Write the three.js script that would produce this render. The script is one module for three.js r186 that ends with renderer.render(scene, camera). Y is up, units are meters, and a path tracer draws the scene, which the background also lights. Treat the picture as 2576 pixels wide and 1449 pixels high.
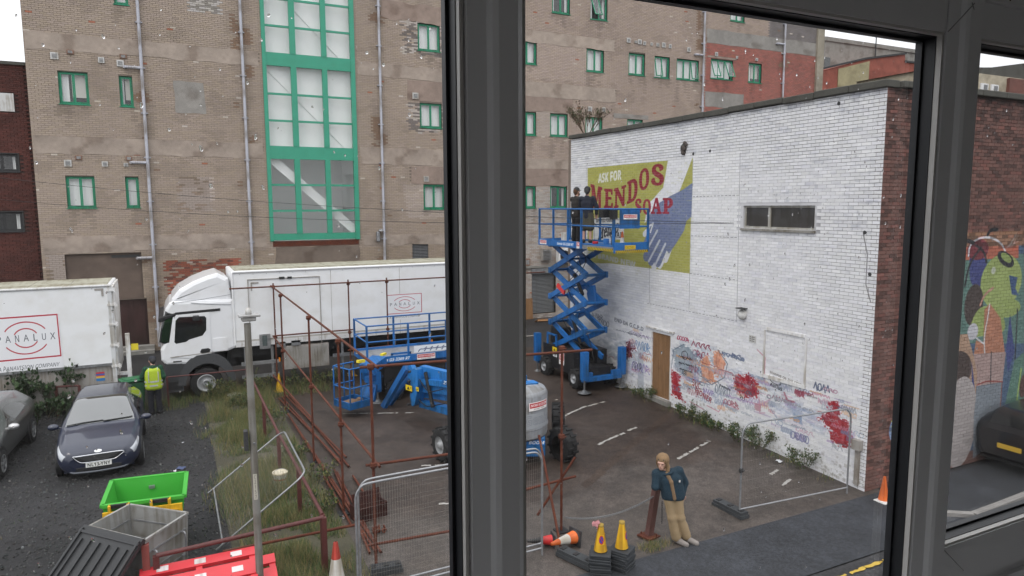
import * as THREE from 'three';
import { mergeGeometries } from 'three/addons/utils/BufferGeometryUtils.js';
import { RoundedBoxGeometry } from 'three/addons/geometries/RoundedBoxGeometry.js';
import { MarchingCubes } from 'three/addons/objects/MarchingCubes.js';

// ---------------------------------------------------------------- camera, sky, sun, exposure
const scene = new THREE.Scene();
const EYE = 6.2, FOC = 1749, CX = 1288, CY = 724.5;           // photograph measured at 2576 x 1449
const yaw = THREE.MathUtils.degToRad(26.15), pit = THREE.MathUtils.degToRad(6.77), rol = THREE.MathUtils.degToRad(0.25);
const V = (x, y, z) => new THREE.Vector3(x, y, z);
const FW = V(Math.sin(yaw) * Math.cos(pit), -Math.sin(pit), -Math.cos(yaw) * Math.cos(pit));
const R0 = V(Math.cos(yaw), 0, Math.sin(yaw)), U0 = R0.clone().cross(FW);
const RT = R0.clone().multiplyScalar(Math.cos(rol)).addScaledVector(U0, -Math.sin(rol));
const UP = U0.clone().multiplyScalar(Math.cos(rol)).addScaledVector(R0, Math.sin(rol));
const camera = new THREE.PerspectiveCamera(2 * Math.atan(CY / FOC) * 180 / Math.PI, 16 / 9, 0.05, 500);
camera.position.set(0, EYE, 0);
camera.quaternion.setFromRotationMatrix(new THREE.Matrix4().makeBasis(RT, UP, FW.clone().negate()));

let seed = 7;
const rnd = () => { seed = (seed + 0x6D2B79F5) | 0; let t = Math.imul(seed ^ (seed >>> 15), 1 | seed); t = (t + Math.imul(t ^ (t >>> 7), 61 | t)) ^ t; return ((t ^ (t >>> 14)) >>> 0) / 4294967296; };
const rr = (a, b) => a + (b - a) * rnd();
const hash = (x, y) => { let h = Math.imul(x | 0, 374761393) + Math.imul(y | 0, 668265263); h = Math.imul(h ^ (h >>> 13), 1274126177); return ((h ^ (h >>> 16)) >>> 0) / 4294967296; };
const sm = t => t * t * (3 - 2 * t), clamp = (v, a = 0, b = 1) => Math.min(b, Math.max(a, v)), mix = (a, b, t) => a + (b - a) * t;
function vn(x, y, w = 0) {                                    // value noise; w > 0 repeats every w cells
  const i = Math.floor(x), j = Math.floor(y), u = sm(x - i), v = sm(y - j), m = k => w ? ((k % w) + w) % w : k;
  return mix(mix(hash(m(i), m(j)), hash(m(i + 1), m(j)), u), mix(hash(m(i), m(j + 1)), hash(m(i + 1), m(j + 1)), u), v);
}
function fbm(x, y, o = 4, w = 0) { let s = 0, a = .5, n = 0; for (let k = 0; k < o; k++) { s += a * vn(x, y, w); n += a; a *= .5; x *= 2; y *= 2; w *= 2; } return s / n; }

{ // flat white overcast
  const w = 256, h = 128, d = new Float32Array(w * h * 4);
  for (let j = 0; j < h; j++) for (let i = 0; i < w; i++) {
    const el = (j + .5) / h * Math.PI - Math.PI / 2, s = Math.sin(el);
    let l = s > -.02 ? .95 + .95 * Math.max(0, s) : .35;
    l *= .9 + .2 * fbm(i / 16, j / 8, 4, 16);
    const k = (j * w + i) * 4; d[k] = l * .975; d[k + 1] = l * .995; d[k + 2] = l * 1.03; d[k + 3] = 1;
  }
  const t = new THREE.DataTexture(d, w, h, THREE.RGBAFormat, THREE.FloatType);
  t.mapping = THREE.EquirectangularReflectionMapping; t.magFilter = THREE.LinearFilter; t.minFilter = THREE.LinearFilter; t.needsUpdate = true;
  scene.background = t; scene.environment = t;
}
const sun = new THREE.DirectionalLight(0xfff6ea, 0.75);
sun.position.set(-28, 60, 14); sun.target.position.set(5, 0, -18); sun.castShadow = true; sun.shadow.radius = 40;
sun.shadow.mapSize.set(2048, 2048);
Object.assign(sun.shadow.camera, { left: -45, right: 45, top: 45, bottom: -45, near: 1, far: 160 });
scene.add(sun, sun.target);
const renderer = new THREE.WebGLRenderer({ antialias: true });
renderer.toneMapping = THREE.LinearToneMapping; renderer.toneMappingExposure = 1.17;
renderer.shadowMap.enabled = true;

// ---------------------------------------------------------------- a pixel gives a direction; ground, wall or thing gives the distance
const ray = (x, y) => FW.clone().addScaledVector(RT, (x - CX) / FOC).addScaledVector(UP, -(y - CY) / FOC);
const hit = (x, y, a, v) => { const d = ray(x, y), o = V(0, EYE, 0), t = (v - o[a]) / d[a]; return o.addScaledVector(d, t); };
const onX = (x, y, v) => hit(x, y, 'x', v), onY = (x, y, v) => hit(x, y, 'y', v), onZ = (x, y, v) => hit(x, y, 'z', v);
const gh = (x, z) => sm(clamp((x - 7) / 4)) * clamp((-z - 9.6) * .03, 0, .45) * (x > 13.4 ? 0 : 1) * (z < -24.6 ? clamp((z + 28) / 3.4) : 1);   // the car park rises gently along the white wall
const G = (x, y) => { let p = onY(x, y, 0); for (let k = 0; k < 8; k++) p = onY(x, y, gh(p.x, p.z)); return p; };
const rise = (P, x, y) => { const d = ray(x, y); return EYE + d.y * Math.hypot(P.x, P.z) / Math.hypot(d.x, d.z); };   // height seen at a pixel above a foot point

// ---------------------------------------------------------------- geometry helpers
const mm = new THREE.Matrix4(), ee = new THREE.Euler(), qq = new THREE.Quaternion();
const tr = (g, x = 0, y = 0, z = 0, rx = 0, ry = 0, rz = 0) => g.applyMatrix4(mm.compose(V(x, y, z), qq.setFromEuler(ee.set(rx, ry, rz)), V(1, 1, 1)));
const bx = (w, h, d, x, y, z, rx, ry, rz) => tr(new THREE.BoxGeometry(w, h, d), x, y, z, rx, ry, rz);
const bb = (x0, x1, y0, y1, z0, z1) => bx(Math.abs(x1 - x0), Math.abs(y1 - y0), Math.abs(z1 - z0), (x0 + x1) / 2, (y0 + y1) / 2, (z0 + z1) / 2);
const rb = (w, h, d, r, x, y, z, rx, ry, rz) => tr(new RoundedBoxGeometry(w, h, d, 2, r), x, y, z, rx, ry, rz);
function rod(a, b, r, n = 8, r2 = r, open = false) {
  const d = b.clone().sub(a), g = new THREE.CylinderGeometry(r2, r, d.length(), n, 1, open);
  g.applyQuaternion(new THREE.Quaternion().setFromUnitVectors(V(0, 1, 0), d.normalize()));
  return g.translate((a.x + b.x) / 2, (a.y + b.y) / 2, (a.z + b.z) / 2);
}
function bar(a, b, w, h, upv = V(0, 1, 0)) {                  // rectangular bar from a to b; h is measured along upv
  const d = b.clone().sub(a), L = d.length(); d.normalize();
  const s = d.clone().cross(upv).normalize(), u = s.clone().cross(d).normalize();
  const g = new THREE.BoxGeometry(w, h, L);
  g.applyMatrix4(new THREE.Matrix4().makeBasis(s, u, d.clone().negate()).setPosition((a.x + b.x) / 2, (a.y + b.y) / 2, (a.z + b.z) / 2));
  return g;
}
const tube = (pts, r, seg = 0, rs = 6, closed = false) => new THREE.TubeGeometry(new THREE.CatmullRomCurve3(pts, closed, 'catmullrom', .3), seg || pts.length * 5, r, rs, closed);
const shp = pts => new THREE.Shape(pts.map(p => new THREE.Vector2(p[0], p[1])));
function ext(pts, d, bev = 0, holes = []) {                   // polygon in xy, thickness d centred on z = 0
  const s = shp(pts); for (const h of holes) s.holes.push(new THREE.Path(h.map(p => new THREE.Vector2(p[0], p[1]))));
  const g = new THREE.ExtrudeGeometry(s, bev ? { depth: d - 2 * bev, bevelEnabled: true, bevelThickness: bev, bevelSize: bev, bevelOffset: -bev, bevelSegments: 2, curveSegments: 6 } : { depth: d, bevelEnabled: false, curveSegments: 6 });
  return g.translate(0, 0, -d / 2 + bev);
}
const lat = (pts, n = 16) => new THREE.LatheGeometry(pts.map(p => new THREE.Vector2(p[0], p[1])), n);
const rect = (x0, y0, x1, y1) => [[x0, y0], [x1, y0], [x1, y1], [x0, y1]];
function clean(g) {
  const n = g.index ? g.toNonIndexed() : g;
  for (const k of Object.keys(n.attributes)) if (!['position', 'normal', 'uv', 'color'].includes(k)) n.deleteAttribute(k);
  if (!n.attributes.normal) n.computeVertexNormals();
  if (!n.attributes.uv) n.setAttribute('uv', new THREE.BufferAttribute(new Float32Array(n.attributes.position.count * 2), 2));
  n.morphAttributes = {};
  return n;
}
function metres(g) {                                          // uv in metres, projected along the dominant axis
  const p = g.attributes.position, n = g.attributes.normal, u = g.attributes.uv;
  for (let i = 0; i < p.count; i++) {
    const x = Math.abs(n.getX(i)), y = Math.abs(n.getY(i)), z = Math.abs(n.getZ(i));
    if (y >= x && y >= z) u.setXY(i, p.getX(i), p.getZ(i)); else if (x > z) u.setXY(i, p.getZ(i), p.getY(i)); else u.setXY(i, p.getX(i), p.getY(i));
  }
  return g;
}
const taken = new Map();
const numbered = n => { const k = (taken.get(n) ?? -1) + 1; taken.set(n, k); return k ? n + '_' + String(k).padStart(3, '0') : n; };
function geo(gs, keep) { const a = (Array.isArray(gs) ? gs : [gs]).map(clean); const g = a.length > 1 ? mergeGeometries(a) : a[0]; return keep ? g : metres(g); }
function M(name, gs, m, parent = scene, keep = false) {
  const o = new THREE.Mesh(geo(gs, keep), m); o.name = parent === scene ? numbered(name) : name; parent.add(o); return o;
}
function tag(o, label, category, group) { o.userData = { ...o.userData, label, category }; if (group) o.userData.group = group; return o; }
const struct = (o, label) => { o.userData.kind = 'structure'; if (label) o.userData.label = label; return o; };
const stuff = o => { o.userData.kind = 'stuff'; return o; };
function T(name, label, category, p = V(0, 0, 0), ry = 0, group) {
  const o = new THREE.Group(); o.name = numbered(name); o.position.copy(p); o.rotation.y = ry; scene.add(o); return tag(o, label, category, group);
}
function dup(root, p, ry, label) { const r = root.clone(); r.name = numbered(root.name.replace(/_\d{3}$/, '')); r.position.copy(p); if (ry !== undefined) r.rotation.y = ry; r.userData = { ...root.userData }; if (label) r.userData.label = label; scene.add(r); return r; }

// ---------------------------------------------------------------- textures and materials
function dtex(n, fn, size = 1) {                              // tileable n x n texture covering size metres
  const d = new Uint8Array(n * n * 4);
  for (let j = 0; j < n; j++) for (let i = 0; i < n; i++) { const c = fn(i / n, j / n), k = (j * n + i) * 4; d[k] = clamp(c[0]) * 255; d[k + 1] = clamp(c[1]) * 255; d[k + 2] = clamp(c[2]) * 255; d[k + 3] = 255; }
  const t = new THREE.DataTexture(d, n, n); t.colorSpace = THREE.SRGBColorSpace; t.wrapS = t.wrapT = THREE.RepeatWrapping; t.magFilter = THREE.LinearFilter; t.minFilter = THREE.LinearMipmapLinearFilter; t.repeat.set(1 / size, 1 / size); t.needsUpdate = true; return t;
}
const lin = t => { const c = t.clone(); c.colorSpace = THREE.NoColorSpace; c.needsUpdate = true; return c; };
const g3 = v => [v, v, v];
const tMot = dtex(256, (u, v) => g3(.74 + .3 * fbm(u * 6, v * 6, 5, 6)), 2.2);
const tFine = dtex(256, (u, v) => g3(.7 + .35 * fbm(u * 24, v * 24, 3, 24)), 1.1);
const tDirt = dtex(256, (u, v) => { const a = fbm(u * 5, v * 5, 5, 5), b = fbm(u * 40, v * 3 + 7, 3, 40); const k = clamp((a * .7 + b * .5 - .5) * 2.4); return [1 - .3 * k, 1 - .34 * k, 1 - .4 * k]; }, 1.8);
const tSplash = dtex(256, (u, v) => { const a = fbm(u * 9, v * 9, 5, 9); const k = clamp((a - .4) * 2.2); return [1 - .035 * k, 1 - .04 * k, 1 - .05 * k]; }, 2.6);
const tRust = dtex(256, (u, v) => { const a = fbm(u * 8, v * 8, 5, 8), b = fbm(u * 30 + 3, v * 30, 2, 30), p = clamp((fbm(u * 5 + 9, v * 5, 4, 5) - .6) * 8); return [mix(.36 + .3 * a + .08 * b, .62, p * .5), mix(.19 + .2 * a, .56, p * .5), mix(.14 + .16 * a * b, .54, p * .5)]; }, .7);
const tWood = dtex(256, (u, v) => { const a = fbm(u * 3, v * 40, 4, 0), b = fbm(u * 5, v * 5, 4, 5); return [.46 + .2 * a - .1 * b, .35 + .16 * a - .08 * b, .25 + .12 * a - .06 * b]; }, 1.2);
const tPly = dtex(256, (u, v) => { const a = fbm(u * 30, v * 2, 4, 0), b = fbm(u * 6, v * 6, 4, 6); return [.42 + .12 * a + .06 * b, .31 + .1 * a + .04 * b, .2 + .08 * a + .03 * b]; }, 1.2);
const tAsp = dtex(512, (u, v) => { const a = fbm(u * 5, v * 5, 5, 5), b = fbm(u * 90, v * 90, 2, 90), c = fbm(u * 14 + 5, v * 14, 4, 14); const l = .2 + .13 * a + .13 * (b - .5) + .06 * (c - .5); return [l, l * 1.0, l * 1.03]; }, 3.5);
const tRend = dtex(512, (u, v) => { const a = fbm(u * 4, v * 4, 6, 4), b = fbm(u * 30, v * 30, 3, 30), k = clamp((fbm(u * 7 + 3, v * 7, 5, 7) - .52) * 5); const l = .9 + .2 * (a - .5) + .12 * (b - .5); return [l - .12 * k, l - .135 * k, l - .145 * k]; }, 4.5);
const tGalv = dtex(256, (u, v) => { const a = fbm(u * 18, v * 18, 2, 18), b = fbm(u * 4, v * 4, 4, 4); return g3(.62 + .22 * a + .16 * b); }, .9);
const C = (r, g, b) => new THREE.Color().setRGB(r, g, b);
function mat(c, rough = .6, metal = 0, o = {}) { return new THREE.MeshStandardMaterial({ color: Array.isArray(c) ? C(...c) : c, roughness: rough, metalness: metal, ...o }); }
const phys = (c, rough, metal, o) => new THREE.MeshPhysicalMaterial({ color: Array.isArray(c) ? C(...c) : c, roughness: rough, metalness: metal, ...o });
const bump = (t, s) => ({ bumpMap: lin(t), bumpScale: s });
const MT = {
  rust: mat([.37, .33, .32], .82, .1, { map: tRust, ...bump(tFine, .002) }),
  redrail: mat([.1, .026, .024], .55, 0, { map: tDirt }),
  lift: mat([.01, .125, .39], .48, 0, { map: tDirt }),
  boom: mat([.016, .17, .49], .45, 0, { map: tDirt }),
  black: mat([.014, .014, .016], .55, 0, { map: tMot }), rubber: mat([.016, .016, .017], .85, 0, { map: tFine }), dark: mat([.03, .03, .032], .7),
  galv: mat([.5, .51, .53], .45, .6, { map: tGalv }), steel: mat([.4, .41, .42], .4, .8, { map: tGalv }), alu: mat([.55, .56, .57], .35, .7, { map: tGalv }),
  white: mat([.78, .79, .8], .35, 0, { map: tSplash }), whiteP: mat([.72, .72, .72], .5, 0, { map: tDirt }), cabwhite: phys([.76, .77, .79], .3, 0, { map: tSplash, clearcoat: .6, clearcoatRoughness: .12 }),
  greybox: mat([.33, .31, .29], .6, 0, { map: tDirt }), rim: mat([.42, .43, .44], .5, .3, { map: tMot }),
  green: mat([.012, .25, .13], .45, 0, { map: tDirt }), greenB: mat([.04, .31, .2], .45, 0, { map: tSplash }),
  yellow: mat([.72, .42, .015], .5, 0, { map: tDirt }), yell2: mat([.74, .6, .03], .5), orange: mat([.75, .16, .03], .5, 0, { map: tDirt }), red: mat([.62, .03, .03], .45, 0, { map: tDirt }), conewhite: mat([.68, .68, .66], .5, 0, { map: tDirt }),
  pipe: mat([.46, .47, .53], .5, 0, { map: tDirt }), vent: mat([.55, .55, .54], .6, 0, { map: tDirt }),
  glass: phys([1, 1, 1], .02, 0, { transmission: 1, thickness: 0, ior: 1.5 }), tint: phys([.55, .58, .57], .03, 0, { transmission: 1, thickness: 0, ior: 1.5 }),
  darkglass: phys([.012, .014, .015], .06, 0, { clearcoat: 1, clearcoatRoughness: .03 }),
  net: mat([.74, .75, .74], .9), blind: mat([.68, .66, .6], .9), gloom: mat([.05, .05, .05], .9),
  ply: mat([1, 1, 1], .8, 0, { map: tPly }), wood: mat([1, 1, 1], .85, 0, { map: tWood }), palewood: mat([1.5, 1.4, 1.25], .85, 0, { map: tWood }),
  render: mat([.46, .38, .32], .95, 0, { map: tRend, ...bump(tFine, .004) }), renderP: mat([.36, .275, .23], .95, 0, { map: tRend, ...bump(tFine, .004) }), renderG: mat([.34, .32, .295], .95, 0, { map: tRend, ...bump(tFine, .004) }), renderB: mat([.24, .19, .155], .95, 0, { map: tRend, ...bump(tFine, .003) }),
  conc: mat([.3, .29, .265], .95, 0, { map: tRend, ...bump(tFine, .004) }), coping: mat([.1, .098, .085], .95, 0, { map: tRend, ...bump(tMot, .015) }),
  mortar: mat([.25, .205, .165], .95, 0, { map: tMot }), brick: mat([1, 1, 1], .93, 0, { ...bump(tFine, .003) }),
  chrome: mat([.75, .76, .78], .15, 1), lens: phys([.42, .44, .47], .12, .3, { clearcoat: 1 }), amber: mat([.8, .25, .02], .3),
};
function canv(w, h, draw) { const c = document.createElement('canvas'); c.width = w; c.height = h; const x = c.getContext('2d'); draw(x, w, h); const t = new THREE.CanvasTexture(c); t.colorSpace = THREE.SRGBColorSpace; t.magFilter = THREE.LinearFilter; t.anisotropy = 8; return t; }
const ctx2mat = (w, h, draw, rough = .5) => mat([1, 1, 1], rough, 0, { map: canv(w, h, draw) });
function decal(name, w, h, m, parent, x, y, z, rx = 0, ry = 0, rz = 0) { return M(name, tr(new THREE.PlaneGeometry(w, h), x, y, z, rx, ry, rz), m, parent, true); }
function txt(x, s, cx, cy, w, h, font = 'bold 100px sans-serif') {  // text stretched to a w x h box centred at cx, cy
  x.save(); x.font = font; x.textAlign = 'center'; x.textBaseline = 'alphabetic';
  const m = x.measureText(s), asc = m.actualBoundingBoxAscent || 72, des = m.actualBoundingBoxDescent || 0;
  x.translate(cx, cy); x.scale(w / Math.max(1, m.width), h / (asc + des)); x.fillText(s, 0, (asc - des) / 2); x.restore();
}
const hireSign = ctx2mat(256, 80, (x, w, h) => { x.fillStyle = '#e9e4e2'; x.fillRect(0, 0, w, h); x.fillStyle = '#b3141f'; x.fillRect(8, 8, 188, 46); x.fillStyle = '#f4eeee'; txt(x, 'INSTANT ACCESS', 102, 31, 172, 24, 'italic bold 100px sans-serif'); x.fillStyle = '#b3141f'; x.fillRect(202, 8, 46, 46); x.fillStyle = '#fff'; txt(x, 'CW', 225, 31, 38, 26); x.fillStyle = '#444'; txt(x, 'PLANT HIRE', 128, 66, 150, 10); });
const cwSign = ctx2mat(128, 160, (x, w, h) => { x.fillStyle = '#ece7e5'; x.fillRect(0, 0, w, h); x.fillStyle = '#b3141f'; x.fillRect(8, 8, 112, 96); x.fillStyle = '#fff'; txt(x, 'CW', 64, 56, 92, 60); x.fillStyle = '#444'; txt(x, 'PLANT HIRE', 64, 128, 96, 14); });
const warnSign = ctx2mat(64, 48, (x, w, h) => { x.fillStyle = '#e2c31d'; x.fillRect(0, 0, w, h); x.fillStyle = '#222'; x.beginPath(); x.moveTo(12, 40); x.lineTo(26, 10); x.lineTo(40, 40); x.fill(); x.fillRect(44, 14, 14, 5); x.fillRect(44, 26, 14, 5); });
const hazard = ctx2mat(512, 32, (x, w, h) => { x.fillStyle = '#d9bb2a'; x.fillRect(0, 0, w, h); x.fillStyle = '#1a1a1a'; for (let k = -2; k < 18; k++) { x.beginPath(); x.moveTo(k * 32, h); x.lineTo(k * 32 + 20, 0); x.lineTo(k * 32 + 36, 0); x.lineTo(k * 32 + 16, h); x.fill(); } });

// ---------------------------------------------------------------- ground
struct(M('ground', bb(-120, 160, -.3, -.06, -140, 40), mat([.07, .068, .064], .95, 0, { map: tAsp })));
function sheet(name, x0, x1, z0, z1, y, m, nx = 2, nz = 2, follow = false) {
  const g = new THREE.PlaneGeometry(x1 - x0, z1 - z0, nx, nz); g.rotateX(-Math.PI / 2); g.translate((x0 + x1) / 2, y, (z0 + z1) / 2);
  if (follow) { const p = g.attributes.position; for (let i = 0; i < p.count; i++) p.setY(i, y + gh(p.getX(i), p.getZ(i))); g.computeVertexNormals(); }
  return struct(M(name, g, m));
}
// one map over the whole car park: brown mud film on grey tarmac, damp streaks, a trench repair
const LOT = { x0: 2, x1: 13.6, z0: -25, z1: -9 };
const lotMap = (() => {
  const n = 1024, d = new Uint8Array(n * n * 4);
  for (let j = 0; j < n; j++) for (let i = 0; i < n; i++) {
    const x = mix(LOT.x0, LOT.x1, i / n), z = mix(LOT.z0, LOT.z1, j / n);
    const a = fbm(x * .55, z * .55 + 4, 5), b = fbm(x * 1.9 + 9, z * 1.9, 5), f = hash(i, j), e = fbm(x * 9, z * 9, 3);
    let mud = clamp((-z - 12.1 + (a - .5) * 3.2 - Math.max(0, x - 8.4) * .28) * 1.1) * .8 + .2 * b;
    const pale = clamp((fbm(x * .9 + 20, z * .7, 5) - .57) * 7) * .5 + clamp((a - .6) * 5) * .3;
    let r = mix(.315, .22, mud), g = mix(.293, .178, mud), bl = mix(.277, .152, mud);
    r += pale * .07; g += pale * .075; bl += pale * .08;
    const gr = (f - .5) * .17 + (e - .5) * .1 + (b - .5) * .1 - clamp((fbm(x * 1.3 + 50, z * 1.3, 5) - .56) * 6) * .035;
    const tr1 = Math.abs((z + 13.2) + (x - 8.8) * .62 - .12 * fbm(x * 3, z * 3, 3)) < .13 && x > 7.9 ? 1 : 0;   // muddy trench repair
    if (tr1) { r = .25; g = .2; bl = .165; }
    const k = (j * n + i) * 4; d[k] = clamp(r + gr) * 255; d[k + 1] = clamp(g + gr * .96) * 255; d[k + 2] = clamp(bl + gr * .92) * 255; d[k + 3] = 255;
  }
  const t = new THREE.DataTexture(d, n, n); t.colorSpace = THREE.SRGBColorSpace; t.magFilter = THREE.LinearFilter; t.minFilter = THREE.LinearMipmapLinearFilter; t.needsUpdate = true; return t;
})();
{
  const g = new THREE.PlaneGeometry(LOT.x1 - LOT.x0, LOT.z1 - LOT.z0, 58, 80); g.rotateX(-Math.PI / 2); g.translate((LOT.x0 + LOT.x1) / 2, 0, (LOT.z0 + LOT.z1) / 2);
  const p = g.attributes.position, u = g.attributes.uv;
  for (let i = 0; i < p.count; i++) { const x = p.getX(i), z = p.getZ(i); p.setY(i, gh(Math.min(x, 13.3), z)); u.setXY(i, (x - LOT.x0) / (LOT.x1 - LOT.x0), (z - LOT.z0) / (LOT.z1 - LOT.z0)); }
  g.computeVertexNormals();
  struct(M('car_park', g, mat([.8, .765, .74], .62, 0, { map: lotMap, ...bump(tFine, .006) }), scene, true), 'brown muddy tarmac car park with worn bay lines');
}
const gravelM = mat([.3, .29, .3], .9, 0, { map: tAsp, ...bump(tFine, .012) });
sheet('gravel_yard', -40, 2.0, -24.6, -8, 0, gravelM);
sheet('verge', .7, 2.75, -24.4, -10.4, .012, mat([.085, .078, .05], 1, 0, { map: tMot, ...bump(tFine, .02) }), 8, 40);
const laneM = mat([.38, .38, .385], .62, 0, { map: tAsp, ...bump(tFine, .004) });
sheet('back_lane', -60, 80, -33.6, -24.6, -.004, laneM);
const footM = mat([.5, .55, .62], .85, 0, { map: tAsp, ...bump(tFine, .004) });
sheet('footway', -30, 60, -9.45, -7.72, .006, footM);
sheet('road', -60, 80, -7.72, -1.2, -.012, mat([.52, .51, .52], .85, 0, { map: tAsp, ...bump(tFine, .008) }));
sheet('yard_apron', 13.4, 60, -24.6, -9.4, -.02, laneM);
function flakes(name, a, b, w, m, gap, y, tone) {             // worn paint: ragged flakes with gaps
  const d = b.clone().sub(a); d.y = 0; const L = d.length(); d.normalize(); const s = V(-d.z, 0, d.x), gs = [];
  for (let t = 0; t < L;) {
    const l = Math.min(rr(.12, .5), L - t + .02);
    if (rnd() > gap || !gs.length) {
      const n = 7, pts = []; for (let k = 0; k <= n; k++) pts.push([t + l * k / n, w / 2 * rr(.35, 1.1)]); for (let k = n; k >= 0; k--) pts.push([t + l * k / n, -w / 2 * rr(.3, 1.1)]);
      const g = new THREE.ShapeGeometry(shp(pts)), p = g.attributes.position;
      for (let i = 0; i < p.count; i++) { const q = a.clone().addScaledVector(d, p.getX(i)).addScaledVector(s, p.getY(i)); p.setXYZ(i, q.x, y + gh(q.x, q.z), q.z); }
      const ix = g.index.array; for (let i = 0; i < ix.length; i += 3) { const q = ix[i]; ix[i] = ix[i + 1]; ix[i + 1] = q; }
      g.computeVertexNormals(); gs.push(g);
    }
    t += l + rr(0, .1);
  }
  return struct(M(name, gs, m));
}
const linePaint = mat([.36, .35, .33], .8, 0, { map: tDirt });
for (const [a, b, c, d, gp] of [[1420, 1047, 1474, 1022, .05], [1478, 1022, 1520, 1011, .4], [1505, 1119, 1530, 1106, .2], [1530, 1106, 1570, 1090, .1], [1580, 1084, 1618, 1068, .45], [1705, 1155, 1785, 1110, .08], [862, 1041, 930, 1040, .2], [950, 1040, 1000, 1039, .25], [1020, 1039, 1080, 1037, .35], [1104, 1268, 1250, 1262, .2], [1060, 1172, 1120, 1170, .4], [1938, 1194, 1960, 1180, .3], [1968, 1222, 1990, 1206, .5]])
  flakes('bay_line', G(a, b), G(c, d), .1, linePaint, gp, .006);
const yelPaint = mat([.5, .34, .05], .8, 0, { map: tDirt });
flakes('kerb_line', V(8.6, 0, -7.42), V(11.6, 0, -7.48), .09, yelPaint, .12, .012); flakes('kerb_line', V(11.7, 0, -7.3), V(19, 0, -7.42), .1, yelPaint, .1, .012);
{ // granite kerb stones where the footway steps up at the bend
  const pts = [V(13.3, 0, -8.35), V(14.05, 0, -7.82), V(15.2, 0, -7.86), V(16.4, 0, -7.92), V(17.6, 0, -7.96), V(18.8, 0, -8)];
  const m = mat([.3, .285, .27], .9, 0, { map: tMot });
  for (let i = 0; i + 1 < pts.length; i++) { const a = pts[i].clone(), b = pts[i + 1].clone(), d = b.clone().sub(a).normalize().multiplyScalar(.008); a.add(d); b.sub(d); a.y = b.y = 0; struct(M('kerb_stone', bar(a, b, .14, .16), m)); }
}
// loose stones of the gravel yard
function copies(name, g, m, list, parent = scene) {
  const o = new THREE.InstancedMesh(g, m, list.length), q = new THREE.Object3D();
  list.forEach((l, i) => { q.position.set(...l.p); q.rotation.set(...(l.r || [0, 0, 0])); q.scale.set(...(l.s || [1, 1, 1])); q.updateMatrix(); o.setMatrixAt(i, q.matrix); if (l.c) o.setColorAt(i, C(...l.c)); });
  o.name = parent === scene ? numbered(name) : name; parent.add(o); return stuff(o);
}
{
  const l = [];
  for (let i = 0; i < 34000; i++) {
    const z = -8 - 16.3 * Math.pow(rnd(), .8), x = rr(-9, 1.9); if (x > 1.1 && rnd() < .6) continue;
    const s = .008 + .02 * Math.pow(rnd(), 3), t = rr(.016, .07) * (rnd() < .06 ? 2.2 : 1), w = rr(.85, 1.12);
    l.push({ p: [x, s * .25, z], r: [rr(0, 6), rr(0, 6), rr(0, 6)], s: [s * rr(.8, 1.6), s * .75, s * rr(.8, 1.4)], c: [t * w, t, t * rr(.92, 1.05)] });
  }
  tag(copies('gravel', new THREE.IcosahedronGeometry(1, 0), mat([1, 1, 1], .85), l), 'loose dark gravel covering the yard where the cars are parked', 'gravel');
}
const bladeG = (() => {
  const g = new THREE.BufferGeometry(), P = [], N = 3; const at = t => [(1 - t) * .5, t, .35 * t * t];
  for (let k = 0; k < N; k++) { const [w0, y0, z0] = at(k / N), [w1, y1, z1] = at((k + 1) / N); P.push(-w0, y0, z0, w0, y0, z0, w1, y1, z1, -w0, y0, z0, w1, y1, z1, -w1, y1, z1); }
  g.setAttribute('position', new THREE.Float32BufferAttribute(P, 3)); g.computeVertexNormals(); return clean(g);
})();
const bladeM = phys([1, 1, 1], .9, 0, { transmission: .3, thickness: 0, side: THREE.DoubleSide });
{
  const l = [];
  const put = (x, z, h, k) => { const st = rnd() < k, g = rr(.6, 1.25); l.push({ p: [x, gh(x, z), z], r: [rr(-.35, .35), rr(0, 6.28), rr(-.35, .35)], s: [rr(.006, .012), h * rr(.5, 1.3), h], c: st ? [.3 * g, .24 * g, .1 * g] : [.085 * g, .14 * g, .034 * g] }); };
  for (let i = 0; i < 42000; i++) {
    const z = rr(-24.3, -10.6), x = 1.75 + (rnd() + rnd() - 1) * 1.25 + .25 * Math.sin(z * 1.3), n = fbm(x * 1.3, z * 1.3, 3);
    if (n < .4 || x > 2.7) continue; put(x, z, .1 + .34 * clamp((n - .38) * 2.6) * (z < -19 ? 1.3 : 1), n > .5 ? .45 : .25);
  }
  for (let i = 0; i < 5000; i++) { const x = rr(-1.4, 4.6), z = rr(-24.5, -23.2); if (vn(x * 2, z * 2) < .3) continue; put(x, z, rr(.08, .4), .35); }          // edge of the back lane
  for (let i = 0; i < 1600; i++) { const x = rr(-8, .9), z = rr(-23, -13); if (fbm(x * .8, z * .8, 3) < .6) continue; put(x, z, rr(.03, .08), .2); }
  for (let i = 0; i < 1500; i++) { const z = rr(-18.8, -9.9); if (vn(z * 2.2, 3) < .45) continue; put(13.12 - rnd() * rnd() * .5, z, rr(.04, .2), .35); }            // foot of the white wall
  const b = G(1645, 1375); for (let i = 0; i < 420; i++) put(b.x + (rnd() + rnd() - 1) * .42, b.z + (rnd() + rnd() - 1) * .2, rr(.04, .16), .55);
  tag(copies('grass', bladeG, bladeM, l), 'rank grass and straw growing along the rails and edges', 'grass');
}

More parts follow.
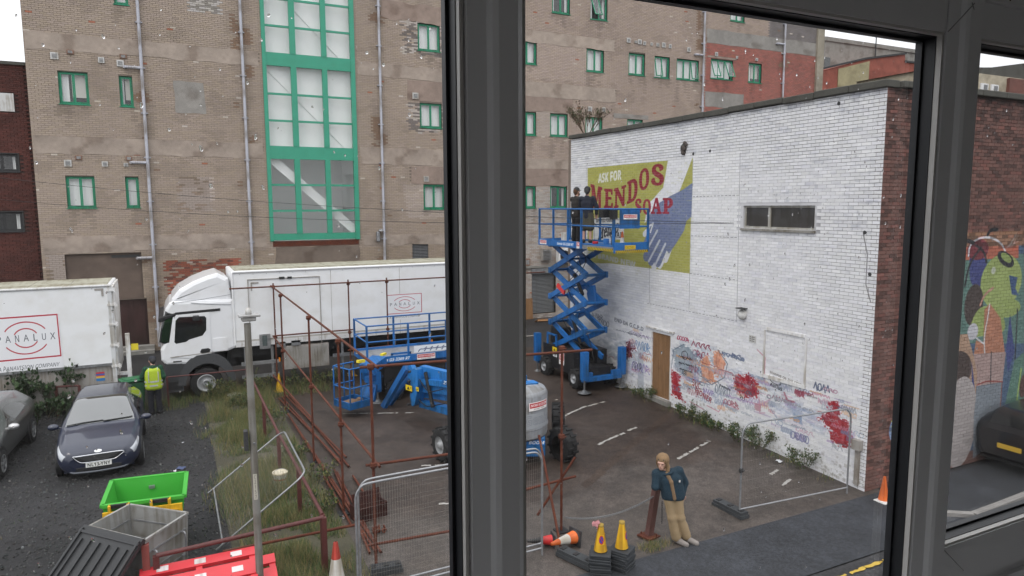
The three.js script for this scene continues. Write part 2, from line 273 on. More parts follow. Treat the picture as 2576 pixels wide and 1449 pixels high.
// ---------------------------------------------------------------- tenement behind the lane
const ZF = -33.5, BL = .235, BH = .078;
const tene = T('tenement_building', 'long beige brick building with green window frames and grey downpipes', 'building', V(0, 0, 0));
const XL = -4.68, XR = 39.3, YT = 18.6, open = [];
const wq = (x0, y0, x1, y1) => { const a = onZ(x0, y0, ZF), b = onZ(x1, y1, ZF); return { x0: a.x, x1: b.x, y0: b.y, y1: a.y }; };
const gw = (n, w) => { const g = new THREE.Group(); g.name = n; (w || tene).add(g); return g; };
function reveal(o, d, z = ZF) { const t = .03; return [bb(o.x0 - t, o.x0, o.y0 - t, o.y1 + t, z - d, z - .015), bb(o.x1, o.x1 + t, o.y0 - t, o.y1 + t, z - d, z - .015), bb(o.x0, o.x1, o.y0 - t, o.y0, z - d, z - .015), bb(o.x0, o.x1, o.y1, o.y1 + t, z - d, z - .015)]; }
function windowIn(bld, o, opt = {}) {
  open.push(o);
  const z = (opt.z ?? ZF) - .09, f = .055, g = bb, cols = opt.cols ?? 2, w = M('window', [g(o.x0, o.x0 + f, o.y0, o.y1, z - .05, z), g(o.x1 - f, o.x1, o.y0, o.y1, z - .05, z), g(o.x0 + f, o.x1 - f, o.y0, o.y0 + f, z - .05, z), g(o.x0 + f, o.x1 - f, o.y1 - f, o.y1, z - .05, z)], opt.m ?? MT.green, bld);
  const W = (o.x1 - o.x0 - 2 * f) / cols;
  for (let c = 0; c < cols; c++) {
    const a = o.x0 + f + c * W, b = a + W, ang = opt.openSash?.[c] || 0, h = o.y1 - o.y0 - 2 * f;
    const sf = .045, gs = [bx(W - .006, sf, .04, 0, -sf / 2, 0), bx(W - .006, sf, .04, 0, -h + sf / 2, 0), bx(sf, h - 2 * sf, .04, -W / 2 + sf / 2 + .003, -h / 2, 0), bx(sf, h - 2 * sf, .04, W / 2 - sf / 2 - .003, -h / 2, 0)];
    const s = M('sash', gs, opt.m ?? MT.green, w); s.position.set((a + b) / 2, o.y1 - f, z - .012); s.rotation.x = ang;
    const p = M('pane', bx(W - 2 * sf, h - 2 * sf, .006, 0, -h / 2, 0), MT.glass, w); p.position.copy(s.position); p.rotation.x = ang;
  }
  M('sill', bb(o.x0 - .04, o.x1 + .04, o.y0 - .035, o.y0 - .004, z - .06, z + .12), opt.m ?? MT.green, w);
  const k = opt.curtain ?? 'net', zc = z - .16;
  if (k === 'net') M('curtain', curtain(o.x0 + f, o.x1 - f, o.y0 + f, o.y1 - f, zc, .012), MT.net, w);
  else if (k === 'half') { M('curtain', curtain(o.x0 + f, mix(o.x0, o.x1, .33), o.y0 + f, o.y1 - f, zc, .015), MT.net, w); M('blind', bb(mix(o.x0, o.x1, .42), o.x1 - f, o.y0 + .3, o.y1 - f, zc - .06, zc - .05), MT.blind, w); }
  else if (k === 'side') { M('curtain', curtain(o.x0 + f, mix(o.x0, o.x1, .22), o.y0 + f, o.y1 - f, zc, .015), MT.net, w); M('curtain', curtain(mix(o.x0, o.x1, .8), o.x1 - f, o.y0 + f, o.y1 - f, zc, .015), MT.net, w); }
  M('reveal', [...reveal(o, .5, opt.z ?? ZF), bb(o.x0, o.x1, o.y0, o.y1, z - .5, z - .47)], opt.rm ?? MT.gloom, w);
  return w;
}
function curtain(x0, x1, y0, y1, z, amp) { const n = Math.max(8, Math.round((x1 - x0) * 24)), g = new THREE.PlaneGeometry(x1 - x0, y1 - y0, n, 1), p = g.attributes.position; for (let i = 0; i < p.count; i++) p.setZ(i, amp * Math.sin(p.getX(i) * 46 + 2 * Math.sin(p.getX(i) * 13))); g.computeVertexNormals(); return g.translate((x0 + x1) / 2, (y0 + y1) / 2, z); }
for (const [a, b, c, d, opt] of [
  [144, 178, 226, 264, { curtain: 'half' }], [298, 190, 337, 269, { cols: 1, curtain: 'half' }], [283, -55, 323, 13, { cols: 1 }], [164, 443, 243, 523, {}], [314, 445, 353, 522, { cols: 1 }],
  [1050, 57, 1107, 131, {}], [1056, 258, 1112, 323, {}], [1065, 464, 1120, 526, {}],
  [1389, -30, 1434, 37, { curtain: 'side' }], [1486, -12, 1528, 53, { openSash: [-.45, 0], curtain: 'side' }], [1303, 98, 1350, 163, {}], [1476, 120, 1519, 183, {}], [1582, 132, 1622, 191, {}], [1647, 140, 1684, 198, { openSash: [-.2, 0] }],
  [1703, 147, 1757, 204, { cols: 3, openSash: [0, 0, -.18] }], [1789, 147, 1843, 202, { cols: 3, openSash: [-.35, 0, -.4] }], [1884, 158, 1915, 210, { curtain: 'half' }], [1839, 0, 1873, 57, {}],
  [1303, 280, 1349, 341, {}], [1384, 285, 1428, 344, {}], [1473, 293, 1515, 352, {}], [1578, 299, 1616, 358, {}], [1303, 468, 1348, 523, {}], [1384, 468, 1426, 523, { curtain: 'side' }]])
  windowIn(tene, wq(a, b, c, d), opt);
// stair tower glazing
{
  const X = [4.12, 8.26], zt = ZF + .06, w = M('stair_window', [bb(X[0], X[0] + .17, 4.62, YT, zt - .2, zt), bb(X[1] - .2, X[1], 4.62, YT, zt - .2, zt)], MT.greenB, tene);
  w.userData.label = 'tall green framed stair window of square panes';
  open.push({ x0: X[0], x1: X[1], y0: 4.62, y1: YT + 1 });
  const beams = [[4.65, 4.95], [8.35, 8.93], [12.47, 13.04], [16.6, 17.16]], rows = [6.0, 7.18, 10.06, 11.24, 14.2, 15.38];
  for (const [a, b] of beams) M('spandrel', bb(X[0] + .17, X[1] - .2, a, b, zt - .16, zt - .03), MT.greenB, w);
  for (const y of rows) M('transom', bb(X[0] + .17, X[1] - .2, y - .045, y + .045, zt - .14, zt - .05), MT.greenB, w);
  const mx = [[5.33, 5.58], [6.73, 6.96]], cx = [[X[0] + .17, 5.33], [5.58, 6.73], [6.96, X[1] - .2]];
  const lev = [[4.95, 8.35], [8.93, 12.47], [13.04, 16.6]];
  for (const [a, b] of mx) for (const [p, q] of lev) M('mullion', bb(a, b, p, q, zt - .18, zt - .01), MT.greenB, w);
  const ys = [[4.95, 5.955], [6.045, 7.135], [7.225, 8.35], [8.93, 10.015], [10.105, 11.195], [11.285, 12.47], [13.04, 14.155], [14.245, 15.335], [15.425, 16.6], [17.16, 18.6]];
  for (const [a, b] of cx) for (const [p, q] of ys) M('pane', bb(a, b, p, q, zt - .1, zt - .094), MT.glass, w);
  const st = mat([.8, .8, .79], .8), inn = mat([.8, .8, .79], .9);
  M('stair_hall', [bb(X[0], X[1], 4.6, 8.6, zt - 3.62, zt - 3.6), bb(X[0] - .02, X[0], 4.6, 8.6, zt - 3.6, zt - 1.1), bb(X[1], X[1] + .02, 4.6, 8.6, zt - 3.6, zt - 1.1), bb(X[0], X[1], 4.56, 4.58, zt - 3.6, zt - 1.1), bb(X[0], X[1], 8.6, 8.62, zt - 3.6, zt - .42)], inn, w); M('stairwell', [bb(X[0], X[1], 8.6, YT, zt - .42, zt - .4), bb(X[0] - .02, X[0], 4.6, YT, zt - 1.1, zt - .2), bb(X[1], X[1] + .02, 4.6, YT, zt - 1.1, zt - .2), bb(X[0], X[1], 4.58, 4.6, zt - 1.1, zt - .2)], inn, w);
  for (const [y0, y1] of [[8.6, 4.9], [12.8, 8.7], [16.8, 12.7]]) M('stair_flight', bar(V(X[0], y0, zt - .375), V(X[1], y1, zt - .375), .05, .4), st, w);
  M('landing', [8.64, 12.75, 16.88].map(y => bb(X[0], X[1], y - .12, y + .12, zt - .4, zt - .22)), st, w);
  M('lintel', bb(X[0] + .12, X[1] - .06, 4.36, 4.6, ZF - .01, ZF + .02), MT.rust, w);
}
// shopfront-like openings at street level
const door1 = { x0: -3.9, x1: -1.13, y0: 2.32, y1: 4.28 }, door2 = { x0: -2.3, x1: -1.04, y0: .3, y1: 2.3 }, shut = { x0: 17.66, x1: 19.17, y0: .25, y1: 2.5 }, louv = { x0: 10.89, x1: 11.73, y0: 3.43, y1: 4.3 };
for (const o of [door1, door2, shut, louv, { x0: -3.9, x1: -2.3, y0: 0, y1: 2.32 }]) open.push(o);
M('boarding', [bb(door1.x0, door1.x1, door1.y0, door1.y1, ZF - .13, ZF - .1), bb(-3.9, -2.32, 0, 2.3, ZF - .14, ZF - .1)], mat([.17, .125, .1], .8, 0, { map: tMot }), tene);
M('slot_vent', bb(-2.25, -1.2, 4.08, 4.2, ZF - .1, ZF - .09), MT.gloom, tene);
{ const d = M('door', bb(-2.3, -1.04, .3, 2.3, ZF - .2, ZF - .15), mat([.045, .02, .018], .6, 0, { map: tDirt }), tene); for (const x of [-2.0, -1.35]) M('door_panel', bb(x - .2, x + .2, .5, 2.1, ZF - .15, ZF - .13), mat([.05, .022, .02], .55, 0, { map: tDirt }), d); }
for (let k = 0; k < 2; k++) M('step', bb(-2.5, -.85, k * .15, k * .15 + .15, ZF - .1, ZF + .62 - k * .3), MT.conc, tene);
{ const s = M('roller_shutter', bb(shut.x0, shut.x1, shut.y0, shut.y1, ZF - .2, ZF - .17), MT.galv, tene); const gs = []; for (let y = shut.y0 + .04; y < shut.y1 - .05; y += .075) gs.push(tr(new THREE.CylinderGeometry(.034, .034, shut.x1 - shut.x0, 6), (shut.x0 + shut.x1) / 2, y, ZF - .165, 0, 0, Math.PI / 2)); stuff(M('slats', gs, mat([.2, .21, .22], .5, .5, { map: tDirt }), s)); M('shutter_box', bb(shut.x0 - .05, shut.x1 + .05, shut.y1, shut.y1 + .26, ZF - .1, ZF + .06), MT.galv, s); }
{ const l = M('louvre', bb(louv.x0, louv.x1, louv.y0, louv.y1, ZF - .2, ZF - .16), MT.gloom, tene); for (let k = 0; k < 11; k++) M('blade', bx(louv.x1 - louv.x0, .012, .09, (louv.x0 + louv.x1) / 2, louv.y0 + .05 + k * .076, ZF - .06, .6), MT.galv, l); }
{ // cooling unit and cowl by the shutter
  const a = M('cooling_unit', rb(.92, .78, .36, .03, 19.6, 3.43, ZF + .22), MT.whiteP, tene); M('fan_guard', [.28, .22, .16, .1, .04].map(r => tr(new THREE.TorusGeometry(r, .012, 5, 24), 19.52, 3.43, ZF + .41)), MT.dark, a); M('fan_recess', tr(new THREE.CylinderGeometry(.3, .3, .02, 24), 19.52, 3.43, ZF + .396, Math.PI / 2), MT.black, a); M('bracket', [bb(19.2, 19.25, 2.98, 3.04, ZF, ZF + .4), bb(19.95, 20, 2.98, 3.04, ZF, ZF + .4)], MT.galv, a);
  const b = M('extract_cowl', bb(18.2, 18.78, 3.2, 3.85, ZF, ZF + .22), MT.greybox, tene); for (let k = 0; k < 7; k++) M('blade', bx(.5, .012, .05, 18.49, 3.27 + k * .08, ZF + .24, .5), MT.galv, b);
  M('ledge', bb(16.6, 20.6, 2.8, 2.92, ZF, ZF + .1), MT.conc, tene);
  M('wall_lamp', [rb(.16, .5, .18, .04, 9.12, 4.72, ZF + .14), lat([[0, .12], [.08, .1], [.14, .02], [.15, 0], [0, 0]], 12).translate(9.25, 4.98, ZF + .16)], MT.galv, tene);
  M('camera_dome', tr(new THREE.SphereGeometry(.07, 12, 8), 12.2, 3.5, ZF + .1), MT.whiteP, tene);
}
// downpipes
function downpipe(px0, py0, px1, py1, X0, arms = []) {
  const a = onZ(px0, py0, ZF), z = ZF + .12, x = a.x, y1 = YT, y0 = px1, p = M('downpipe', rod(V(x, y0, z), V(x, y1, z), .062, 12), MT.pipe, tene);
  for (let y = y0 + .7; y < y1; y += 1.83) M('collar', [rod(V(x, y, z), V(x, y + .11, z), .078, 12), bb(x - .13, x + .13, y + .03, y + .07, ZF, z - .04)], MT.pipe, p);
  for (const y of arms) M('branch', [rod(V(x - .62, y, z), V(x - .05, y, z), .06, 10), rod(V(x - .62, y, ZF - .02), V(x - .62, y, z + .04), .06, 10)], MT.pipe, p);
  return x;
}
const pipesX = [downpipe(371, 400, .2, 0, 0, [11.92, 8.05, 4.05]), downpipe(618, 330, .2), downpipe(958, 330, .2), downpipe(1767, 150, 4, 0, 0, [15.05]), downpipe(1969, 150, 4, 0, 0, [16.3])];
// grilles
const sq = (a, b, c, d, m) => { const o = wq(a, b, c, d), v = M('vent_grille', bb(o.x0, o.x1, o.y0, o.y1, ZF, ZF + .05), m, tene); const w = o.x1 - o.x0, h = o.y1 - o.y0; M('grille_face', bb(o.x0 + w * .18, o.x1 - w * .18, o.y0 + h * .18, o.y1 - h * .18, ZF + .05, ZF + .058), mat([.32, .32, .32], .7, 0, { map: tFine }), v); };
for (const r of [[126, 131, 148, 150], [246.5, 144, 263, 159], [293, 151, 312, 168], [161, 402, 181, 419], [256, 406, 272, 419], [311, 410, 323, 419], [1037, 233, 1052, 250], [1115, 243, 1122, 251], [1065, 443, 1078, 457], [1576, 95, 1585, 108], [1595.5, 102, 1602, 109], [1604, 99, 1613, 112], [1617, 104, 1624, 114], [1636, 107, 1641, 115], [1650.5, 108, 1658, 118], [1664.5, 107, 1673, 120], [1682, 111, 1688, 122], [1728, 119, 1736, 131], [1798, 131, 1805, 142], [1851, 141, 1855.5, 148], [1899.5, 146, 1905.5, 154], [1478, 268, 1488, 281], [1514, 270, 1522, 283]]) sq(...r, MT.vent);
for (const r of [[167, 125, 186, 137], [301, 136, 319, 148], [189, 391, 207, 402], [316, 393, 333, 404], [1320, 651, 1333, 668]]) sq(...r, mat([.3, .17, .12], .9, 0, { map: tFine }));
// render bands and patches with ragged edges
const covered = [];
function patch(name, x0, y0, x1, y1, m, amp = .06, z = ZF + .004, th = .016) {
  const pts = [], st = .22, e = (t, k) => (fbm(t * 1.7 + k * 13.7, k * 5.1, 4) - .5) * 2 * amp;
  for (let x = x0; x < x1; x += st) pts.push([x, y0 + e(x, 1)]); for (let y = y0; y < y1; y += st) pts.push([x1 + e(y, 2), y]);
  for (let x = x1; x > x0; x -= st) pts.push([x, y1 + e(x, 3)]); for (let y = y1; y > y0; y -= st) pts.push([x0 + e(y, 4), y]);
  covered.push([x0 + amp, y0 + amp, x1 - amp, y1 - amp]);
  const hs = open.filter(o => o.x0 > x0 && o.x1 < x1 && o.y0 > y0 && o.y1 < y1).map(o => [[o.x0, o.y0], [o.x0, o.y1], [o.x1, o.y1], [o.x1, o.y0]]);
  return M(name, ext(pts, th, 0, hs).translate(0, 0, z), m, tene);
}
const B = 'render_band';
patch(B, XL + .05, 12.4, 3.98, 13.02, MT.render, .08); patch(B, 8.4, 12.36, 13.6, 12.96, MT.render, .12); patch(B, XL + .05, 8.36, 3.98, 9.02, MT.render, .07); patch(B, 8.4, 8.22, 13.6, 9.0, MT.render, .1); patch(B, XL + .05, 4.36, 3.98, 5.0, MT.render, .1); patch(B, 8.4, 4.3, 14, 4.78, MT.render, .12);
patch(B, 14.5, 14.72, 22.9, 15.34, MT.render, .05); patch(B, 14.5, 11.95, 23, 12.7, MT.render, .06); patch(B, 14.5, 8.16, 21.5, 8.68, MT.render, .07); patch(B, 14.5, 17.75, 22.8, 18.3, MT.render, .05); patch(B, 29.5, 15.84, 39.1, 16.66, MT.renderG, .06);
patch('render_patch', 14.6, 11.2, 20.2, 11.93, MT.renderP, .05); patch('render_patch', 14.6, 7.25, 20.9, 8.14, MT.renderP, .05); patch('render_patch', 10.8, 11.35, 12.9, 12.3, MT.renderP, .03); patch('render_patch', 10.9, 7.3, 13.2, 8.15, MT.renderP, .04); patch('render_patch', 4.3, 2.4, 8.2, 4.34, MT.renderB, .12); patch('render_patch', 9.6, 15.1, 12.9, 15.9, MT.renderP, .15); patch('render_patch', 22.9, 11.1, 25.3, 11.35, MT.renderG, .03); patch('render_patch', 29.5, 12.1, 32.6, 13.0, MT.renderG, .06); patch('render_patch', 29.6, 15.0, 31.9, 15.12, MT.renderP, .02); patch('render_patch', .52, 10.2, 1.66, 11.5, MT.renderG, .1);
M('pilaster', bb(38.75, 39.35, 0, YT, ZF, ZF + .14), mat([.38, .34, .27], .9, 0, { map: tRend }), tene);
// wall behind the bricks, with the openings cut
{
  const s = shp(rect(XL, -.05, XR, YT)); for (const o of open) { const y1 = Math.min(o.y1, YT - .01), y0 = Math.max(o.y0, -.04); s.holes.push(new THREE.Path([[o.x0, y0], [o.x0, y1], [o.x1, y1], [o.x1, y0]].map(p => new THREE.Vector2(...p)))); }
  M('wall', new THREE.ExtrudeGeometry(s, { depth: .02, bevelEnabled: false }).translate(0, 0, ZF - .032), MT.mortar, tene);
  M('gable', [bb(XL - .01, XL + .28, 0, YT, ZF - 9, ZF - .033), bb(XR - .3, XR, 0, YT, ZF - 9, ZF - .033), bb(XL, XR, YT - .3, YT - .1, ZF - 9, ZF - .6), bb(XL, XR, 0, YT, ZF - 9.2, ZF - 9)], MT.mortar, tene);
}
const inRect = (x, y, r) => x > r[0] && x < r[2] && y > r[1] && y < r[3];
function teneCol(x, y, row) {
  const n = fbm(x * .45, y * .45, 4), n2 = fbm(x * 1.4 + 30, y * 1.4, 4), j = rnd();
  let c = [.365, .295, .24]; const right = x > 14;
  if (right) c = [.385, .305, .255];
  let k = .93 + .13 * j; k *= .91 + .18 * n;
  const e = (fbm(x * 2, y * 2, 3) - .5) * .35, R = (a, b, p, q) => inRect(x + e, y + e * .5, [a, b, p, q]);
  if (R(.42, 5.98, 1.78, 7.45)) c = j < .85 ? [.5, .42, .37] : c;
  else if (R(-.25, 2, 2.75, 3.9)) c = j < .2 ? [.42, .33, .26] : j < .4 ? [.16, .07, .06] : [.34, .11, .07];
  else if (R(-4.45, 3.1, -3.85, 4.3)) c = [.52, .45, .4];
  else if (R(10.5, 13.5, 13, 15.1) || R(10.8, 9.8, 13, 11.2)) c = j < .35 ? [.48, .43, .39] : j < .8 ? [.19, .165, .15] : c;
  else if (R(10.6, 5.6, 13.2, 7.3)) c = [.42, .35, .3];
  else if (R(1.2, 14.4, 2.5, 15.4)) c = j < .5 ? [.47, .44, .41] : [.24, .22, .2];
  else if (x > 29.5 && y < 15.8 && y > 8) c = [.34 * (.9 + .2 * j), .135, .11];
  else if (right && x < 20.8 && y < 7.2) { c = j < .6 ? [.44, .4, .37] : [.36, .3, .26]; }
  else if (R(16.6, 12.9, 21.2, 14.8)) c = [.42, .335, .285];
  else if (R(17.9, 9.9, 19, 11.2)) c = [.44, .37, .32];
  else if (x > 34.5 && y > 16.6) c = [.2, .18, .175];
  else if (y < 4.2 && x > -4.7 && x < 14) c = [.34, .27, .21];
  if (j > .996) c = [.5, .44, .38]; else if (j < .0025) c = [.4, .16, .1];
  for (const o of open) { if (x > o.x0 - .1 && x < o.x1 + .1 && y < o.y0 && y > o.y0 - 1.3) { const d = (o.y0 - y) / 1.3; if (fbm(x * 5, y * .8, 3) > .44 + d * .35) k *= .78; break; } }
  for (const px of pipesX) if (Math.abs(x - px) < .42 && n2 > .5) { k *= .87; if (n2 > .67) c = [.3, .2, .14]; }
  if (n2 > .64) k *= .88;
  return [c[0] * k, c[1] * k, c[2] * k * (.96 + .08 * rnd())];
}
const brickG = clean(new THREE.BoxGeometry(1, 1, 1));
{
  const list = [], singles = [];
  for (let r = 0, y = BH / 2; y < YT - .05; r++, y += BH) for (let x = XL + (r % 2 ? BL / 2 : 0); x < XR - .1; x += BL) {
    let xa = Math.max(XL + .004, x - BL / 2 + .0055), xb = x + BL / 2 - .0055; for (const o of open) if (y > o.y0 - .045 && y < o.y1 + .03 && xa < o.x1 && xb > o.x0) { if (xa < o.x0) xb = o.x0 - .003; else if (xb > o.x1) xa = o.x1 + .003; else xb = xa; } if (xb - xa < .03) continue;
    if (covered.some(o => inRect(x, y, o))) continue;
    if (y < 2 && x > -1 && x < 10.5 && rnd() < .0) continue;
    const b = { p: [(xa + xb) / 2, y, ZF - .022 + rr(-.003, .003)], s: [xb - xa, BH - .011, .05], c: teneCol(x, y, r) };
    const near = (x > .42 && x < 1.78 && y > 5.98 && y < 7.45) || (x > -4.45 && x < -3.85 && y > 3.1 && y < 4.3) || (x > -.25 && x < 2.4 && y > 3.05 && y < 3.9);
    if (near && singles.length < 290) singles.push(b); else list.push(b);
  }
  copies('bricks', brickG, MT.brick, list, tene);
  const shades = [[.5, .42, .37], [.44, .36, .31], [.34, .11, .07], [.2, .09, .07], [.4, .3, .23], [.31, .24, .18]].map(c => mat(c, .93, 0, { map: tFine }));
  for (const b of singles) { let bi = 0, bd = 9; shades.forEach((m, i) => { const d = Math.abs(m.color.r - b.c[0]) + 2 * Math.abs(m.color.g - b.c[1]); if (d < bd) { bd = d; bi = i; } }); const o = new THREE.Mesh(brickG, shades[bi]); o.name = 'brick'; o.position.set(...b.p); o.scale.set(...b.s); tene.add(o); }
}
// ---------------------------------------------------------------- dark red neighbour on the left
{
  const bd = T('red_brick_house', 'dark red brick building beside the beige one, with small old windows', 'building'), z = ZF - .25, x0 = -16, x1 = XL - .02, yt = 11.75;
  const ops = []; const ow = open.length;
  for (const [a, b, c, d] of [[-40, 385, 48, 432], [-40, 533, 60, 582]]) { const p = onZ(a, b, z), q = onZ(c, d, z), o = { x0: p.x, x1: q.x, y0: q.y, y1: p.y }; ops.push(o); windowIn(bd, o, { z, m: MT.dark, curtain: 'side', cols: 2 }); }
  const pl = { x0: -6.4, x1: -5.2, y0: 9.95, y1: 10.65 }; ops.push(pl); M('blanking_panel', bb(pl.x0, pl.x1, pl.y0, pl.y1, z - .05, z), MT.vent, bd);
  const s = shp(rect(x0, -.05, x1, yt)); for (const o of ops) s.holes.push(new THREE.Path([[o.x0, o.y0], [o.x0, o.y1], [o.x1, o.y1], [o.x1, o.y0]].map(p => new THREE.Vector2(...p))));
  M('wall', new THREE.ExtrudeGeometry(s, { depth: .3, bevelEnabled: false }).translate(0, 0, z - .35), mat([.05, .03, .026], .95), bd);
  const list = []; for (let r = 0, y = BH / 2; y < yt; r++, y += BH) for (let x = x1 - BL / 2 - (r % 2 ? BL / 2 : 0); x > -8.5; x -= BL) { if (ops.some(o => x > o.x0 - .1 && x < o.x1 + .1 && y > o.y0 - .04 && y < o.y1 + .04)) continue; const k = rr(.7, 1.2) * (.7 + .6 * fbm(x, y, 3)); list.push({ p: [x, y, z - .04], s: [BL - .01, BH - .01, .05], c: [.085 * k, .028 * k, .022 * k] }); }
  copies('bricks', brickG, MT.brick, list, bd);
  M('coping', bb(x0, x1, yt, yt + .12, z - .4, z + .04), MT.coping, bd);
}
// ---------------------------------------------------------------- buildings far behind on the right
{
  const a = T('concrete_block', 'far grey concrete block with flat roof behind the white wall', 'building');
  M('wall', bb(53.2, 66.5, 0, 20.6, -56, -45), MT.conc, a); M('parapet', bb(53.1, 66.6, 20.6, 20.95, -56, -44.9), MT.conc, a); M('roof_mast', rod(V(59.6, 18.5, -44.8), V(59.6, 22.6, -44.8), .05), MT.dark, a); M('slit_window', bb(53.19, 53.9, 17.5, 19.2, -45.02, -44.98), MT.darkglass, a);
  const b = T('red_gable_building', 'far red brick building with cream panel and stepped parapet', 'building'), rm = mat([.34, .1, .07], .9, 0, { map: tMot });
  const pts = [[47, 0], [62.5, 0], [62.5, 18.75], [59.9, 18.75], [59.8, 19.45], [54.6, 18.55], [50.4, 17.45], [47, 16.7]];
  M('wall', ext(pts, 3).translate(0, 0, -43.5), rm, b); M('coping', [bar(V(47, 16.78, -42.2), V(54.6, 18.63, -42.2), .6, .16), bar(V(54.6, 18.63, -42.2), V(59.9, 19.53, -42.2), .6, .16), bar(V(59.8, 18.83, -42.2), V(62.5, 18.83, -42.2), .6, .16)], MT.dark, b); M('cream_panel', ext([[51.3, 8], [55.1, 8], [55.1, 18.45], [51.3, 17.5]], .05).translate(0, 0, -41.96), mat([.42, .37, .22], .9, 0, { map: tRend }), b); M('window', bb(60.2, 61.2, 16.6, 17.6, -41.99, -41.95), MT.net, b);
  const c = T('far_terrace', 'far cream fronted terrace with white windows beyond the red wall', 'building');
  M('wall', bb(46, 56.4, 0, 15.1, -36, -30), mat([.5, .44, .33], .9, 0, { map: tRend }), c); M('roof', ext([[45.8, 15.1], [58.6, 15.1], [58.6, 15.5], [56.5, 16.3], [52, 15.6]], 6).translate(0, 0, -33), MT.coping, c); M('side_wall', bb(53.9, 58.4, 0, 15.0, -30, -29.8), mat([.22, .09, .07], .9, 0, { map: tMot }), c);
  for (const x of [48.9, 50, 51.2, 52.4]) { const w = M('window', bb(x - .42, x + .42, 13.2, 14.45, -30, -29.9), MT.whiteP, c); M('pane', bb(x - .1, x + .3, 13.3, 14.35, -29.9, -29.88), MT.darkglass, w); }
}

// ---------------------------------------------------------------- white painted building with the soap advertisement
const WX = 13.2, WZ0 = -22, WZ1 = -9.6, WH = 8.55;
const whiteB = T('white_brick_building', 'white painted brick building with a soap advertisement and graffiti on its side', 'building');
const holeS = [{ z0: -13.45, z1: -11.24, y0: 5.6, y1: 6.17 }, { z0: -17.08, z1: -16.22, y0: .34, y1: 2.32 }];
const sideW = 2048, sideH = Math.round(2048 * WH / (WZ1 - WZ0)), sideK = 2048 / (WZ1 - WZ0);
const sX = z => (z - WZ0) * sideK, sY = y => sideH - y * sideK;
const sp = (x, y) => { const p = onX(x, y, WX); return [sX(p.z), sY(p.y)]; };      // a photograph pixel, found on the wall
function poly(c, pts, fill, f = sp) { c.fillStyle = fill; c.beginPath(); pts.forEach((p, i) => { const q = f(...p); i ? c.lineTo(...q) : c.moveTo(...q); }); c.closePath(); c.fill(); }
function rough(c, pts, col, f = sp, bg = '#dcdcde') {          // hand-filled patch: roller streaks and ragged edges
  poly(c, pts, col, f); const q = pts.map(p => f(...p)); c.fillStyle = col;
  for (let i = 0; i < q.length; i++) { const a = q[i], b = q[(i + 1) % q.length], n = Math.ceil(Math.hypot(b[0] - a[0], b[1] - a[1]) / 5); for (let k = 0; k < n; k++) { const t = k / n, x = mix(a[0], b[0], t), y = mix(a[1], b[1], t); c.fillStyle = rnd() < .6 ? col : bg; c.fillRect(x + rr(-9, 5), y + rr(-7, 5), rr(3, 16), rr(2, 9)); } }
  const x0 = Math.min(...q.map(p => p[0])), x1 = Math.max(...q.map(p => p[0])), y0 = Math.min(...q.map(p => p[1])), y1 = Math.max(...q.map(p => p[1])); c.save(); c.beginPath(); q.forEach((p, i) => i ? c.lineTo(...p) : c.moveTo(...p)); c.clip(); for (let k = 0; k < 70; k++) { c.fillStyle = rnd() < .5 ? 'rgba(255,255,255,.09)' : 'rgba(40,0,10,.1)'; c.fillRect(mix(x0, x1, rnd()), mix(y0, y1, rnd()), rr(4, 14), rr(10, 46)); } c.restore();
}
function line(c, pts, w, col, f = sp) { c.strokeStyle = col; c.lineWidth = w; c.lineCap = 'round'; c.lineJoin = 'round'; c.beginPath(); pts.forEach((p, i) => { const q = f(...p); i ? c.lineTo(...q) : c.moveTo(...q); }); c.stroke(); }
function letter(c, s, x0, y0, x1, y1, col, font = 'bold 100px serif', f = sp, dy = 0) {
  const a = f(x0, y0), b = f(x1, y1), w = b[0] - a[0], h = b[1] - a[1];
  c.save(); c.fillStyle = col; c.strokeStyle = col; c.font = font; c.textAlign = 'left'; c.textBaseline = 'alphabetic';
  const m = c.measureText(s), as = m.actualBoundingBoxAscent || 70, ds = m.actualBoundingBoxDescent || 0, l = m.actualBoundingBoxLeft || 0, rw = (m.actualBoundingBoxRight || m.width) + l;
  c.transform(w / rw, dy / rw, 0, h / (as + ds), a[0], a[1] - dy / 2); c.fillText(s, l, as); c.lineWidth = 5; c.strokeText(s, l, as); c.restore();
}
function scrawl(c, x, y, w, h, col, lw, n = 6, f = sp) {              // loose tag: a few letters drawn in one sweep
  const a = f(x, y), b = f(x + w, y + h), W = b[0] - a[0], H = b[1] - a[1]; c.strokeStyle = col; c.lineWidth = lw; c.lineCap = c.lineJoin = 'round'; c.beginPath();
  for (let k = 0; k < n; k++) { const X = a[0] + W * k / n, w1 = W / n; const t = Math.floor(rnd() * 4); c.moveTo(X, a[1] + H * rr(.7, 1)); if (t === 0) { c.lineTo(X + w1 * .4, a[1] + H * rr(0, .2)); c.lineTo(X + w1 * .8, a[1] + H * rr(.8, 1)); } else if (t === 1) { c.bezierCurveTo(X - w1 * .1, a[1] - H * .1, X + w1 * 1.2, a[1], X + w1 * .5, a[1] + H * .5); c.lineTo(X + w1, a[1] + H); } else if (t === 2) { c.bezierCurveTo(X - w1 * .3, a[1] + H * .1, X + w1 * .9, a[1] - H * .1, X + w1 * .8, a[1] + H * .6); c.bezierCurveTo(X + w1 * .7, a[1] + H * 1.1, X, a[1] + H, X + w1 * .1, a[1] + H * .5); } else { c.lineTo(X, a[1] + H * .1); c.lineTo(X + w1 * .7, a[1] + H * rr(.3, .6)); c.lineTo(X + w1 * .1, a[1] + H * .6); c.lineTo(X + w1 * .9, a[1] + H); } }
  c.stroke();
}
const z7 = (x, y) => sp(1274.5 + x / 3, 375.6 + y / 3);        // the same, read off an enlargement
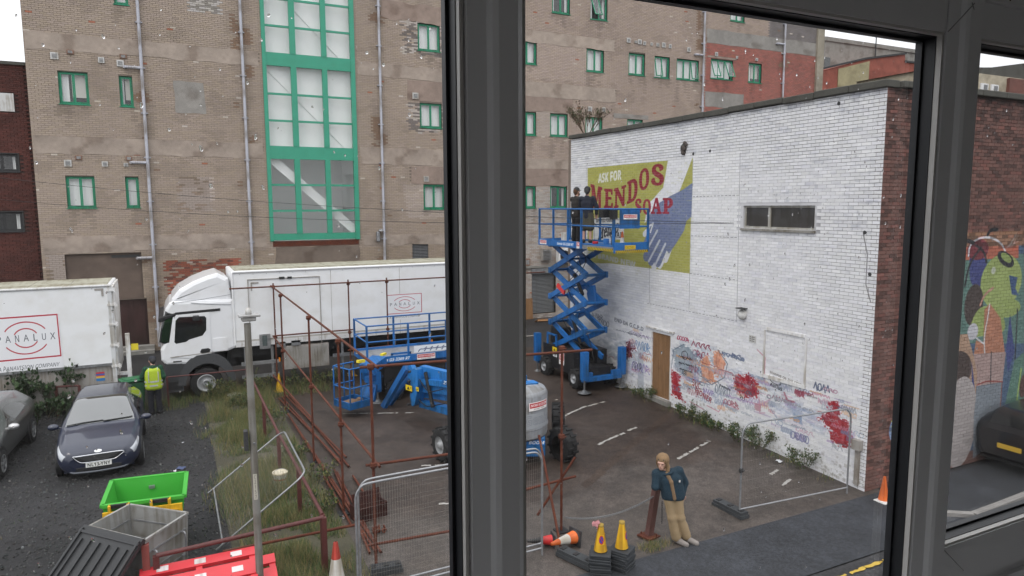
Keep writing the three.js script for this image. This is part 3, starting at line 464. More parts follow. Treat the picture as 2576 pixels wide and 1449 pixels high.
function smudge(c, x, y, rx, ry, col, n = 60) { const a = sp(x, y), b = sp(x + rx, y + ry); const w = b[0] - a[0], h = b[1] - a[1]; c.fillStyle = col; for (let k = 0; k < n; k++) { c.save(); c.translate(a[0] + w * (rnd() + rnd() - 1), a[1] + h * (rnd() + rnd() - 1)); c.rotate(rr(-.5, .5)); c.globalAlpha = rr(.08, .3); c.fillRect(-w * .16, -h * .1, w * rr(.1, .4), h * rr(.08, .3)); c.restore(); } }
const sideMap = canv(sideW, sideH, (c, W, H) => {
  c.fillStyle = '#dedee0'; c.fillRect(0, 0, W, H);
  for (let k = 0; k < 2600; k++) { const y = rnd(), x = rnd(); c.fillStyle = rnd() < .5 ? 'rgba(255,255,255,.22)' : 'rgba(176,178,190,.16)'; c.fillRect(x * W, y * H, rr(6, 60), rr(4, 16)); }
  for (let k = 0; k < 900; k++) { const x = rnd() * W, y = Math.pow(rnd(), 2.4) * H * .42; if (fbm(x / 160, y / 90, 3) < .45) continue; c.fillStyle = rnd() < .5 ? 'rgba(150,153,168,.2)' : 'rgba(120,118,124,.12)'; c.fillRect(x, y, rr(8, 46), rr(5, 15)); }   // weathered old coat
  poly(c, [[1755, 390], [1862, 380], [1862, 760], [1560, 690], [1560, 660], [1740, 690], [1745, 400]], '#e6e6e7');
  // advertisement
  poly(c, [[1478, 423], [1682, 404], [1660, 470], [1625, 540], [1600, 668], [1478, 655]], '#a9a757'); poly(c, [[1743, 398], [1738, 540], [1735, 688], [1478, 655], [1478, 560], [1600, 580], [1690, 500], [1708, 480]], '#a9a757');
  poly(c, [[615, 145], [1222, 85], [1180, 290], [1090, 390], [1040, 500], [1010, 860], [615, 860]], '#aaa858', z7);
  poly(c, [[1220, 60], [1400, 60], [1372, 150], [1300, 335], [1240, 352], [1060, 500], [1085, 395], [1180, 300]], '#e2e2e4', z7);
  poly(c, [[1403, 62], [1403, 262], [1300, 330]], '#aaa858', z7);
  for (const [x0, y0, x1, y1, w] of [[1120, 560, 1040, 640, 26], [1190, 700, 1111, 882, 38], [1230, 700, 1154, 868, 40], [1250, 680, 1198, 826, 36]]) line(c, [[x0, y0], [x1, y1]], w * 1.15, '#dcdde0', z7);
  poly(c, [[1403, 252], [1330, 305], [1235, 352], [1150, 405], [1085, 480], [1058, 545], [1066, 582], [1110, 560], [1100, 620], [1180, 720], [1225, 790], [1277, 713], [1338, 614], [1357, 541], [1394, 510]], '#75809f', z7);
  for (const [x0, y0, x1, y1, w] of [[1120, 560, 1042, 738, 38], [1145, 580, 1052, 812, 40], [1185, 610, 1088, 842, 42], [1225, 640, 1140, 848, 46]]) line(c, [[x0, y0], [x1, y1]], w * 1.2, '#717c9c', z7);
  for (const [x0, y0, x1, y1] of [[1136, 614, 1062, 752], [1154, 688, 1072, 845], [1197, 713, 1122, 870]]) line(c, [[x0, y0], [x1, y1]], 13, '#c9ccd4', z7);
  line(c, [[1060, 590], [1105, 560], [1085, 625]], 10, '#dfe0e2', z7);
  for (const [s, a, b, d, e, k] of [['M', 634, 280, 718, 446, 22], ['E', 737, 303, 800, 442, 4], ['N', 812, 288, 898, 432, -18], ['D', 912, 232, 985, 392, -22], ['O', 1003, 150, 1072, 300, -12], ['S', 1095, 118, 1182, 268, 4]]) letter(c, s, a, b, d, e, '#8b2533', 'bold 100px serif', z7, k);
  for (const [s, a, b, d, e] of [['S', 970, 376, 1016, 486], ['O', 1030, 380, 1086, 490], ['A', 1092, 370, 1168, 485], ['P', 1180, 370, 1250, 485]]) letter(c, s, a, b, d, e, '#96263a', 'bold 100px serif', z7);
  letter(c, 'ASK FOR', 692, 178, 864, 236, '#dcdcd0', 'bold 100px sans-serif', z7, -12); letter(c, 'FEEL BRAND NEW', 585, 782, 972, 866, '#b9bbb6', 'bold 100px sans-serif', z7, 34);
  poly(c, [[660, 520], [830, 505], [885, 560], [885, 680], [650, 690]], '#dddddb', z7); line(c, [[660, 690], [662, 522], [832, 505]], 3, '#22242a', z7); letter(c, 'IMPROVED FORMULA', 672, 520, 815, 552, '#26282e', 'bold 100px sans-serif', z7, -10); letter(c, 'Mendo', 690, 560, 845, 660, '#26282e', 'italic bold 100px serif', z7, -50); letter(c, 'SOAP', 782, 622, 876, 668, '#33353b', 'bold 100px serif', z7);
  for (let k = 0; k < 1300; k++) { const p = sp(rr(1480, 1740), rr(405, 690)); c.fillStyle = rnd() < .6 ? 'rgba(226,226,222,.1)' : 'rgba(150,150,60,.12)'; c.fillRect(p[0], p[1], rr(3, 26), rr(2, 9)); }    // brush-thin patches
  // setting-out lines
  c.setLineDash([14, 9]); for (const l of [[[1743, 495], [1860, 491]], [[1739, 593], [1857, 598]], [[1736, 688], [1855, 705]], [[1628, 763], [1735, 784], [1853, 808]]]) line(c, l, 2, 'rgba(50,50,55,.8)');
  c.setLineDash([]); for (const l of [[[1634, 665], [1634, 763]], [[1735, 688], [1733, 785]], [[1862, 385], [1853, 808]]]) line(c, l, 2, 'rgba(60,60,65,.7)');
  line(c, [[1475, 423], [1475, 660]], 2, 'rgba(90,90,70,.6)');
  // graffiti along the foot
  smudge(c, 1560, 880, 70, 60, '#8c97a3', 90); smudge(c, 1590, 930, 60, 40, '#a9a2c2', 60); smudge(c, 1760, 900, 70, 60, '#8d9bab', 110); smudge(c, 1900, 960, 160, 70, '#b4bac8', 130); smudge(c, 1850, 970, 60, 40, '#9a86b4', 50); smudge(c, 2010, 1040, 90, 60, '#93a0bb', 110); smudge(c, 1930, 1075, 50, 18, '#e08a35', 60); smudge(c, 1990, 1060, 60, 30, '#c3a5b5', 50);
  poly(c, [[1605, 880], [1618, 870], [1620, 1000], [1604, 1000]], 'rgba(150,158,170,.5)');
  letter(c, 'END DA G.C.P.D', 1546, 802, 1618, 830, '#5a6068', '100px sans-serif', sp, 14);
  for (const [x, y, w, h, col, lw, n] of [[1490, 785, 28, 22, '#4c535e', 3, 4], [1503, 800, 30, 24, '#3d444f', 3, 4], [1550, 828, 50, 16, '#6a7079', 3, 7], [1582, 832, 50, 24, '#565c66', 3, 6], [1590, 850, 46, 40, '#4f7fae', 4, 6], [1575, 862, 26, 22, '#7d1a32', 5, 4], [1590, 905, 44, 38, '#8f7fb8', 5, 5], [1592, 905, 24, 34, '#2f3440', 3, 4], [1704, 842, 30, 20, '#a93a5c', 4, 5], [1740, 856, 48, 26, '#8c2846', 5, 4], [1744, 876, 42, 32, '#8f2b4a', 4, 4], [1812, 884, 62, 26, '#77839c', 5, 6], [1842, 888, 24, 14, '#5b6784', 4, 2], [1696, 960, 40, 24, '#aab5c2', 4, 4], [1740, 948, 42, 28, '#6c808c', 4, 4], [1770, 975, 26, 24, '#7950a3', 3, 5], [1800, 962, 36, 40, '#707c89', 4, 5], [1862, 990, 18, 22, '#33383f', 3, 3], [1930, 990, 70, 34, '#8e939b', 5, 6], [2048, 958, 40, 34, '#5f6880', 5, 4], [2072, 972, 36, 20, '#b08a9c', 4, 3], [1990, 1080, 46, 40, '#8c8fae', 5, 4], [2000, 1085, 30, 30, '#6b6e8c', 4, 3], [2050, 1045, 30, 24, '#c2bdd0', 4, 4]]) scrawl(c, x, y, w, h, col, lw, n);
  for (const [p, col] of [[[[1576, 860], [1588, 856], [1587, 900], [1575, 900]], '#5f1226'], [[[1687, 925], [1708, 945], [1710, 985], [1720, 1010], [1690, 990]], '#a3222d'], [[[1845, 945], [1880, 940], [1905, 965], [1905, 1000], [1880, 1000], [1850, 980]], '#a3232f'], [[[2055, 1050], [2082, 1043], [2082, 1010], [2108, 1008], [2115, 1052], [2135, 1060], [2135, 1095], [2148, 1112], [2120, 1122], [2090, 1110], [2085, 1075]], '#a01f2b'], [[[1762, 905], [1780, 893], [1790, 925], [1800, 962], [1765, 960]], '#d99a7c'], [[[1796, 885], [1806, 880], [1826, 915], [1815, 945], [1795, 940]], '#d99a7c'], [[[1690, 880], [1720, 866], [1752, 890], [1750, 940], [1735, 960], [1700, 930]], 'rgba(134,148,160,.75)']]) rough(c, p, col);
  for (const l of [[[1762, 905], [1755, 940], [1790, 968], [1822, 950], [1830, 915], [1806, 880]], [[1752, 890], [1748, 945]], [[1720, 866], [1695, 880], [1688, 925]]]) line(c, l, 5, 'rgba(95,108,122,.8)');
  for (const l of [[[1735, 1010], [1770, 1030]], [[1778, 1020], [1808, 1036], [1820, 1012], [1856, 1030]], [[1880, 1010], [1930, 1022]], [[1905, 880], [1925, 900], [1922, 960]]]) line(c, l, 5, 'rgba(190,110,130,.6)');
  { const pal = ['#8f97a6', '#a7adb9', '#7c8aa3', '#a48fb8', '#c08ea2', '#d39a6a', '#8c2a3c', '#5d6470', '#b3b8c2', '#6f86a8'];
    for (let k = 0; k < 60; k++) { const x = rr(1690, 2120), a = 880 + (x - 1690) * .27, b = 985 + (x - 1690) * .36; smudge(c, x, mix(a, b, .1 + .8 * rnd()), rr(14, 44), rr(8, 22), ['#b9c0cd', '#c9b2c0', '#a9b6c8', '#cdb9a8', '#b3a6c4'][k % 5], 26); }
    for (let k = 0; k < 150; k++) { const x = rr(1690, 2140), a = 872 + (x - 1690) * .27, b = 985 + (x - 1690) * .36, y = mix(a, b, .08 + .85 * rnd()); c.globalAlpha = rr(.35, .8); scrawl(c, x, y, rr(14, 46), rr(9, 30), pal[Math.floor(rnd() * pal.length)], rr(2, 6), 2 + Math.floor(rnd() * 5)); }
    for (let k = 0; k < 26; k++) { const x = rr(1500, 1632), y = rr(815, 930); c.globalAlpha = rr(.35, .75); scrawl(c, x, y, rr(12, 34), rr(9, 26), pal[Math.floor(rnd() * pal.length)], rr(2, 5), 2 + Math.floor(rnd() * 4)); }
    for (let k = 0; k < 12; k++) { c.globalAlpha = .5; const x = rr(1700, 2080), y = 900 + (x - 1690) * .3 + rr(-10, 60); line(c, [[x, y], [x + rr(-6, 16), y + rr(10, 30)], [x + rr(14, 36), y + rr(0, 30)]], rr(4, 9), pal[Math.floor(rnd() * pal.length)]); } c.globalAlpha = 1; }
  c.strokeStyle = '#20242a'; c.lineWidth = 3; { const a = sp(1722, 905); c.beginPath(); c.ellipse(a[0], a[1] - 22, 22, 20, 0, 0, 7); c.stroke(); c.beginPath(); c.ellipse(a[0], a[1] + 62, 14, 13, 0, 0, 7); c.stroke(); c.beginPath(); c.ellipse(a[0], a[1] + 62, 7, 6, 0, 0, 7); c.stroke(); }
  scrawl(c, 1707, 893, 34, 14, '#20242a', 3, 5); scrawl(c, 1708, 910, 36, 14, '#20242a', 3, 5); scrawl(c, 1710, 926, 32, 12, '#20242a', 3, 5);
  letter(c, 'locste', 1812, 968, 1838, 982, '#1f2126', 'bold 100px sans-serif', sp, 8); letter(c, 'earlus', 1938, 962, 1968, 982, '#23262b', 'italic 100px sans-serif', sp, 8); { const a = sp(1950, 958); c.strokeStyle = '#24272c'; c.lineWidth = 3; c.beginPath(); c.ellipse(a[0], a[1], 30, 13, .2, 0, 7); c.stroke(); }
  letter(c, 'OKONAR', 1950, 1000, 2048, 1036, '#9a9ca2', '100px sans-serif', sp, 8); letter(c, 'SUC', 1742, 955, 1762, 978, '#8d2630', '100px sans-serif', sp, 8); letter(c, 'RJONER', 1748, 980, 1790, 1012, '#8d2630', 'italic 100px sans-serif', sp, 26); letter(c, 'album', 2030, 992, 2056, 1004, '#555', 'italic 100px sans-serif'); letter(c, 'KONAR', 1816, 886, 1872, 908, '#6f7b93', 'bold 100px sans-serif', sp, 8);
  letter(c, 'BEWARE OF THE DOG', 1936, 944, 2016, 960, '#77716c', '100px sans-serif', sp, 18);
  smudge(c, 1965, 930, 40, 10, '#b05a75', 40);
  for (let k = 0; k < 160; k++) { const p = sp(rr(1640, 2170), rr(450, 1180)); c.fillStyle = 'rgba(60,56,54,.5)'; c.fillRect(p[0], p[1], rr(1, 4), rr(1, 7)); }
  line(c, [[2172, 590], [2182, 640], [2178, 715], [2190, 760]], 4, 'rgba(70,66,66,.6)');
  for (let k = 0; k < 500; k++) { const z = rr(WZ0, WZ1); c.fillStyle = 'rgba(96,86,72,.22)'; c.fillRect(sX(z), sY(.1 + gh(13.1, z) + Math.pow(rnd(), 3) * .45), rr(3, 16), rr(3, 14)); }   // splash-back mud, moss
});
const mortMap = canv(1024, Math.round(1024 * WH / 12.4), (c, W, H) => {  // paint bridges the joints low down; bare dark joints high up and near the corner
  const im = c.createImageData(W, H);
  for (let j = 0; j < H; j++) for (let i = 0; i < W; i++) {
    const z = WZ0 + i / W * 12.4, y = WH - j / H * WH, n = fbm(z * 1.6, y * 1.6, 4) - .5;
    let k = clamp((y - 7.15 + n * 2.2) * 1.6); k = Math.max(k, clamp((z + 11.5 + n * 3) * .9) * clamp((y - 2.6 + n) * 1.1) * .62, .05 + .1 * n);
    if (z > -21.4 && z < -15.4 && y > 4.2 && y < 7.5) k *= .25;
    const q = (j * W + i) * 4; im.data[q] = mix(205, 92, k); im.data[q + 1] = mix(205, 90, k); im.data[q + 2] = mix(208, 92, k); im.data[q + 3] = 255;
  }
  c.putImageData(im, 0, 0);
});
// the painted advertisement must run across the joints too
const jointMap = canv(sideW, sideH, (c, W, H) => { c.drawImage(mortMap.image, 0, 0, W, H); c.save(); c.beginPath(); [[1478, 423], [1743, 398], [1735, 688], [1478, 655]].forEach((p, i) => { const q = sp(...p); i ? c.lineTo(...q) : c.moveTo(...q); }); c.clip(); c.globalAlpha = .55; c.drawImage(sideMap.image, 0, 0); c.restore(); c.save(); c.beginPath(); c.rect(0, sY(2.9), W, H); c.clip(); c.globalAlpha = .85; c.drawImage(sideMap.image, 0, 0); c.restore(); });
const sideBrickM = mat([1, 1, 1], .6, 0, { map: sideMap, vertexColors: true }), sideJointM = mat([1, 1, 1], .75, 0, { map: jointMap });
function faceBricks(o) {                                      // bricks of one wall: o.at(s, y, d) gives a point s along, y up, d proud
  const P = [], N = [], U = [], K = [], singles = [];
  for (let r = 0, y = 0; y < o.h - .02; r++, y += BH) {
    for (let s = r % 2 ? -BL / 2 : 0; s < o.len; s += BL) {
      const a = Math.max(0, s) + .0055, b = Math.min(o.len, s + BL) - .0055, c = y + .0055, e = Math.min(o.h, y + BH) - .0055; if (b - a < .03) continue;
      if (o.holes.some(q => b > q[0] && a < q[1] && e > q[2] && c < q[3])) continue;
      const col = o.col((a + b) / 2, (c + e) / 2), d = o.proud + rr(-.0015, .0015), p = [], n = [], u = [], k = [];
      const quad = (A, Bq, Cq, D, nn) => { for (const v of [A, Bq, Cq, A, Cq, D]) { const w = o.at(...v); p.push(w.x, w.y, w.z); n.push(...nn); u.push(v[0] / o.len, v[1] / o.h); k.push(...col); } };
      quad([a, c, d], [b, c, d], [b, e, d], [a, e, d], o.n); quad([a, c, 0], [b, c, 0], [b, c, d], [a, c, d], [0, -1, 0]); quad([a, e, d], [b, e, d], [b, e, 0], [a, e, 0], [0, 1, 0]); quad([a, c, 0], [a, c, d], [a, e, d], [a, e, 0], o.nl); quad([b, c, d], [b, c, 0], [b, e, 0], [b, e, d], o.nr);
      if (o.single((a + b) / 2, (c + e) / 2) && singles.length < o.most) singles.push([p, n, u, k]); else { P.push(...p); N.push(...n); U.push(...u); K.push(...k); }
    }
  }
  const mk = (p, n, u, k) => { const g = new THREE.BufferGeometry(); g.setAttribute('position', new THREE.Float32BufferAttribute(p, 3)); g.setAttribute('normal', new THREE.Float32BufferAttribute(n, 3)); g.setAttribute('uv', new THREE.Float32BufferAttribute(u, 2)); g.setAttribute('color', new THREE.Float32BufferAttribute(k, 3)); return g; };
  const rest = new THREE.Mesh(mk(P, N, U, K), o.m); rest.name = 'bricks'; o.parent.add(stuff(rest));
  for (const q of singles) { const b = new THREE.Mesh(mk(...q), o.m); b.name = 'brick'; o.parent.add(b); }
}
{
  const s = shp(rect(0, 0, 12.18, WH)); for (const h of holeS) s.holes.push(new THREE.Path([[h.z0 - WZ0, h.y0], [h.z0 - WZ0, h.y1], [h.z1 - WZ0, h.y1], [h.z1 - WZ0, h.y0]].map(p => new THREE.Vector2(...p))));
  const g = new THREE.ExtrudeGeometry(s, { depth: .22, bevelEnabled: false }), u = g.attributes.uv, p = g.attributes.position; for (let i = 0; i < p.count; i++) u.setXY(i, p.getX(i) / 12.4, p.getY(i) / WH);
  g.rotateY(-Math.PI / 2); g.translate(WX + .23, 0, WZ0);      // x along the wall becomes z
  const wall = M('side_wall', g, sideJointM, whiteB, true); wall.userData.label = 'white painted brick wall with green and red soap advertisement';
  faceBricks({ parent: wall, m: sideBrickM, len: 12.4, h: WH, proud: .009, at: (a, y, d) => V(WX + .01 - d, y, WZ0 + a), n: [-1, 0, 0], nl: [0, 0, -1], nr: [0, 0, 1], most: 210,
    holes: holeS.map(h => [h.z0 - WZ0, h.z1 - WZ0, h.y0, h.y1]), single: (a, y) => a > 10.0 && y > 5.9, col: (a, y) => { const j = rr(.9, 1.03); return [j, j, j * rr(.985, 1.02)]; } });
}
// red brick front with the abstract mural
const FX1 = 24, FL = FX1 - WX;
const fp = (x, y) => { const p = onZ(x, y, WZ1); return [(p.x - WX) / FL * 2048, (WH - p.y) / WH * 1619]; };
const fz = (x, y) => fp(2374.7 + x * .5367, 563.5 + y * .5367);
const frontMap = canv(2048, 1619, (c, W, H) => {
  c.fillStyle = '#6a4c45'; c.fillRect(0, 0, W, H);
  for (let k = 0; k < 3000; k++) { c.fillStyle = rnd() < .5 ? 'rgba(70,46,44,.2)' : 'rgba(140,96,80,.16)'; c.fillRect(rnd() * W, rnd() * H, rr(8, 60), rr(5, 14)); }
  for (let k = 0; k < 900; k++) { c.fillStyle = 'rgba(40,38,36,.22)'; c.fillRect(rnd() * W, Math.pow(rnd(), 3) * H * .16, rr(8, 50), rr(5, 20)); }
  const curve = (pts, col, w) => { c.beginPath(); pts.forEach((p, i) => { const q = fz(...p); if (!i) c.moveTo(...q); else { const o = fz(...pts[i - 1]); c.quadraticCurveTo(o[0], o[1], (o[0] + q[0]) / 2, (o[1] + q[1]) / 2); if (i === pts.length - 1) c.lineTo(...q); } }); if (w) { c.strokeStyle = col; c.lineWidth = w; c.lineCap = 'round'; c.stroke(); } else { c.closePath(); c.fillStyle = col; c.fill(); } };
  const blob = (x, y, rx, ry, col, ro = 0) => { const q = fz(x, y), e = fz(x + rx, y + ry); c.fillStyle = col; c.beginPath(); c.ellipse(q[0], q[1], e[0] - q[0], e[1] - q[1], ro, 0, 7); c.fill(); };
  curve([[-120, 520], [-190, 700], [-230, 900], [-210, 1120], [-60, 1120], [-60, 520]], '#5f8280');   // green-grey sheet wrapping the corner
  blob(-210, 960, 42, 60, '#7d8fb0'); for (let k = 0; k < 4; k++) curve([[-245, 925 + k * 24], [-180, 915 + k * 24]], '#a9b36a', 6);
  poly(c, [[60, 110], [375, 95], [375, 1000], [20, 1090], [-60, 1100], [40, 500]], '#3f5a78', fz);
  poly(c, [[60, 150], [375, 140], [375, 560], [40, 560]], '#557a72', fz);
  poly(c, [[75, 100], [350, 100], [350, 160], [75, 170]], '#b0604a', fz); poly(c, [[75, 40], [375, 30], [375, 100], [75, 110]], '#8e6a52', fz);
  curve([[120, 160], [200, 150], [200, 230], [180, 300], [120, 290], [120, 160]], '#36407a');
  blob(160, 120, 46, 46, '#6e2a33'); curve([[115, 150], [120, 100], [160, 66], [220, 60], [270, 90], [288, 130]], '#cfd2da', 10); curve([[70, 90], [110, 75], [140, 90]], '#22252b', 18); curve([[150, 100], [190, 130], [200, 180]], '#22252b', 12); curve([[175, 110], [120, 180], [98, 290]], '#23262c', 12); curve([[205, 50], [220, 25], [250, 25]], '#22252b', 16);
  blob(270, 270, 84, 118, '#95a860'); blob(232, 218, 9, 16, '#c5cdb9'); blob(290, 165, 40, 28, '#1f2226', .4); blob(292, 158, 26, 16, '#8da25a', .4); poly(c, [[305, 240], [345, 250], [335, 300], [350, 335], [318, 330]], '#33507a', fz);
  blob(140, 380, 36, 92, '#3b3330'); blob(300, 395, 55, 36, '#92a65c'); curve([[170, 380], [190, 330], [230, 300]], '#b98a78', 12);
  curve([[110, 520], [150, 400], [215, 375], [270, 400], [300, 520], [110, 530]], '#8fa35a'); poly(c, [[190, 400], [215, 372], [265, 440], [285, 600], [140, 610], [150, 545], [185, 560]], '#b0765a', fz); curve([[214, 376], [205, 440], [186, 540], [196, 670]], '#cfcfd2', 8); curve([[186, 560], [150, 535], [140, 510]], '#cfcfd2', 8); blob(135, 505, 22, 36, '#c3c4cb');
  poly(c, [[140, 610], [290, 600], [275, 740], [150, 760]], '#a28b86', fz); line(c, [[222, 600], [218, 745]], 7, '#24262c', fz); poly(c, [[36, 520], [110, 515], [140, 620], [155, 700], [150, 800], [30, 800]], '#a98a72', fz); blob(62, 690, 60, 80, '#3a2e2b'); poly(c, [[130, 640], [150, 820], [130, 830]], '#34407a', fz); poly(c, [[290, 590], [310, 420], [330, 600], [300, 700]], '#33407a', fz);
  line(c, [[345, 400], [332, 650]], 9, '#23272d', fz); blob(76, 930, 62, 190, '#a29c9b'); poly(c, [[155, 760], [272, 740], [262, 900], [250, 1010], [135, 1100], [140, 900]], '#76808a', fz); curve([[155, 755], [200, 735], [275, 740]], '#8c3a34', 6); line(c, [[272, 745], [262, 900]], 6, '#8a4a34', fz); curve([[5, 1005], [20, 1003], [38, 1020]], '#33363c', 8); poly(c, [[330, 640], [375, 600], [375, 960], [300, 990], [275, 900]], '#50786a', fz); line(c, [[362, 680], [340, 840]], 12, '#8fae5c', fz); blob(370, 760, 12, 50, '#4a3029');
  c.fillStyle = 'rgba(112,102,100,.16)'; c.fillRect(W * .2, H * .36, W, H); for (let k = 0; k < 8; k++) line(c, [[290 + k * 4, 110], [330 + rr(-20, 40), 30 + rr(0, 60)]], 4, 'rgba(200,200,205,.35)', fz);
});
const frontBrickM = mat([1, 1, 1], .85, 0, { map: frontMap, vertexColors: true }), frontJointM = mat([.62, .6, .58], .95, 0, { map: frontMap });
{
  const g = new THREE.BoxGeometry(FL, WH, .2); g.translate(WX + .02 + FL / 2, WH / 2, WZ1 - .11); const p = g.attributes.position, u = g.attributes.uv; for (let i = 0; i < p.count; i++) u.setXY(i, (p.getX(i) - WX) / FL, p.getY(i) / WH);
  const wall = M('front_wall', g, frontJointM, whiteB, true); wall.userData.label = 'red brick front wall with a large abstract mural';
  faceBricks({ parent: wall, m: frontBrickM, len: FL, h: WH, proud: .01, at: (a, y, d) => V(WX + a, y, WZ1 - .01 + d), n: [0, 0, 1], nl: [-1, 0, 0], nr: [1, 0, 0], most: 85, holes: [], single: (a, y) => a < 1.2 && y > 6.2, col: (a, y) => { const mu = y < 5.1 && a > 2.2, j = rnd(); const k = mu ? rr(.85, 1.08) : j < .24 ? .5 : rr(.75, 1.15); return mu ? [k, k, k] : [k * (j > .8 ? 1.18 : 1), k * .97, k * .95]; } });
  M('roof', bb(WX + .24, FX1, WH - .35, WH - .2, WZ0, WZ1 - .22), MT.dark, whiteB); M('rear_wall', bb(WX + .02, FX1, 0, WH, WZ0 - .2, WZ0), MT.renderB, whiteB); M('far_wall', bb(FX1, FX1 + .2, 0, WH, WZ0, WZ1), MT.renderB, whiteB);
}
{ // coping stones, mossy and uneven
  for (let k = 0; k < 14; k++) { const z0 = WZ0 - .05 + k * .892; const y = WH + rr(-.01, .015); M('coping_stone', rb(.42, .13 + rr(0, .03), .885, .025, WX + .12, y + .07, z0 + .445, rr(-.008, .008)), MT.coping, whiteB); }
  for (let k = 0; k < 12; k++) M('coping_stone', rb(.885, .14, .42, .025, WX + .35 + .445 + k * .892, WH + .07, WZ1 - .1), MT.coping, whiteB);
  // strip window
  const h = holeS[0], z = (h.z0 + h.z1) / 2 - .28, x = WX + .06, fm = mat([.42, .42, .4], .6, 0, { map: tDirt }), dusty = mat([.06, .06, .062], .35, 0, { map: tDirt });
  const w = M('strip_window', [bb(x, x + .06, h.y0, h.y0 + .05, h.z0, h.z1), bb(x, x + .06, h.y1 - .05, h.y1, h.z0, h.z1), bb(x, x + .06, h.y0 + .05, h.y1 - .05, h.z0, h.z0 + .05), bb(x, x + .06, h.y0 + .05, h.y1 - .05, h.z1 - .05, h.z1), bb(x - .005, x + .06, h.y0 + .05, h.y1 - .05, z - .04, z + .04)], fm, whiteB);
  M('pane', bb(x + .025, x + .031, h.y0 + .05, h.y1 - .05, h.z0 + .05, z - .04), dusty, w); M('pane', bb(x + .025, x + .031, h.y0 + .05, h.y1 - .05, z + .04, h.z1 - .05), dusty, w);
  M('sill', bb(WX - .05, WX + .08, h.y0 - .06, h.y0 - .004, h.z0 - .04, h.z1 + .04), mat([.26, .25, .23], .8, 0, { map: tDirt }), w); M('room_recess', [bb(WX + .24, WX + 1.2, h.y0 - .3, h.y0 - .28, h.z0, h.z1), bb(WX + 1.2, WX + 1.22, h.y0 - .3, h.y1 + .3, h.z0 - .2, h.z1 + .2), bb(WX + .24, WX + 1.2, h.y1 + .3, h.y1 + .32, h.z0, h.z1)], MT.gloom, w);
  // plywood door, step and drip mould
  const d = holeS[1], D = M('door', [bb(WX + .04, WX + .075, d.y0, d.y1, d.z0, d.z0 + .285), bb(WX + .045, WX + .08, d.y0, d.y1, d.z0 + .289, d.z1)], MT.ply, whiteB); M('frame', [bb(WX + .005, WX + .1, d.y0, d.y1, d.z0 - .03, d.z0 - .002), bb(WX + .005, WX + .1, d.y0, d.y1, d.z1 + .002, d.z1 + .03)], MT.whiteP, D);
  M('door_step', bb(WX - .16, WX - .002, -.05, d.y0, d.z0 - .12, d.z1 + .12), MT.conc, whiteB); M('drip_mould', bb(WX - .05, WX, d.y1 + .1, d.y1 + .15, d.z0 - .28, d.z1 + .2), MT.whiteP, whiteB);
  // bricked-up window: raised surround
  const q = { z0: -12.52, z1: -11.33, y0: 1.97, y1: 3.1 }; M('blocked_window', [bb(WX - .03, WX, q.y0 - .08, q.y0, q.z0 - .12, q.z1 + .06), bb(WX - .03, WX, q.y1, q.y1 + .07, q.z0, q.z1), bb(WX - .025, WX, q.y0, q.y1, q.z0 - .06, q.z0 - .02), bb(WX - .025, WX, q.y0, q.y1, q.z1 + .01, q.z1 + .05)], MT.whiteP, whiteB);
  const l = onX(1870, 790, WX), L = M('bulkhead_light', [tr(new THREE.SphereGeometry(.13, 16, 10, 0, 6.3, 0, 1.6), WX - .03, l.y - .02, l.z, 0, 0, Math.PI / 2.3), tr(new THREE.CylinderGeometry(.13, .13, .04, 16), WX - .02, l.y, l.z, 0, 0, Math.PI / 2)], MT.vent, whiteB); M('lamp_hood', bb(WX - .2, WX, l.y + .15, l.y + .17, l.z - .1, l.z + .14), MT.dark, L);
  const a = onX(1893, 853, WX); const g = M('air_brick', bb(WX - .012, WX, a.y - .09, a.y + .09, a.z - .11, a.z + .11), MT.vent, whiteB); M('slots', [-.05, 0, .05].flatMap(y => [-.06, 0, .06].map(z2 => bb(WX - .016, WX - .012, a.y + y - .008, a.y + y + .008, a.z + z2 - .02, a.z + z2 + .02))), MT.dark, g);
  // knocked-out hole with rubble
  const k = onX(1724, 370, WX); const H = M('wall_hole', tr(new THREE.CylinderGeometry(.13, .16, .012, 9), WX - .002, k.y - .03, k.z, 0, .4, Math.PI / 2), MT.black, whiteB); M('rubble', [0, 1, 2, 3, 4, 5].map(i => tr(new THREE.DodecahedronGeometry(rr(.05, .08)), WX - .03, k.y + rr(-.16, .12), k.z + rr(-.1, .1), rnd(), rnd(), rnd())), mat([.12, .1, .09], .95, 0, { map: tFine }), H);
  for (const [x2, y2] of [[1744, 387], [1786, 380], [2110, 260], [2175, 585], [2188, 690]]) { const e = onX(x2, y2, WX); M('wall_hole', tr(new THREE.CylinderGeometry(.035, .05, .012, 7), WX - .002, e.y, e.z, 0, 0, Math.PI / 2), MT.dark, whiteB); }
  const m2 = onX(2160, 1130, WX); M('conduit', [bb(WX - .05, WX, .1, m2.y, m2.z - .05, m2.z + .05), bb(WX - .12, WX, m2.y, m2.y + .22, m2.z - .1, m2.z + .1)], MT.greybox, whiteB);
}

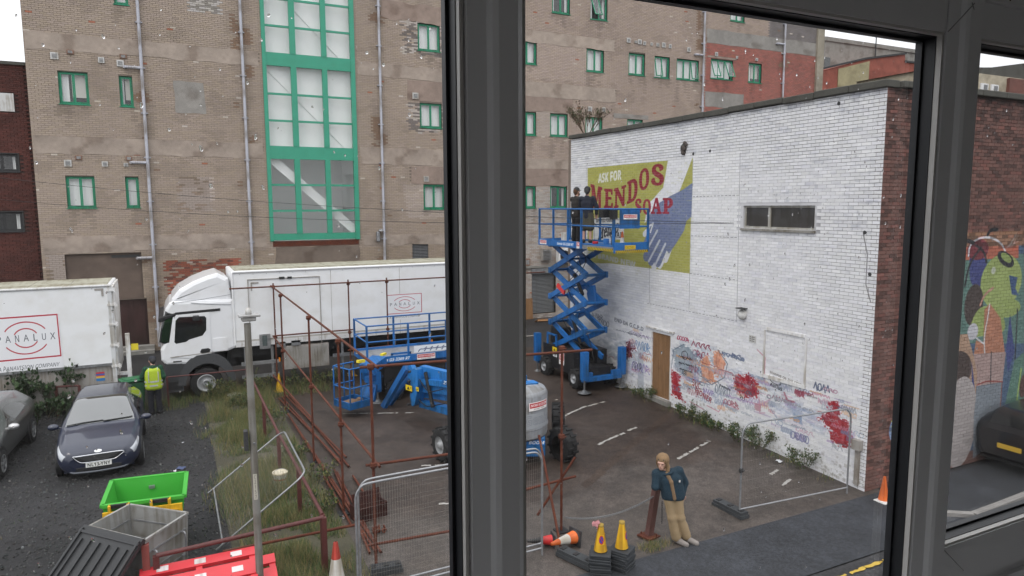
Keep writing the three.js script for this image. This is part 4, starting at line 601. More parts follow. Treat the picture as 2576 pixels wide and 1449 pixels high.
// ---------------------------------------------------------------- white lorry and trailer in the lane
function MW(name, gs, m, parent, keep) {                      // geometry given in world metres, parent group stands at the thing's base
  let r = parent; while (r.parent && r.parent !== scene) r = r.parent;
  const g = geo(gs, keep); g.translate(-r.position.x, -r.position.y, -r.position.z); const o = new THREE.Mesh(g, m); o.name = name; parent.add(o); return o;
}
function decalW(name, w, h, m, parent, x, y, z, rx = 0, ry = 0, rz = 0) { return MW(name, tr(new THREE.PlaneGeometry(w, h), x, y, z, rx, ry, rz), m, parent, true); }
const TZ = -24.2, TB = -26.7;
const logo = ctx2mat(640, 480, (c, w, h) => {
  c.fillStyle = '#e2e3e6'; c.fillRect(0, 0, w, h); c.strokeStyle = '#b02a3a'; c.lineWidth = 12; c.strokeRect(14, 14, w - 28, 348);
  c.lineWidth = 10; c.lineCap = 'butt'; for (const [rx, ry, a] of [[210, 132, .16], [112, 78, .14]]) { c.beginPath(); c.ellipse(w / 2, 190, rx, ry, 0, Math.PI * (1 + a), Math.PI * (2 - a)); c.stroke(); c.beginPath(); c.ellipse(w / 2, 190, rx, ry, 0, Math.PI * a, Math.PI * (1 - a)); c.stroke(); }
  c.fillStyle = '#3b3f47'; 'PANALUX'.split('').forEach((s, i) => txt(c, s, 76 + i * 82, 190, 48, 56, '100px sans-serif')); txt(c, 'A PANAVISION COMPANY', w / 2, 432, 560, 34, 'italic 100px sans-serif');
}, .4);
const wheelParts = (p, x, y, z, r, w, dir, hub = MT.rim, rr0 = .58) => {   // wheel with its axle along z, hub towards dir
  const t = MW('wheel', tr(lat([[r * .56, -w / 2], [r * .9, -w / 2], [r * .985, -w * .38], [r, -w * .2], [r, w * .2], [r * .985, w * .38], [r * .9, w / 2], [r * .56, w / 2]], 28), x, y, z, Math.PI / 2), MT.rubber, p);
  const zz = z + dir * w * .42; MW('rim', [tr(lat([[0, .0], [r * .14, .0], [r * .19, .05], [r * .24, -.02], [r * .42, -.03], [r * .5, .03], [r * rr0, .04], [r * rr0, -.05]], 24), x, y, zz, dir * Math.PI / 2), ...Array.from({ length: 10 }, (_, k) => tr(new THREE.CylinderGeometry(.016, .016, .05, 6), x + Math.cos(k * .628) * r * .31, y + Math.sin(k * .628) * r * .31, zz, Math.PI / 2))], hub, t); return t;
};
{
  const t = T('box_lorry', 'white box lorry with rounded cab roof parked behind the scaffold rails', 'lorry', V(1, 0, -25.4));
  const q = (x, y) => { const p = onZ(389 + x * .2406, 657.4 + y * .2406, TZ); return [p.x, p.y]; };
  const prof = [[120, 1092], [70, 1040], [62, 930], [92, 868], [42, 846], [62, 700], [112, 500], [150, 440], [190, 420], [270, 420], [820, 395], [850, 905], [772, 940], [600, 965], [440, 1022], [390, 1078]].map(p => q(...p));
  const cab = MW('cab', ext(prof, 2.5, .09).translate(0, 0, (TZ + TB) / 2), MT.cabwhite, t);
  const defl = [[172, 436], [180, 392], [252, 305], [400, 218], [540, 160], [660, 126], [772, 182], [802, 330], [815, 432], [660, 456], [430, 430]].map(p => q(...p));
  MW('air_deflector', ext(defl, 2.3, .12).translate(0, 0, (TZ + TB) / 2), MT.cabwhite, t);
  MW('seam', [[[176, 440], [420, 408], [800, 345]], [[380, 435], [560, 446], [800, 452]]].map(l => tube(l.map(p => V(...q(...p), TZ + .012)), .009, 12, 4)), mat([.3, .31, .33], .6), cab);
  const win = [[252, 582], [520, 570], [540, 590], [540, 720], [500, 775], [360, 818], [330, 842], [225, 862], [206, 845], [218, 620]].map(p => q(...p));
  const dr = MW('door', ext([[215, 560], [575, 530], [598, 960], [440, 985], [400, 1012], [168, 1006], [200, 620]].map(p => q(...p)), .03, .01).translate(0, 0, TZ + .006), MT.cabwhite, cab);
  MW('side_window', ext(win, .03, .008).translate(0, 0, TZ + .012), MT.darkglass, dr); MW('handle', ext([[474, 950], [490, 915], [560, 905], [584, 918], [578, 945], [500, 962]].map(p => q(...p)), .03, .01).translate(0, 0, TZ + .02), MT.black, dr);
  MW('waist_line', ext([[165, 1000], [600, 945], [600, 953], [165, 1010]].map(p => q(...p)), .03).translate(0, 0, TZ + .012), MT.greybox, dr);
  MW('roof_line', ext([[215, 535], [685, 490], [685, 515], [240, 560], [205, 600]].map(p => q(...p)), .03).translate(0, 0, TZ + .004), MT.black, cab);
  MW('windscreen', [ext([[112, 520], [205, 545], [162, 858], [100, 868], [45, 845], [64, 700]].map(p => q(...p)), 2.52, .05).translate(0, 0, (TZ + TB) / 2)], MT.darkglass, cab);
  MW('sun_visor', ext([[38, 600], [60, 585], [215, 540], [225, 570], [60, 640], [36, 635]].map(p => q(...p)), 2.56, .03).translate(0, 0, (TZ + TB) / 2), MT.black, cab);
  MW('mirror', [...[[392, 560, 468, 610]].map(([a, b, c, d]) => { const p = q(a, b), r = q(c, d); return rb(r[0] - p[0], p[1] - r[1], .18, .04, (p[0] + r[0]) / 2, (p[1] + r[1]) / 2, TZ + .22); }), rod(V(...q(430, 575), TZ), V(...q(430, 575), TZ + .2), .02)], MT.black, cab);
  MW('locker', ext([[610, 805], [755, 792], [765, 930], [610, 945]].map(p => q(...p)), .02, .006).translate(0, 0, TZ + .008), MT.cabwhite, cab);
  MW('number_print', ext([[195, 1045], [285, 1038], [285, 1048], [195, 1058]].map(p => q(...p)), .01).translate(0, 0, TZ + .006), MT.dark, cab);
  const ax = .81; const arc = (r, r2) => Array.from({ length: 15 }, (_, k) => { const a = Math.PI * (1 - k / 14); return [ax + .03 + Math.cos(a) * r, .5 + Math.sin(a) * r2]; }); MW('wing', ext([...arc(.86, 1.02), ...arc(.64, .66).reverse()], 2.46).translate(0, 0, (TZ + TB) / 2 + .03), mat([.05, .052, .056], .6), t);
  MW('bumper', [bb(-.36, .14, .32, 1.28, TB, TZ - .02), bb(.14, .3, .9, 1.3, TB, TZ - .03)], mat([.045, .047, .052], .6, 0, { map: tMot }), t); MW('step', bb(-.3, .1, .42, .66, TZ - .1, TZ - .005), MT.black, t);
  wheelParts(t, ax, .5, TZ - .2, .5, .32, 1); wheelParts(t, ax, .5, TB + .2, .5, .32, -1); for (const x of [8.2, 9.6]) { wheelParts(t, x, .5, TZ - .2, .5, .32, 1); wheelParts(t, x, .5, TB + .2, .5, .32, -1); }
  MW('chassis', [bb(.2, 11, .82, 1.2, -25.9, -25.75), bb(.2, 11, .82, 1.2, -25.15, -25), bb(1.6, 11, 1.2, 1.6, -26.4, -24.5), bb(1.5, 1.75, .9, 2.9, -26.3, -24.6)], MT.black, t);
  const X0 = 1.72, X1 = 11.1, Y0 = 1.62, Y1 = 4.1; MW('box_body', rb(X1 - X0, Y1 - Y0, 2.5, .05, (X0 + X1) / 2, (Y0 + Y1) / 2, (TZ + TB) / 2), MT.white, t);
  MW('roof_sheet', Array.from({ length: 9 }, (_, k) => bb(X0 + .12 + k * 1.03, X0 + .12 + k * 1.03 + 1.0, Y1, Y1 + .012, TB + .12, TZ - .12)), mat([.36, .35, .28], .7, 0, { map: tDirt }), t); MW('roof_rail', [rod(V(X0 + .04, Y1 - .02, TZ - .0), V(X1 - .04, Y1 - .02, TZ), .045), rod(V(X0 + .02, Y0 + .05, TZ), V(X0 + .02, Y1 - .05, TZ), .035)], MT.white, t);
  MW('sill_rail', bb(X0 + .02, X1, Y0 - .02, Y0 + .14, TZ - .02, TZ + .02), mat([.62, .62, .62], .5, 0, { map: tDirt }), t);
  const b = (x, y) => onZ(576.9 + x / 3, 483 + y / 3, TZ), pl = (name, x0, y0, x1, y1, m, th = .02) => { const p = b(x0, y0), r = b(x1, y1); return MW(name, bb(p.x, r.x, r.y, p.y, TZ, TZ + th), m, t); };
  { const p = b(135, 660), r = b(702, 1195); MW('side_door', [bb(p.x, p.x + .02, r.y, p.y, TZ, TZ + .032), bb(r.x - .02, r.x, r.y, p.y, TZ, TZ + .032), bb(p.x + .02, r.x - .02, p.y - .02, p.y, TZ, TZ + .032)], MT.greybox, t); }
  pl('door_hinge', 375, 640, 415, 655, MT.black, .05); pl('door_hinge', 437, 638, 470, 652, MT.black, .05);
  const cp = pl('control_panel', 225, 1075, 312, 1178, MT.alu, .035); { const p = b(247, 1083), r = b(287, 1158); MW('display', bb(p.x, r.x, r.y, p.y, TZ + .035, TZ + .045), mat([.1, .13, .13], .4, 0, { map: tFine }), cp); }
  pl('grab_recess', 355, 1135, 425, 1165, MT.alu); pl('grab_recess', 467, 1122, 537, 1152, MT.alu); pl('corner_mark', 160, 682, 220, 690, MT.greybox, .022); pl('corner_mark', 160, 690, 172, 745, MT.greybox, .022);
  for (const [x, y] of [[380, 1265], [943, 1200], [1530, 1130]]) pl('marker_light', x - 6, y - 14, x + 6, y + 14, MT.amber, -.06);
  { const a = b(1185, 775), c = b(1458, 950); decalW('logo', c.x - a.x, a.y - c.y, logo, t, (a.x + c.x) / 2, (a.y + c.y) / 2, TZ + .006); }
  { const rv = []; for (let x = X0 + .25; x < X1; x += .42) for (const y of [Y0 + .07, Y1 - .1]) rv.push(tr(new THREE.CylinderGeometry(.012, .012, .008, 6), x, y, TZ + (y < 2 ? .024 : .004), Math.PI / 2)); stuff(MW('rivets', rv, MT.galv, t)); for (const x of [4.9, 7.35, 9.8]) MW('panel_joint', bb(x, x + .012, Y0 + .15, Y1 - .1, TZ, TZ + .003), MT.greybox, t); MW('sill_dirt', bb(X0 + .05, X1 - .05, Y0 + .141, Y0 + .2, TZ, TZ + .002), mat([.4, .385, .36], .8, 0, { map: tDirt }), t); }
  const lk = MW('underslung_locker', rb(1.55, .82, .55, .03, 4.0, 1.08, TZ - .3), MT.greybox, t); MW('locker_door', [bb(3.3, 4.7, .74, 1.4, TZ - .03, TZ - .015)], mat([.28, .27, .25], .6, 0, { map: tDirt }), lk);
  for (const [a, b, u, v] of [[1.9, 3.1, 2.0, 2.85], [4.9, 7.4, 5.2, 7.1]]) MW('side_guard', [bb(a, b, .95, 1.07, TZ - .06, TZ - .02), bb(a, b, .5, .62, TZ - .06, TZ - .02), bb(u, u + .08, .45, 1.55, TZ - .1, TZ - .058), bb(v, v + .08, .45, 1.55, TZ - .1, TZ - .058)], MT.alu, t);
}
{
  const t = T('box_trailer', 'white box trailer standing behind the dark blue car', 'trailer', V(-6, 0, -25.4)), X0 = -13, X1 = -1.7, Y0 = .42, Y1 = 3.86;
  const b = (x, y) => onZ(x / 3, 483 + y / 3, TZ);
  MW('box_body', rb(X1 - X0, Y1 - 1.42, 2.5, .04, (X0 + X1) / 2, (Y1 + 1.42) / 2, (TZ + TB) / 2), MT.white, t); MW('skirt', bb(-7.4, X1 - .05, Y0, 1.42, TB + .06, TZ - .06), MT.greybox, t); MW('side_frame', bb(X0, -7.4, 1.0, 1.42, TB + .06, TZ - .06), MT.greybox, t);
  MW('roof_sheet', Array.from({ length: 11 }, (_, k) => bb(X1 - .1 - k * 1.02 - 1.0, X1 - .1 - k * 1.02, Y1, Y1 + .012, TB + .1, TZ - .1)), mat([.36, .35, .28], .7, 0, { map: tDirt }), t);
  MW('roof_rail', [rod(V(X0, Y1 - .02, TZ), V(X1, Y1 - .02, TZ), .04), bb(X1 - .1, X1 + .01, Y0, Y1, TZ - .02, TZ + .02)], mat([.6, .61, .62], .5, 0, { map: tDirt }), t);
  for (const y of [1.35, 2.0, 2.65, 3.25, 3.7]) MW('door_hinge', [bb(X1 - .12, X1 + .14, y - .035, y + .035, TZ - .04, TZ + .04), rod(V(X1 + .1, y - .07, TZ + .02), V(X1 + .1, y + .07, TZ + .02), .03)], MT.whiteP, t);
  MW('rear_door', bb(X1, X1 + .06, 1.05, Y1 - .05, TB + .05, TZ - .05), MT.whiteP, t); MW('lift_rail', [bb(X1 + .28, X1 + .4, .9, 2.3, TZ - .3, TZ - .18), bb(X1 + .06, X1 + .3, 1.0, 1.1, TZ - .3, TZ - .2)], MT.whiteP, t); MW('number_board', bb(X1 + .42, X1 + .62, 1.75, 1.95, TZ - .28, TZ - .26), MT.yell2, t);
  { const a = b(-90, 945), c = b(478, 1340); const w = c.x - a.x, h = a.y - c.y; decalW('logo', w, h, logo, t, (a.x + c.x) / 2, (a.y + c.y) / 2, TZ + .01, 0, 0, .012); }
  const fl = ctx2mat(64, 64, (c) => { c.fillStyle = '#c33b45'; c.fillRect(0, 0, 64, 12); c.fillStyle = '#3a5fae'; c.fillRect(0, 12, 64, 12); c.fillStyle = '#c33b45'; c.fillRect(0, 24, 64, 6); c.fillStyle = '#d8b34e'; c.fillRect(0, 30, 64, 14); c.fillStyle = '#2f79b8'; c.fillRect(0, 44, 64, 20); });
  { const a = b(722, 1365), c = b(792, 1425); decalW('flag_sticker', c.x - a.x, a.y - c.y, fl, t, (a.x + c.x) / 2, (a.y + c.y) / 2, TZ - .055); }
  { const a = b(570, 1302), c = b(590, 1322); MW('catch', bb(a.x, c.x, c.y, a.y, TZ, TZ + .02), MT.dark, t); }
  { const a = b(712, 730), c = b(783, 785); MW('corner_mark', [bb(a.x, c.x, a.y - .06, a.y, TZ + .005, TZ + .014), bb(c.x - .06, c.x, c.y, a.y - .06, TZ + .005, TZ + .014)], MT.greybox, t); }
  MW('bottom_rail', bb(X0, X1 - .1, 1.38, 1.46, TZ - .02, TZ + .02), MT.alu, t);
  for (const x of [-8.2, -9.5]) { wheelParts(t, x, .5, TZ - .02, .5, .3, 1); wheelParts(t, x, .5, TB + .25, .5, .36, -1); }
  MW('chassis', bb(X0, X1 - .2, .75, 1.0, -26.1, -24.9), MT.black, t); MW('support_leg', [bb(-11, -10.85, .02, 1, -24.9, -24.7), bb(-11, -10.85, .02, 1, -26.2, -26)], MT.black, t);
}

// ---------------------------------------------------------------- lifts
const genie = (s, w = 512, h = 96) => mat([1, 1, 1], .45, 0, { map: canv(w, h, (c) => { c.fillStyle = '#1666ad'; c.fillRect(0, 0, w, h); c.fillStyle = '#e9edf1'; txt(c, s, w / 2, h / 2, w * .9, h * .62, 'italic bold 100px sans-serif'); }) });
const plateY = s => ctx2mat(256, 64, (c) => { c.fillStyle = '#d8b62c'; c.fillRect(0, 0, 256, 64); c.fillStyle = '#26241c'; txt(c, s, 128, 32, 230, 42, '100px sans-serif'); });
function liftWheel(p, x, y, z, r, w, dir) {                   // axle along x
  const t = MW('wheel', [tr(lat([[r * .5, -w / 2], [r * .86, -w / 2], [r * .96, -w * .36], [r * .96, w * .36], [r * .86, w / 2], [r * .5, w / 2]], 26), x, y, z, 0, 0, Math.PI / 2), ...Array.from({ length: 22 }, (_, k) => { const a = k * Math.PI / 11; return bx(w * .52, .05, r * .12, x + (k % 2 ? 1 : -1) * w * .22, y + Math.sin(a) * r * .97, z + Math.cos(a) * r * .97, -a - Math.PI / 2, 0, 0); })], MT.rubber, p);
  MW('rim', tr(lat([[0, .03], [r * .16, .03], [r * .2, -.03], [r * .42, -.05], [r * .52, .02], [r * .55, 0]], 22), x + dir * w * .44, y, z, 0, 0, -dir * Math.PI / 2), MT.rim, t); return t;
}
function scissorLift({ name, label, gx, gy, gz, len, wid, deck, stages, feet, rot, textA, ext: E, mdl }) {
  // local: long axis along z (near end +z), gx/gz centre, built in world then turned about its base
  const t = T(name, label, 'scissor lift', V(gx, gy, gz)), m = MT.lift, bxx = (x0, x1, y0, y1, z0, z1) => bb(gx + x0, gx + x1, gy + y0, gy + y1, gz + z0, gz + z1), P = (x, y, z) => V(gx + x, gy + y, gz + z);
  const hw = wid / 2, hl = len / 2;
  MW('chassis', [bxx(-hw * .8, -hw * .22, .36, 1.12, -hl * .86, hl * .52), bxx(hw * .3, hw * .8, .36, 1.16, -hl * .86, hl * .6), bxx(-hw * .5, hw * .5, .3, .7, -hl, hl * .95)], MT.black, t);
  MW('end_frame', [bxx(-hw * .98, hw * .98, .32, .46, hl * .96, hl * 1.06), bxx(-hw * .98, -hw * .5, .46, .6, hl * .98, hl * 1.05), bxx(hw * .5, hw * .98, .46, .6, hl * .98, hl * 1.05), bxx(-hw * .98, hw * .98, .34, .5, -hl * 1.06, -hl * .96)], m, t);
  for (const sx of [-1, 1]) for (const sz of [-1, 1]) liftWheel(t, gx + sx * hw * .82, gy + .33, gz + sz * hl * .66, .33, .28, sx);
  if (feet) for (const [x, z, hgt] of feet) { const l = MW('outrigger', bxx(x - .1, x + .1, .42, hgt, z - .1, z + .1), m, t); MW('leg_rod', rod(P(x, .06, z), P(x, .44, z), .032), MT.steel, l); MW('foot_pad', lat([[0, .1], [.05, .1], [.09, .05], [.2, .025], [.22, 0], [0, 0]], 18).translate(gx + x, gy, gz + z), MT.steel, l); }
  MW('guard_frame', [bxx(-hw * .8, -hw * .74, 1.1, 1.5, -hl * .7, -hl * .66), bxx(-hw * .8, -hw * .74, 1.1, 1.5, -hl * .3, -hl * .26), bxx(-hw * .8, -hw * .74, 1.46, 1.52, -hl * .7, -hl * .26)], m, t);
  if (stages > 1) MW('engine_cover', rb(.5, .7, .7, .08, gx - .1, gy + 1.35, gz - hl * .62), MT.black, t);
  // scissor stack
  const y0 = stages > 1 ? .95 : .7, y1 = deck - .14, dh = (y1 - y0) / stages, A = hl * (stages > 1 ? .74 : .86), xs = [-hw * .44, hw * .38];
  for (let k = 0; k < stages; k++) {
    const a = y0 + k * dh, b = a + dh;
    for (const x of xs) { const s = x < 0 ? -1 : 1; MW('scissor_arm', bar(P(x, a, A), P(x, b, -A), .07, .17), m, t); MW('scissor_arm', bar(P(x + s * .085, a, -A), P(x + s * .085, b, A), .07, .17), k % 2 ? m : MT.lift, t); }
    for (const z of [A, -A]) MW('cross_tube', [rod(P(xs[0] - .14, b, z), P(xs[1] + .14, b, z), .05, 10), ...[xs[0] - .1, xs[1] + .1].map(x => rb(.09, .2, .16, .02, gx + x, gy + b, gz + z))], m, t);
    MW('pivot_pin', rod(P(xs[0] - .13, a + dh / 2, 0), P(xs[1] + .13, a + dh / 2, 0), .04, 10), MT.lift, t);
  }
  if (stages > 1) { MW('lift_ram', [rod(P(0, y0 + .3, A * .2), P(0, y0 + dh * 1.35, -A * .35), .06), rod(P(0, y0 + dh * 2.2, A * .3), P(0, y0 + dh * 2.9, -A * .2), .06)], MT.black, t); MW('safety_prop', bar(P(xs[0] - .1, y0 + dh * 2.48, -A * .55), P(xs[0] - .1, y0 + dh * 2.24, -A * .12), .06, .14), MT.red, t); MW('ram_bracket', ext([[-.25, -.3], [.2, -.34], [.34, .02], [.2, .3], [-.06, .34]], .1, .02).rotateY(Math.PI / 2).translate(gx + xs[1] - .05, gy + y0 + dh * 2.2, gz + A * .55), m, t); }
  // platform
  const px0 = E.x0 - gx, px1 = E.x1 - gx, pz0 = E.z0 - gz, pz1 = E.z1 - gz, pe = E.ze - gz;
  const pf = MW('platform', [bxx(px0, px0 + .05, deck - .16, deck + .05, pz0, pz1), bxx(px1 - .05, px1, deck - .16, deck + .05, pz0, pz1), bxx(px0 + .05, px1 - .05, deck - .16, deck + .05, pz0, pz0 + .05), bxx(px0 + .05, px1 - .05, deck - .14, deck - .06, pz0 + .05, pz1)], m, t);
  MW('deck_plate', bxx(px0 + .05, px1 - .05, deck - .06, deck - .02, pz0 + .06, pz1), MT.galv, pf);
  if (pe > pz1) { MW('extension_deck', [bxx(px0 + .06, px1 - .06, deck - .03, deck + .01, pz1, pe), bxx(px0 + .03, px1 - .03, deck - .2, deck + .1, pe, pe + .05)], m, pf); MW('slide_rail', [bxx(px0 + .05, px0 + .1, deck - .16, deck - .03, pz1, pe), bxx(px1 - .1, px1 - .05, deck - .16, deck - .03, pz1, pe)], MT.galv, pf); }
  const top = deck + 1.06, mid = deck + .55, ze = Math.max(pe, pz1), rl = (a, b, r = .024) => rod(a, b, r, 8), zs = [pz0 + .03, mix(pz0, pz1, .36), mix(pz0, pz1, .7), pz1 - .02, ...(pe > pz1 ? [pe - .02] : [])];
  for (const x of [px0 + .03, px1 - .03]) { MW('side_rail', [rl(P(x, top, pz0), P(x, top, ze)), rl(P(x, mid, pz0), P(x, mid, ze))], m, t); for (const z of zs) MW('rail_post', bxx(x - .025, x + .025, deck - .02, top, z - .03, z + .03), m, t); }
  for (const z of [pz0 + .03, ze - .02]) MW('end_rail', [rl(P(px0, top, z), P(px1, top, z)), rl(P(px0, mid, z), P(px1, mid, z))], m, t);
  return { t, P, bxx, px0, px1, pz0, pz1, pe, top, mid };
}
{
  const gx = 12.2, gz = -19.85, gy = gh(12, gz);
  const L = scissorLift({ name: 'scissor_lift', label: 'raised blue scissor lift on outriggers beside the white wall, carrying two painters', gx, gy, gz, len: 3.0, wid: 1.5, deck: 5.02 - gy, stages: 4, feet: [[-.72, 1.62, 1.32], [.78, 1.5, 1.32], [-.72, -1.5, 1.42], [.74, -1.5, 1.4]], ext: { x0: 11.38, x1: 12.66, z0: -21.1, z1: -18.35, ze: -16.62 } });
  const { t } = L, dk = 5.02; const dec = (n, w, h, m, x, y, z, ry) => decalW(n, w, h, m, t, x, y, z, 0, ry, 0);
  dec('model_name', 1.15, .15, genie('Genie GS-3369 RT'), 11.374, dk - .055, -19.3, -Math.PI / 2); dec('hire_sign', .46, .14, hireSign, 11.374, dk - .055, -20.75, -Math.PI / 2); dec('hire_sign', .17, .2, cwSign, 11.373, dk - .055, -18.5, -Math.PI / 2);
  dec('hazard_stripe', 1.35, .08, hazard, 11.42, dk - .12, -17.35, -Math.PI / 2); dec('hazard_stripe', 1.15, .08, hazard, 12.02, dk - .16, -16.562, 0); dec('fleet_number', .38, .12, plateY('CW25482'), 11.95, dk - .04, -16.56, 0);
  const bd = MW('sign_board', bb(11.62, 12.32, dk + .5, dk + 1.04, -16.64, -16.62), MT.lift, t); decalW('hire_sign', .48, .14, hireSign, bd, 11.98, dk + .84, -16.615);
  const cb = MW('control_box', [bb(11.2, 11.42, dk + .82, dk + 1.06, -17.1, -16.86), bb(11.34, 11.5, dk + .78, dk + 1.04, -16.74, -16.56)], MT.black, t);
  dec('hire_sign', .34, .42, cwSign, 11.59, gy + .78, -19.85, -Math.PI / 2); dec('drive_mark', .34, .16, mat([1, 1, 1], .5, 0, { map: canv(128, 64, c => { c.fillStyle = '#17181a'; c.fillRect(0, 0, 128, 64); c.fillStyle = '#e6e6e6'; txt(c, '4x4', 64, 32, 110, 46, 'bold 100px sans-serif'); }) }), 11.592, gy + .8, -20.3, -Math.PI / 2); dec('warning_sticker', .3, .16, warnSign, 11.591, gy + 1.0, -20.32, -Math.PI / 2);
  for (const [k, pts] of [[0, [[-.1, .9, 1.0], [-.34, 1.6, .2], [-.2, 2.1, -.7], [-.3, 2.6, .3], [-.18, 3.2, -.4], [-.2, 3.9, .5], [-.1, 4.6, -.2]]], [1, [[.1, .8, .9], [.2, 1.5, .4], [.34, 2.0, -.5], [.22, 2.7, .1], [.3, 3.3, -.5], [.2, 4.1, .2], [.1, 4.65, -.5]]]]) MW(k ? 'hydraulic_hose' : 'power_cable', tube(pts.map(p => V(gx + p[0], gy + p[1], gz + p[2])), .014, 60, 6), MT.black, t);
  MW('drip_bag', bb(12.92, 12.98, gy + .95, gy + 1.3, -18.5, -18.3), MT.whiteP, t); MW('harness_strap', tube([V(11.42, 6.05, -18.0), V(11.5, 5.6, -17.7), V(11.75, 5.35, -17.3), V(11.6, 5.05, -17.0)], .012, 20, 5), MT.black, t); void cb;
}
{
  const gx = 7.2, gz = -21.95;
  // the second machine stands across, so it is built along z and turned a quarter
  const L = scissorLift({ name: 'scissor_lift', label: 'lowered blue scissor lift standing behind the boom lift, in front of the lorry', gx, gy: 0, gz, len: 3.0, wid: 1.6, deck: 1.42, stages: 1, feet: [[-.74, 1.55, 1.0], [.74, 1.55, 1.0], [-.74, -1.55, 1.0], [.74, -1.55, 1.0]], ext: { x0: gx - .84, x1: gx + .84, z0: gz - 1.9, z1: gz + 1.9, ze: gz + 1.9 } });
  const { t } = L; t.rotation.y = Math.PI / 2; // local +z -> world +x, local +x -> world -z
  const d = (n, w, h, m, z, y) => decalW(n, w, h, m, t, gx - .846, y, gz + z, 0, -Math.PI / 2);
  d('model_name', 1.2, .17, genie('Genie GS-3369 RT'), -1.05, 1.36); d('hire_sign', .62, .18, hireSign, .05, 1.36);
  const bn = MW('banner', bb(gx - .84, gx - .82, 1.5, 1.72, gz - .35, gz + 1.2), mat([.75, .78, .82], .5), t); decalW('banner_print', 1.5, .2, ctx2mat(256, 40, c => { c.fillStyle = '#dfe4ea'; c.fillRect(0, 0, 256, 40); c.strokeStyle = '#243a66'; c.lineWidth = 5; for (let k = 0; k < 7; k++) { c.beginPath(); c.moveTo(20 + k * 34, 36); c.bezierCurveTo(40 + k * 34, 0, 44 + k * 34, 40, 70 + k * 34, 8); c.stroke(); } }), bn, gx - .843, 1.61, gz + .42, 0, -Math.PI / 2);
}
{ // articulated boom lift
  const t = T('boom_lift', 'blue articulated boom lift with grey drum body and folded arms ending in a basket', 'boom lift', V(7.4, 0, -15.8)), m = MT.boom;
  const c = V(7.62, 0, -15.75), ax = V(.89, 0, .45), fw = V(-.45, 0, .89), at = (a, y, f) => c.clone().addScaledVector(ax, a).addScaledVector(fw, f).setY(y), ang = Math.atan2(.89, .45);
  const wheel = (a, f, s) => { const st = f > 0 ? .62 : 0, ang0 = Math.atan2(.89, .45), ang = ang0 + st, ax = V(Math.cos(st) * .89 - Math.sin(st) * -.45, 0, Math.cos(st) * .45 - Math.sin(st) * .89); const p = at(a, .42, f); const w = MW('wheel', [lat([[.22, -.16], [.36, -.16], [.4, -.12], [.4, .12], [.36, .16], [.22, .16]], 26).rotateZ(Math.PI / 2), ...Array.from({ length: 26 }, (_, k) => { const q = k * Math.PI / 13; return bx(.17, .045, .05, (k % 2 ? 1 : -1) * .075, Math.sin(q) * .41, Math.cos(q) * .41, -q - Math.PI / 2); })].map(g => g.rotateY(ang - Math.PI / 2).translate(p.x, p.y, p.z)), MT.rubber, t); MW('rim', lat([[0, .06], [.07, .06], [.09, 0], [.17, -.04], [.23, .02], [.24, 0]], 22).rotateZ(-s * Math.PI / 2).rotateY(ang - Math.PI / 2).translate(p.x + ax.x * s * .13, p.y, p.z + ax.z * s * .13), MT.rim, w); };
  for (const [a, f] of [[-1.55, 1.1], [1.34, 1.1], [-1.45, -1.0], [1.34, -1.0]]) wheel(a, f, Math.sign(a));
  const rotY = g => g.rotateY(ang - Math.PI / 2).translate(c.x, 0, c.z);
  MW('chassis', [rb(1.75, .42, 2.4, .05, 0, .5, 0), rb(.55, .5, .5, .06, .62, .48, 1.25), rb(.5, .5, .5, .06, -.62, .48, 1.25), rb(.5, .34, .4, .05, .1, .5, 1.2)].map(rotY), m, t);
  { const p = at(.68, .6, 1.515); decalW('model_name', .42, .13, genie('BOOM', 256, 80), t, p.x, p.y, p.z, 0, ang - Math.PI / 2 + .02); }
  // turntable drum with domed cover
  const dc = V(7.28, 0, -14.72); MW('turntable', lat([[0, .72], [.78, .72], [.8, .78], [.8, .95], [.82, .97], [.82, 1.0], [.8, 1.02], [.8, 1.74], [.74, 1.84], [.55, 1.92], [0, 1.97]], 40).translate(dc.x, 0, dc.z), mat([.28, .295, .32], .5, 0, { map: tDirt }), t);
  { const face = Math.atan2(-dc.x, -dc.z); const put = (n, w, h, mt, a, y) => { const g = new THREE.CylinderGeometry(.826, .826, h, 20, 1, true, a - w / 1.64, w / .82); MW(n, g.translate(dc.x, y, dc.z), mt, t, true); }; put('hire_sign', .62, .2, hireSign, face + .8, 1.55); put('raised_name', .8, .36, mat([1, 1, 1], .5, 0, { map: canv(256, 112, q => { q.fillStyle = '#93979c'; q.fillRect(0, 0, 256, 112); q.strokeStyle = '#74787e'; q.lineWidth = 4; q.font = 'bold 96px sans-serif'; q.textAlign = 'center'; q.strokeText('Genie', 128, 84); }) }), face + .78, 1.2); }
  MW('top_hatch', [rb(.5, .16, .34, .03, dc.x + .12, 2.0, dc.z - .2), bb(dc.x - .1, dc.x + .5, 1.92, 1.96, dc.z + .02, dc.z + .3)], m, t);
  // folded arms, standing in the upright plane from the drum to the elbow
  const E = V(6.25, 0, -19.3), Q = V(7.45, 0, -15.9), d = Q.clone().sub(E).normalize(), nrm = V(d.z, 0, -d.x);
  const onP = (x, y, off = 0) => { const r = ray(x, y), o = V(0, EYE, 0), e = E.clone().addScaledVector(nrm, off), k = e.sub(o).dot(nrm) / r.dot(nrm); return o.addScaledVector(r, k); };
  const z1 = (x, y) => [831.8 + x / 6, 858.6 + y / 6];        // enlargement of the arms
  const zz = (x, y, o = 0) => onP(...z1(x, y), o), arm = (n, a, b, w, h, o = 0) => { const p = zz(...a, o), q = zz(...b, o), e = q.clone().add(q.clone().sub(p).normalize().multiplyScalar(1.6)); return MW(n, bar(p, e, w, h), m, t); };
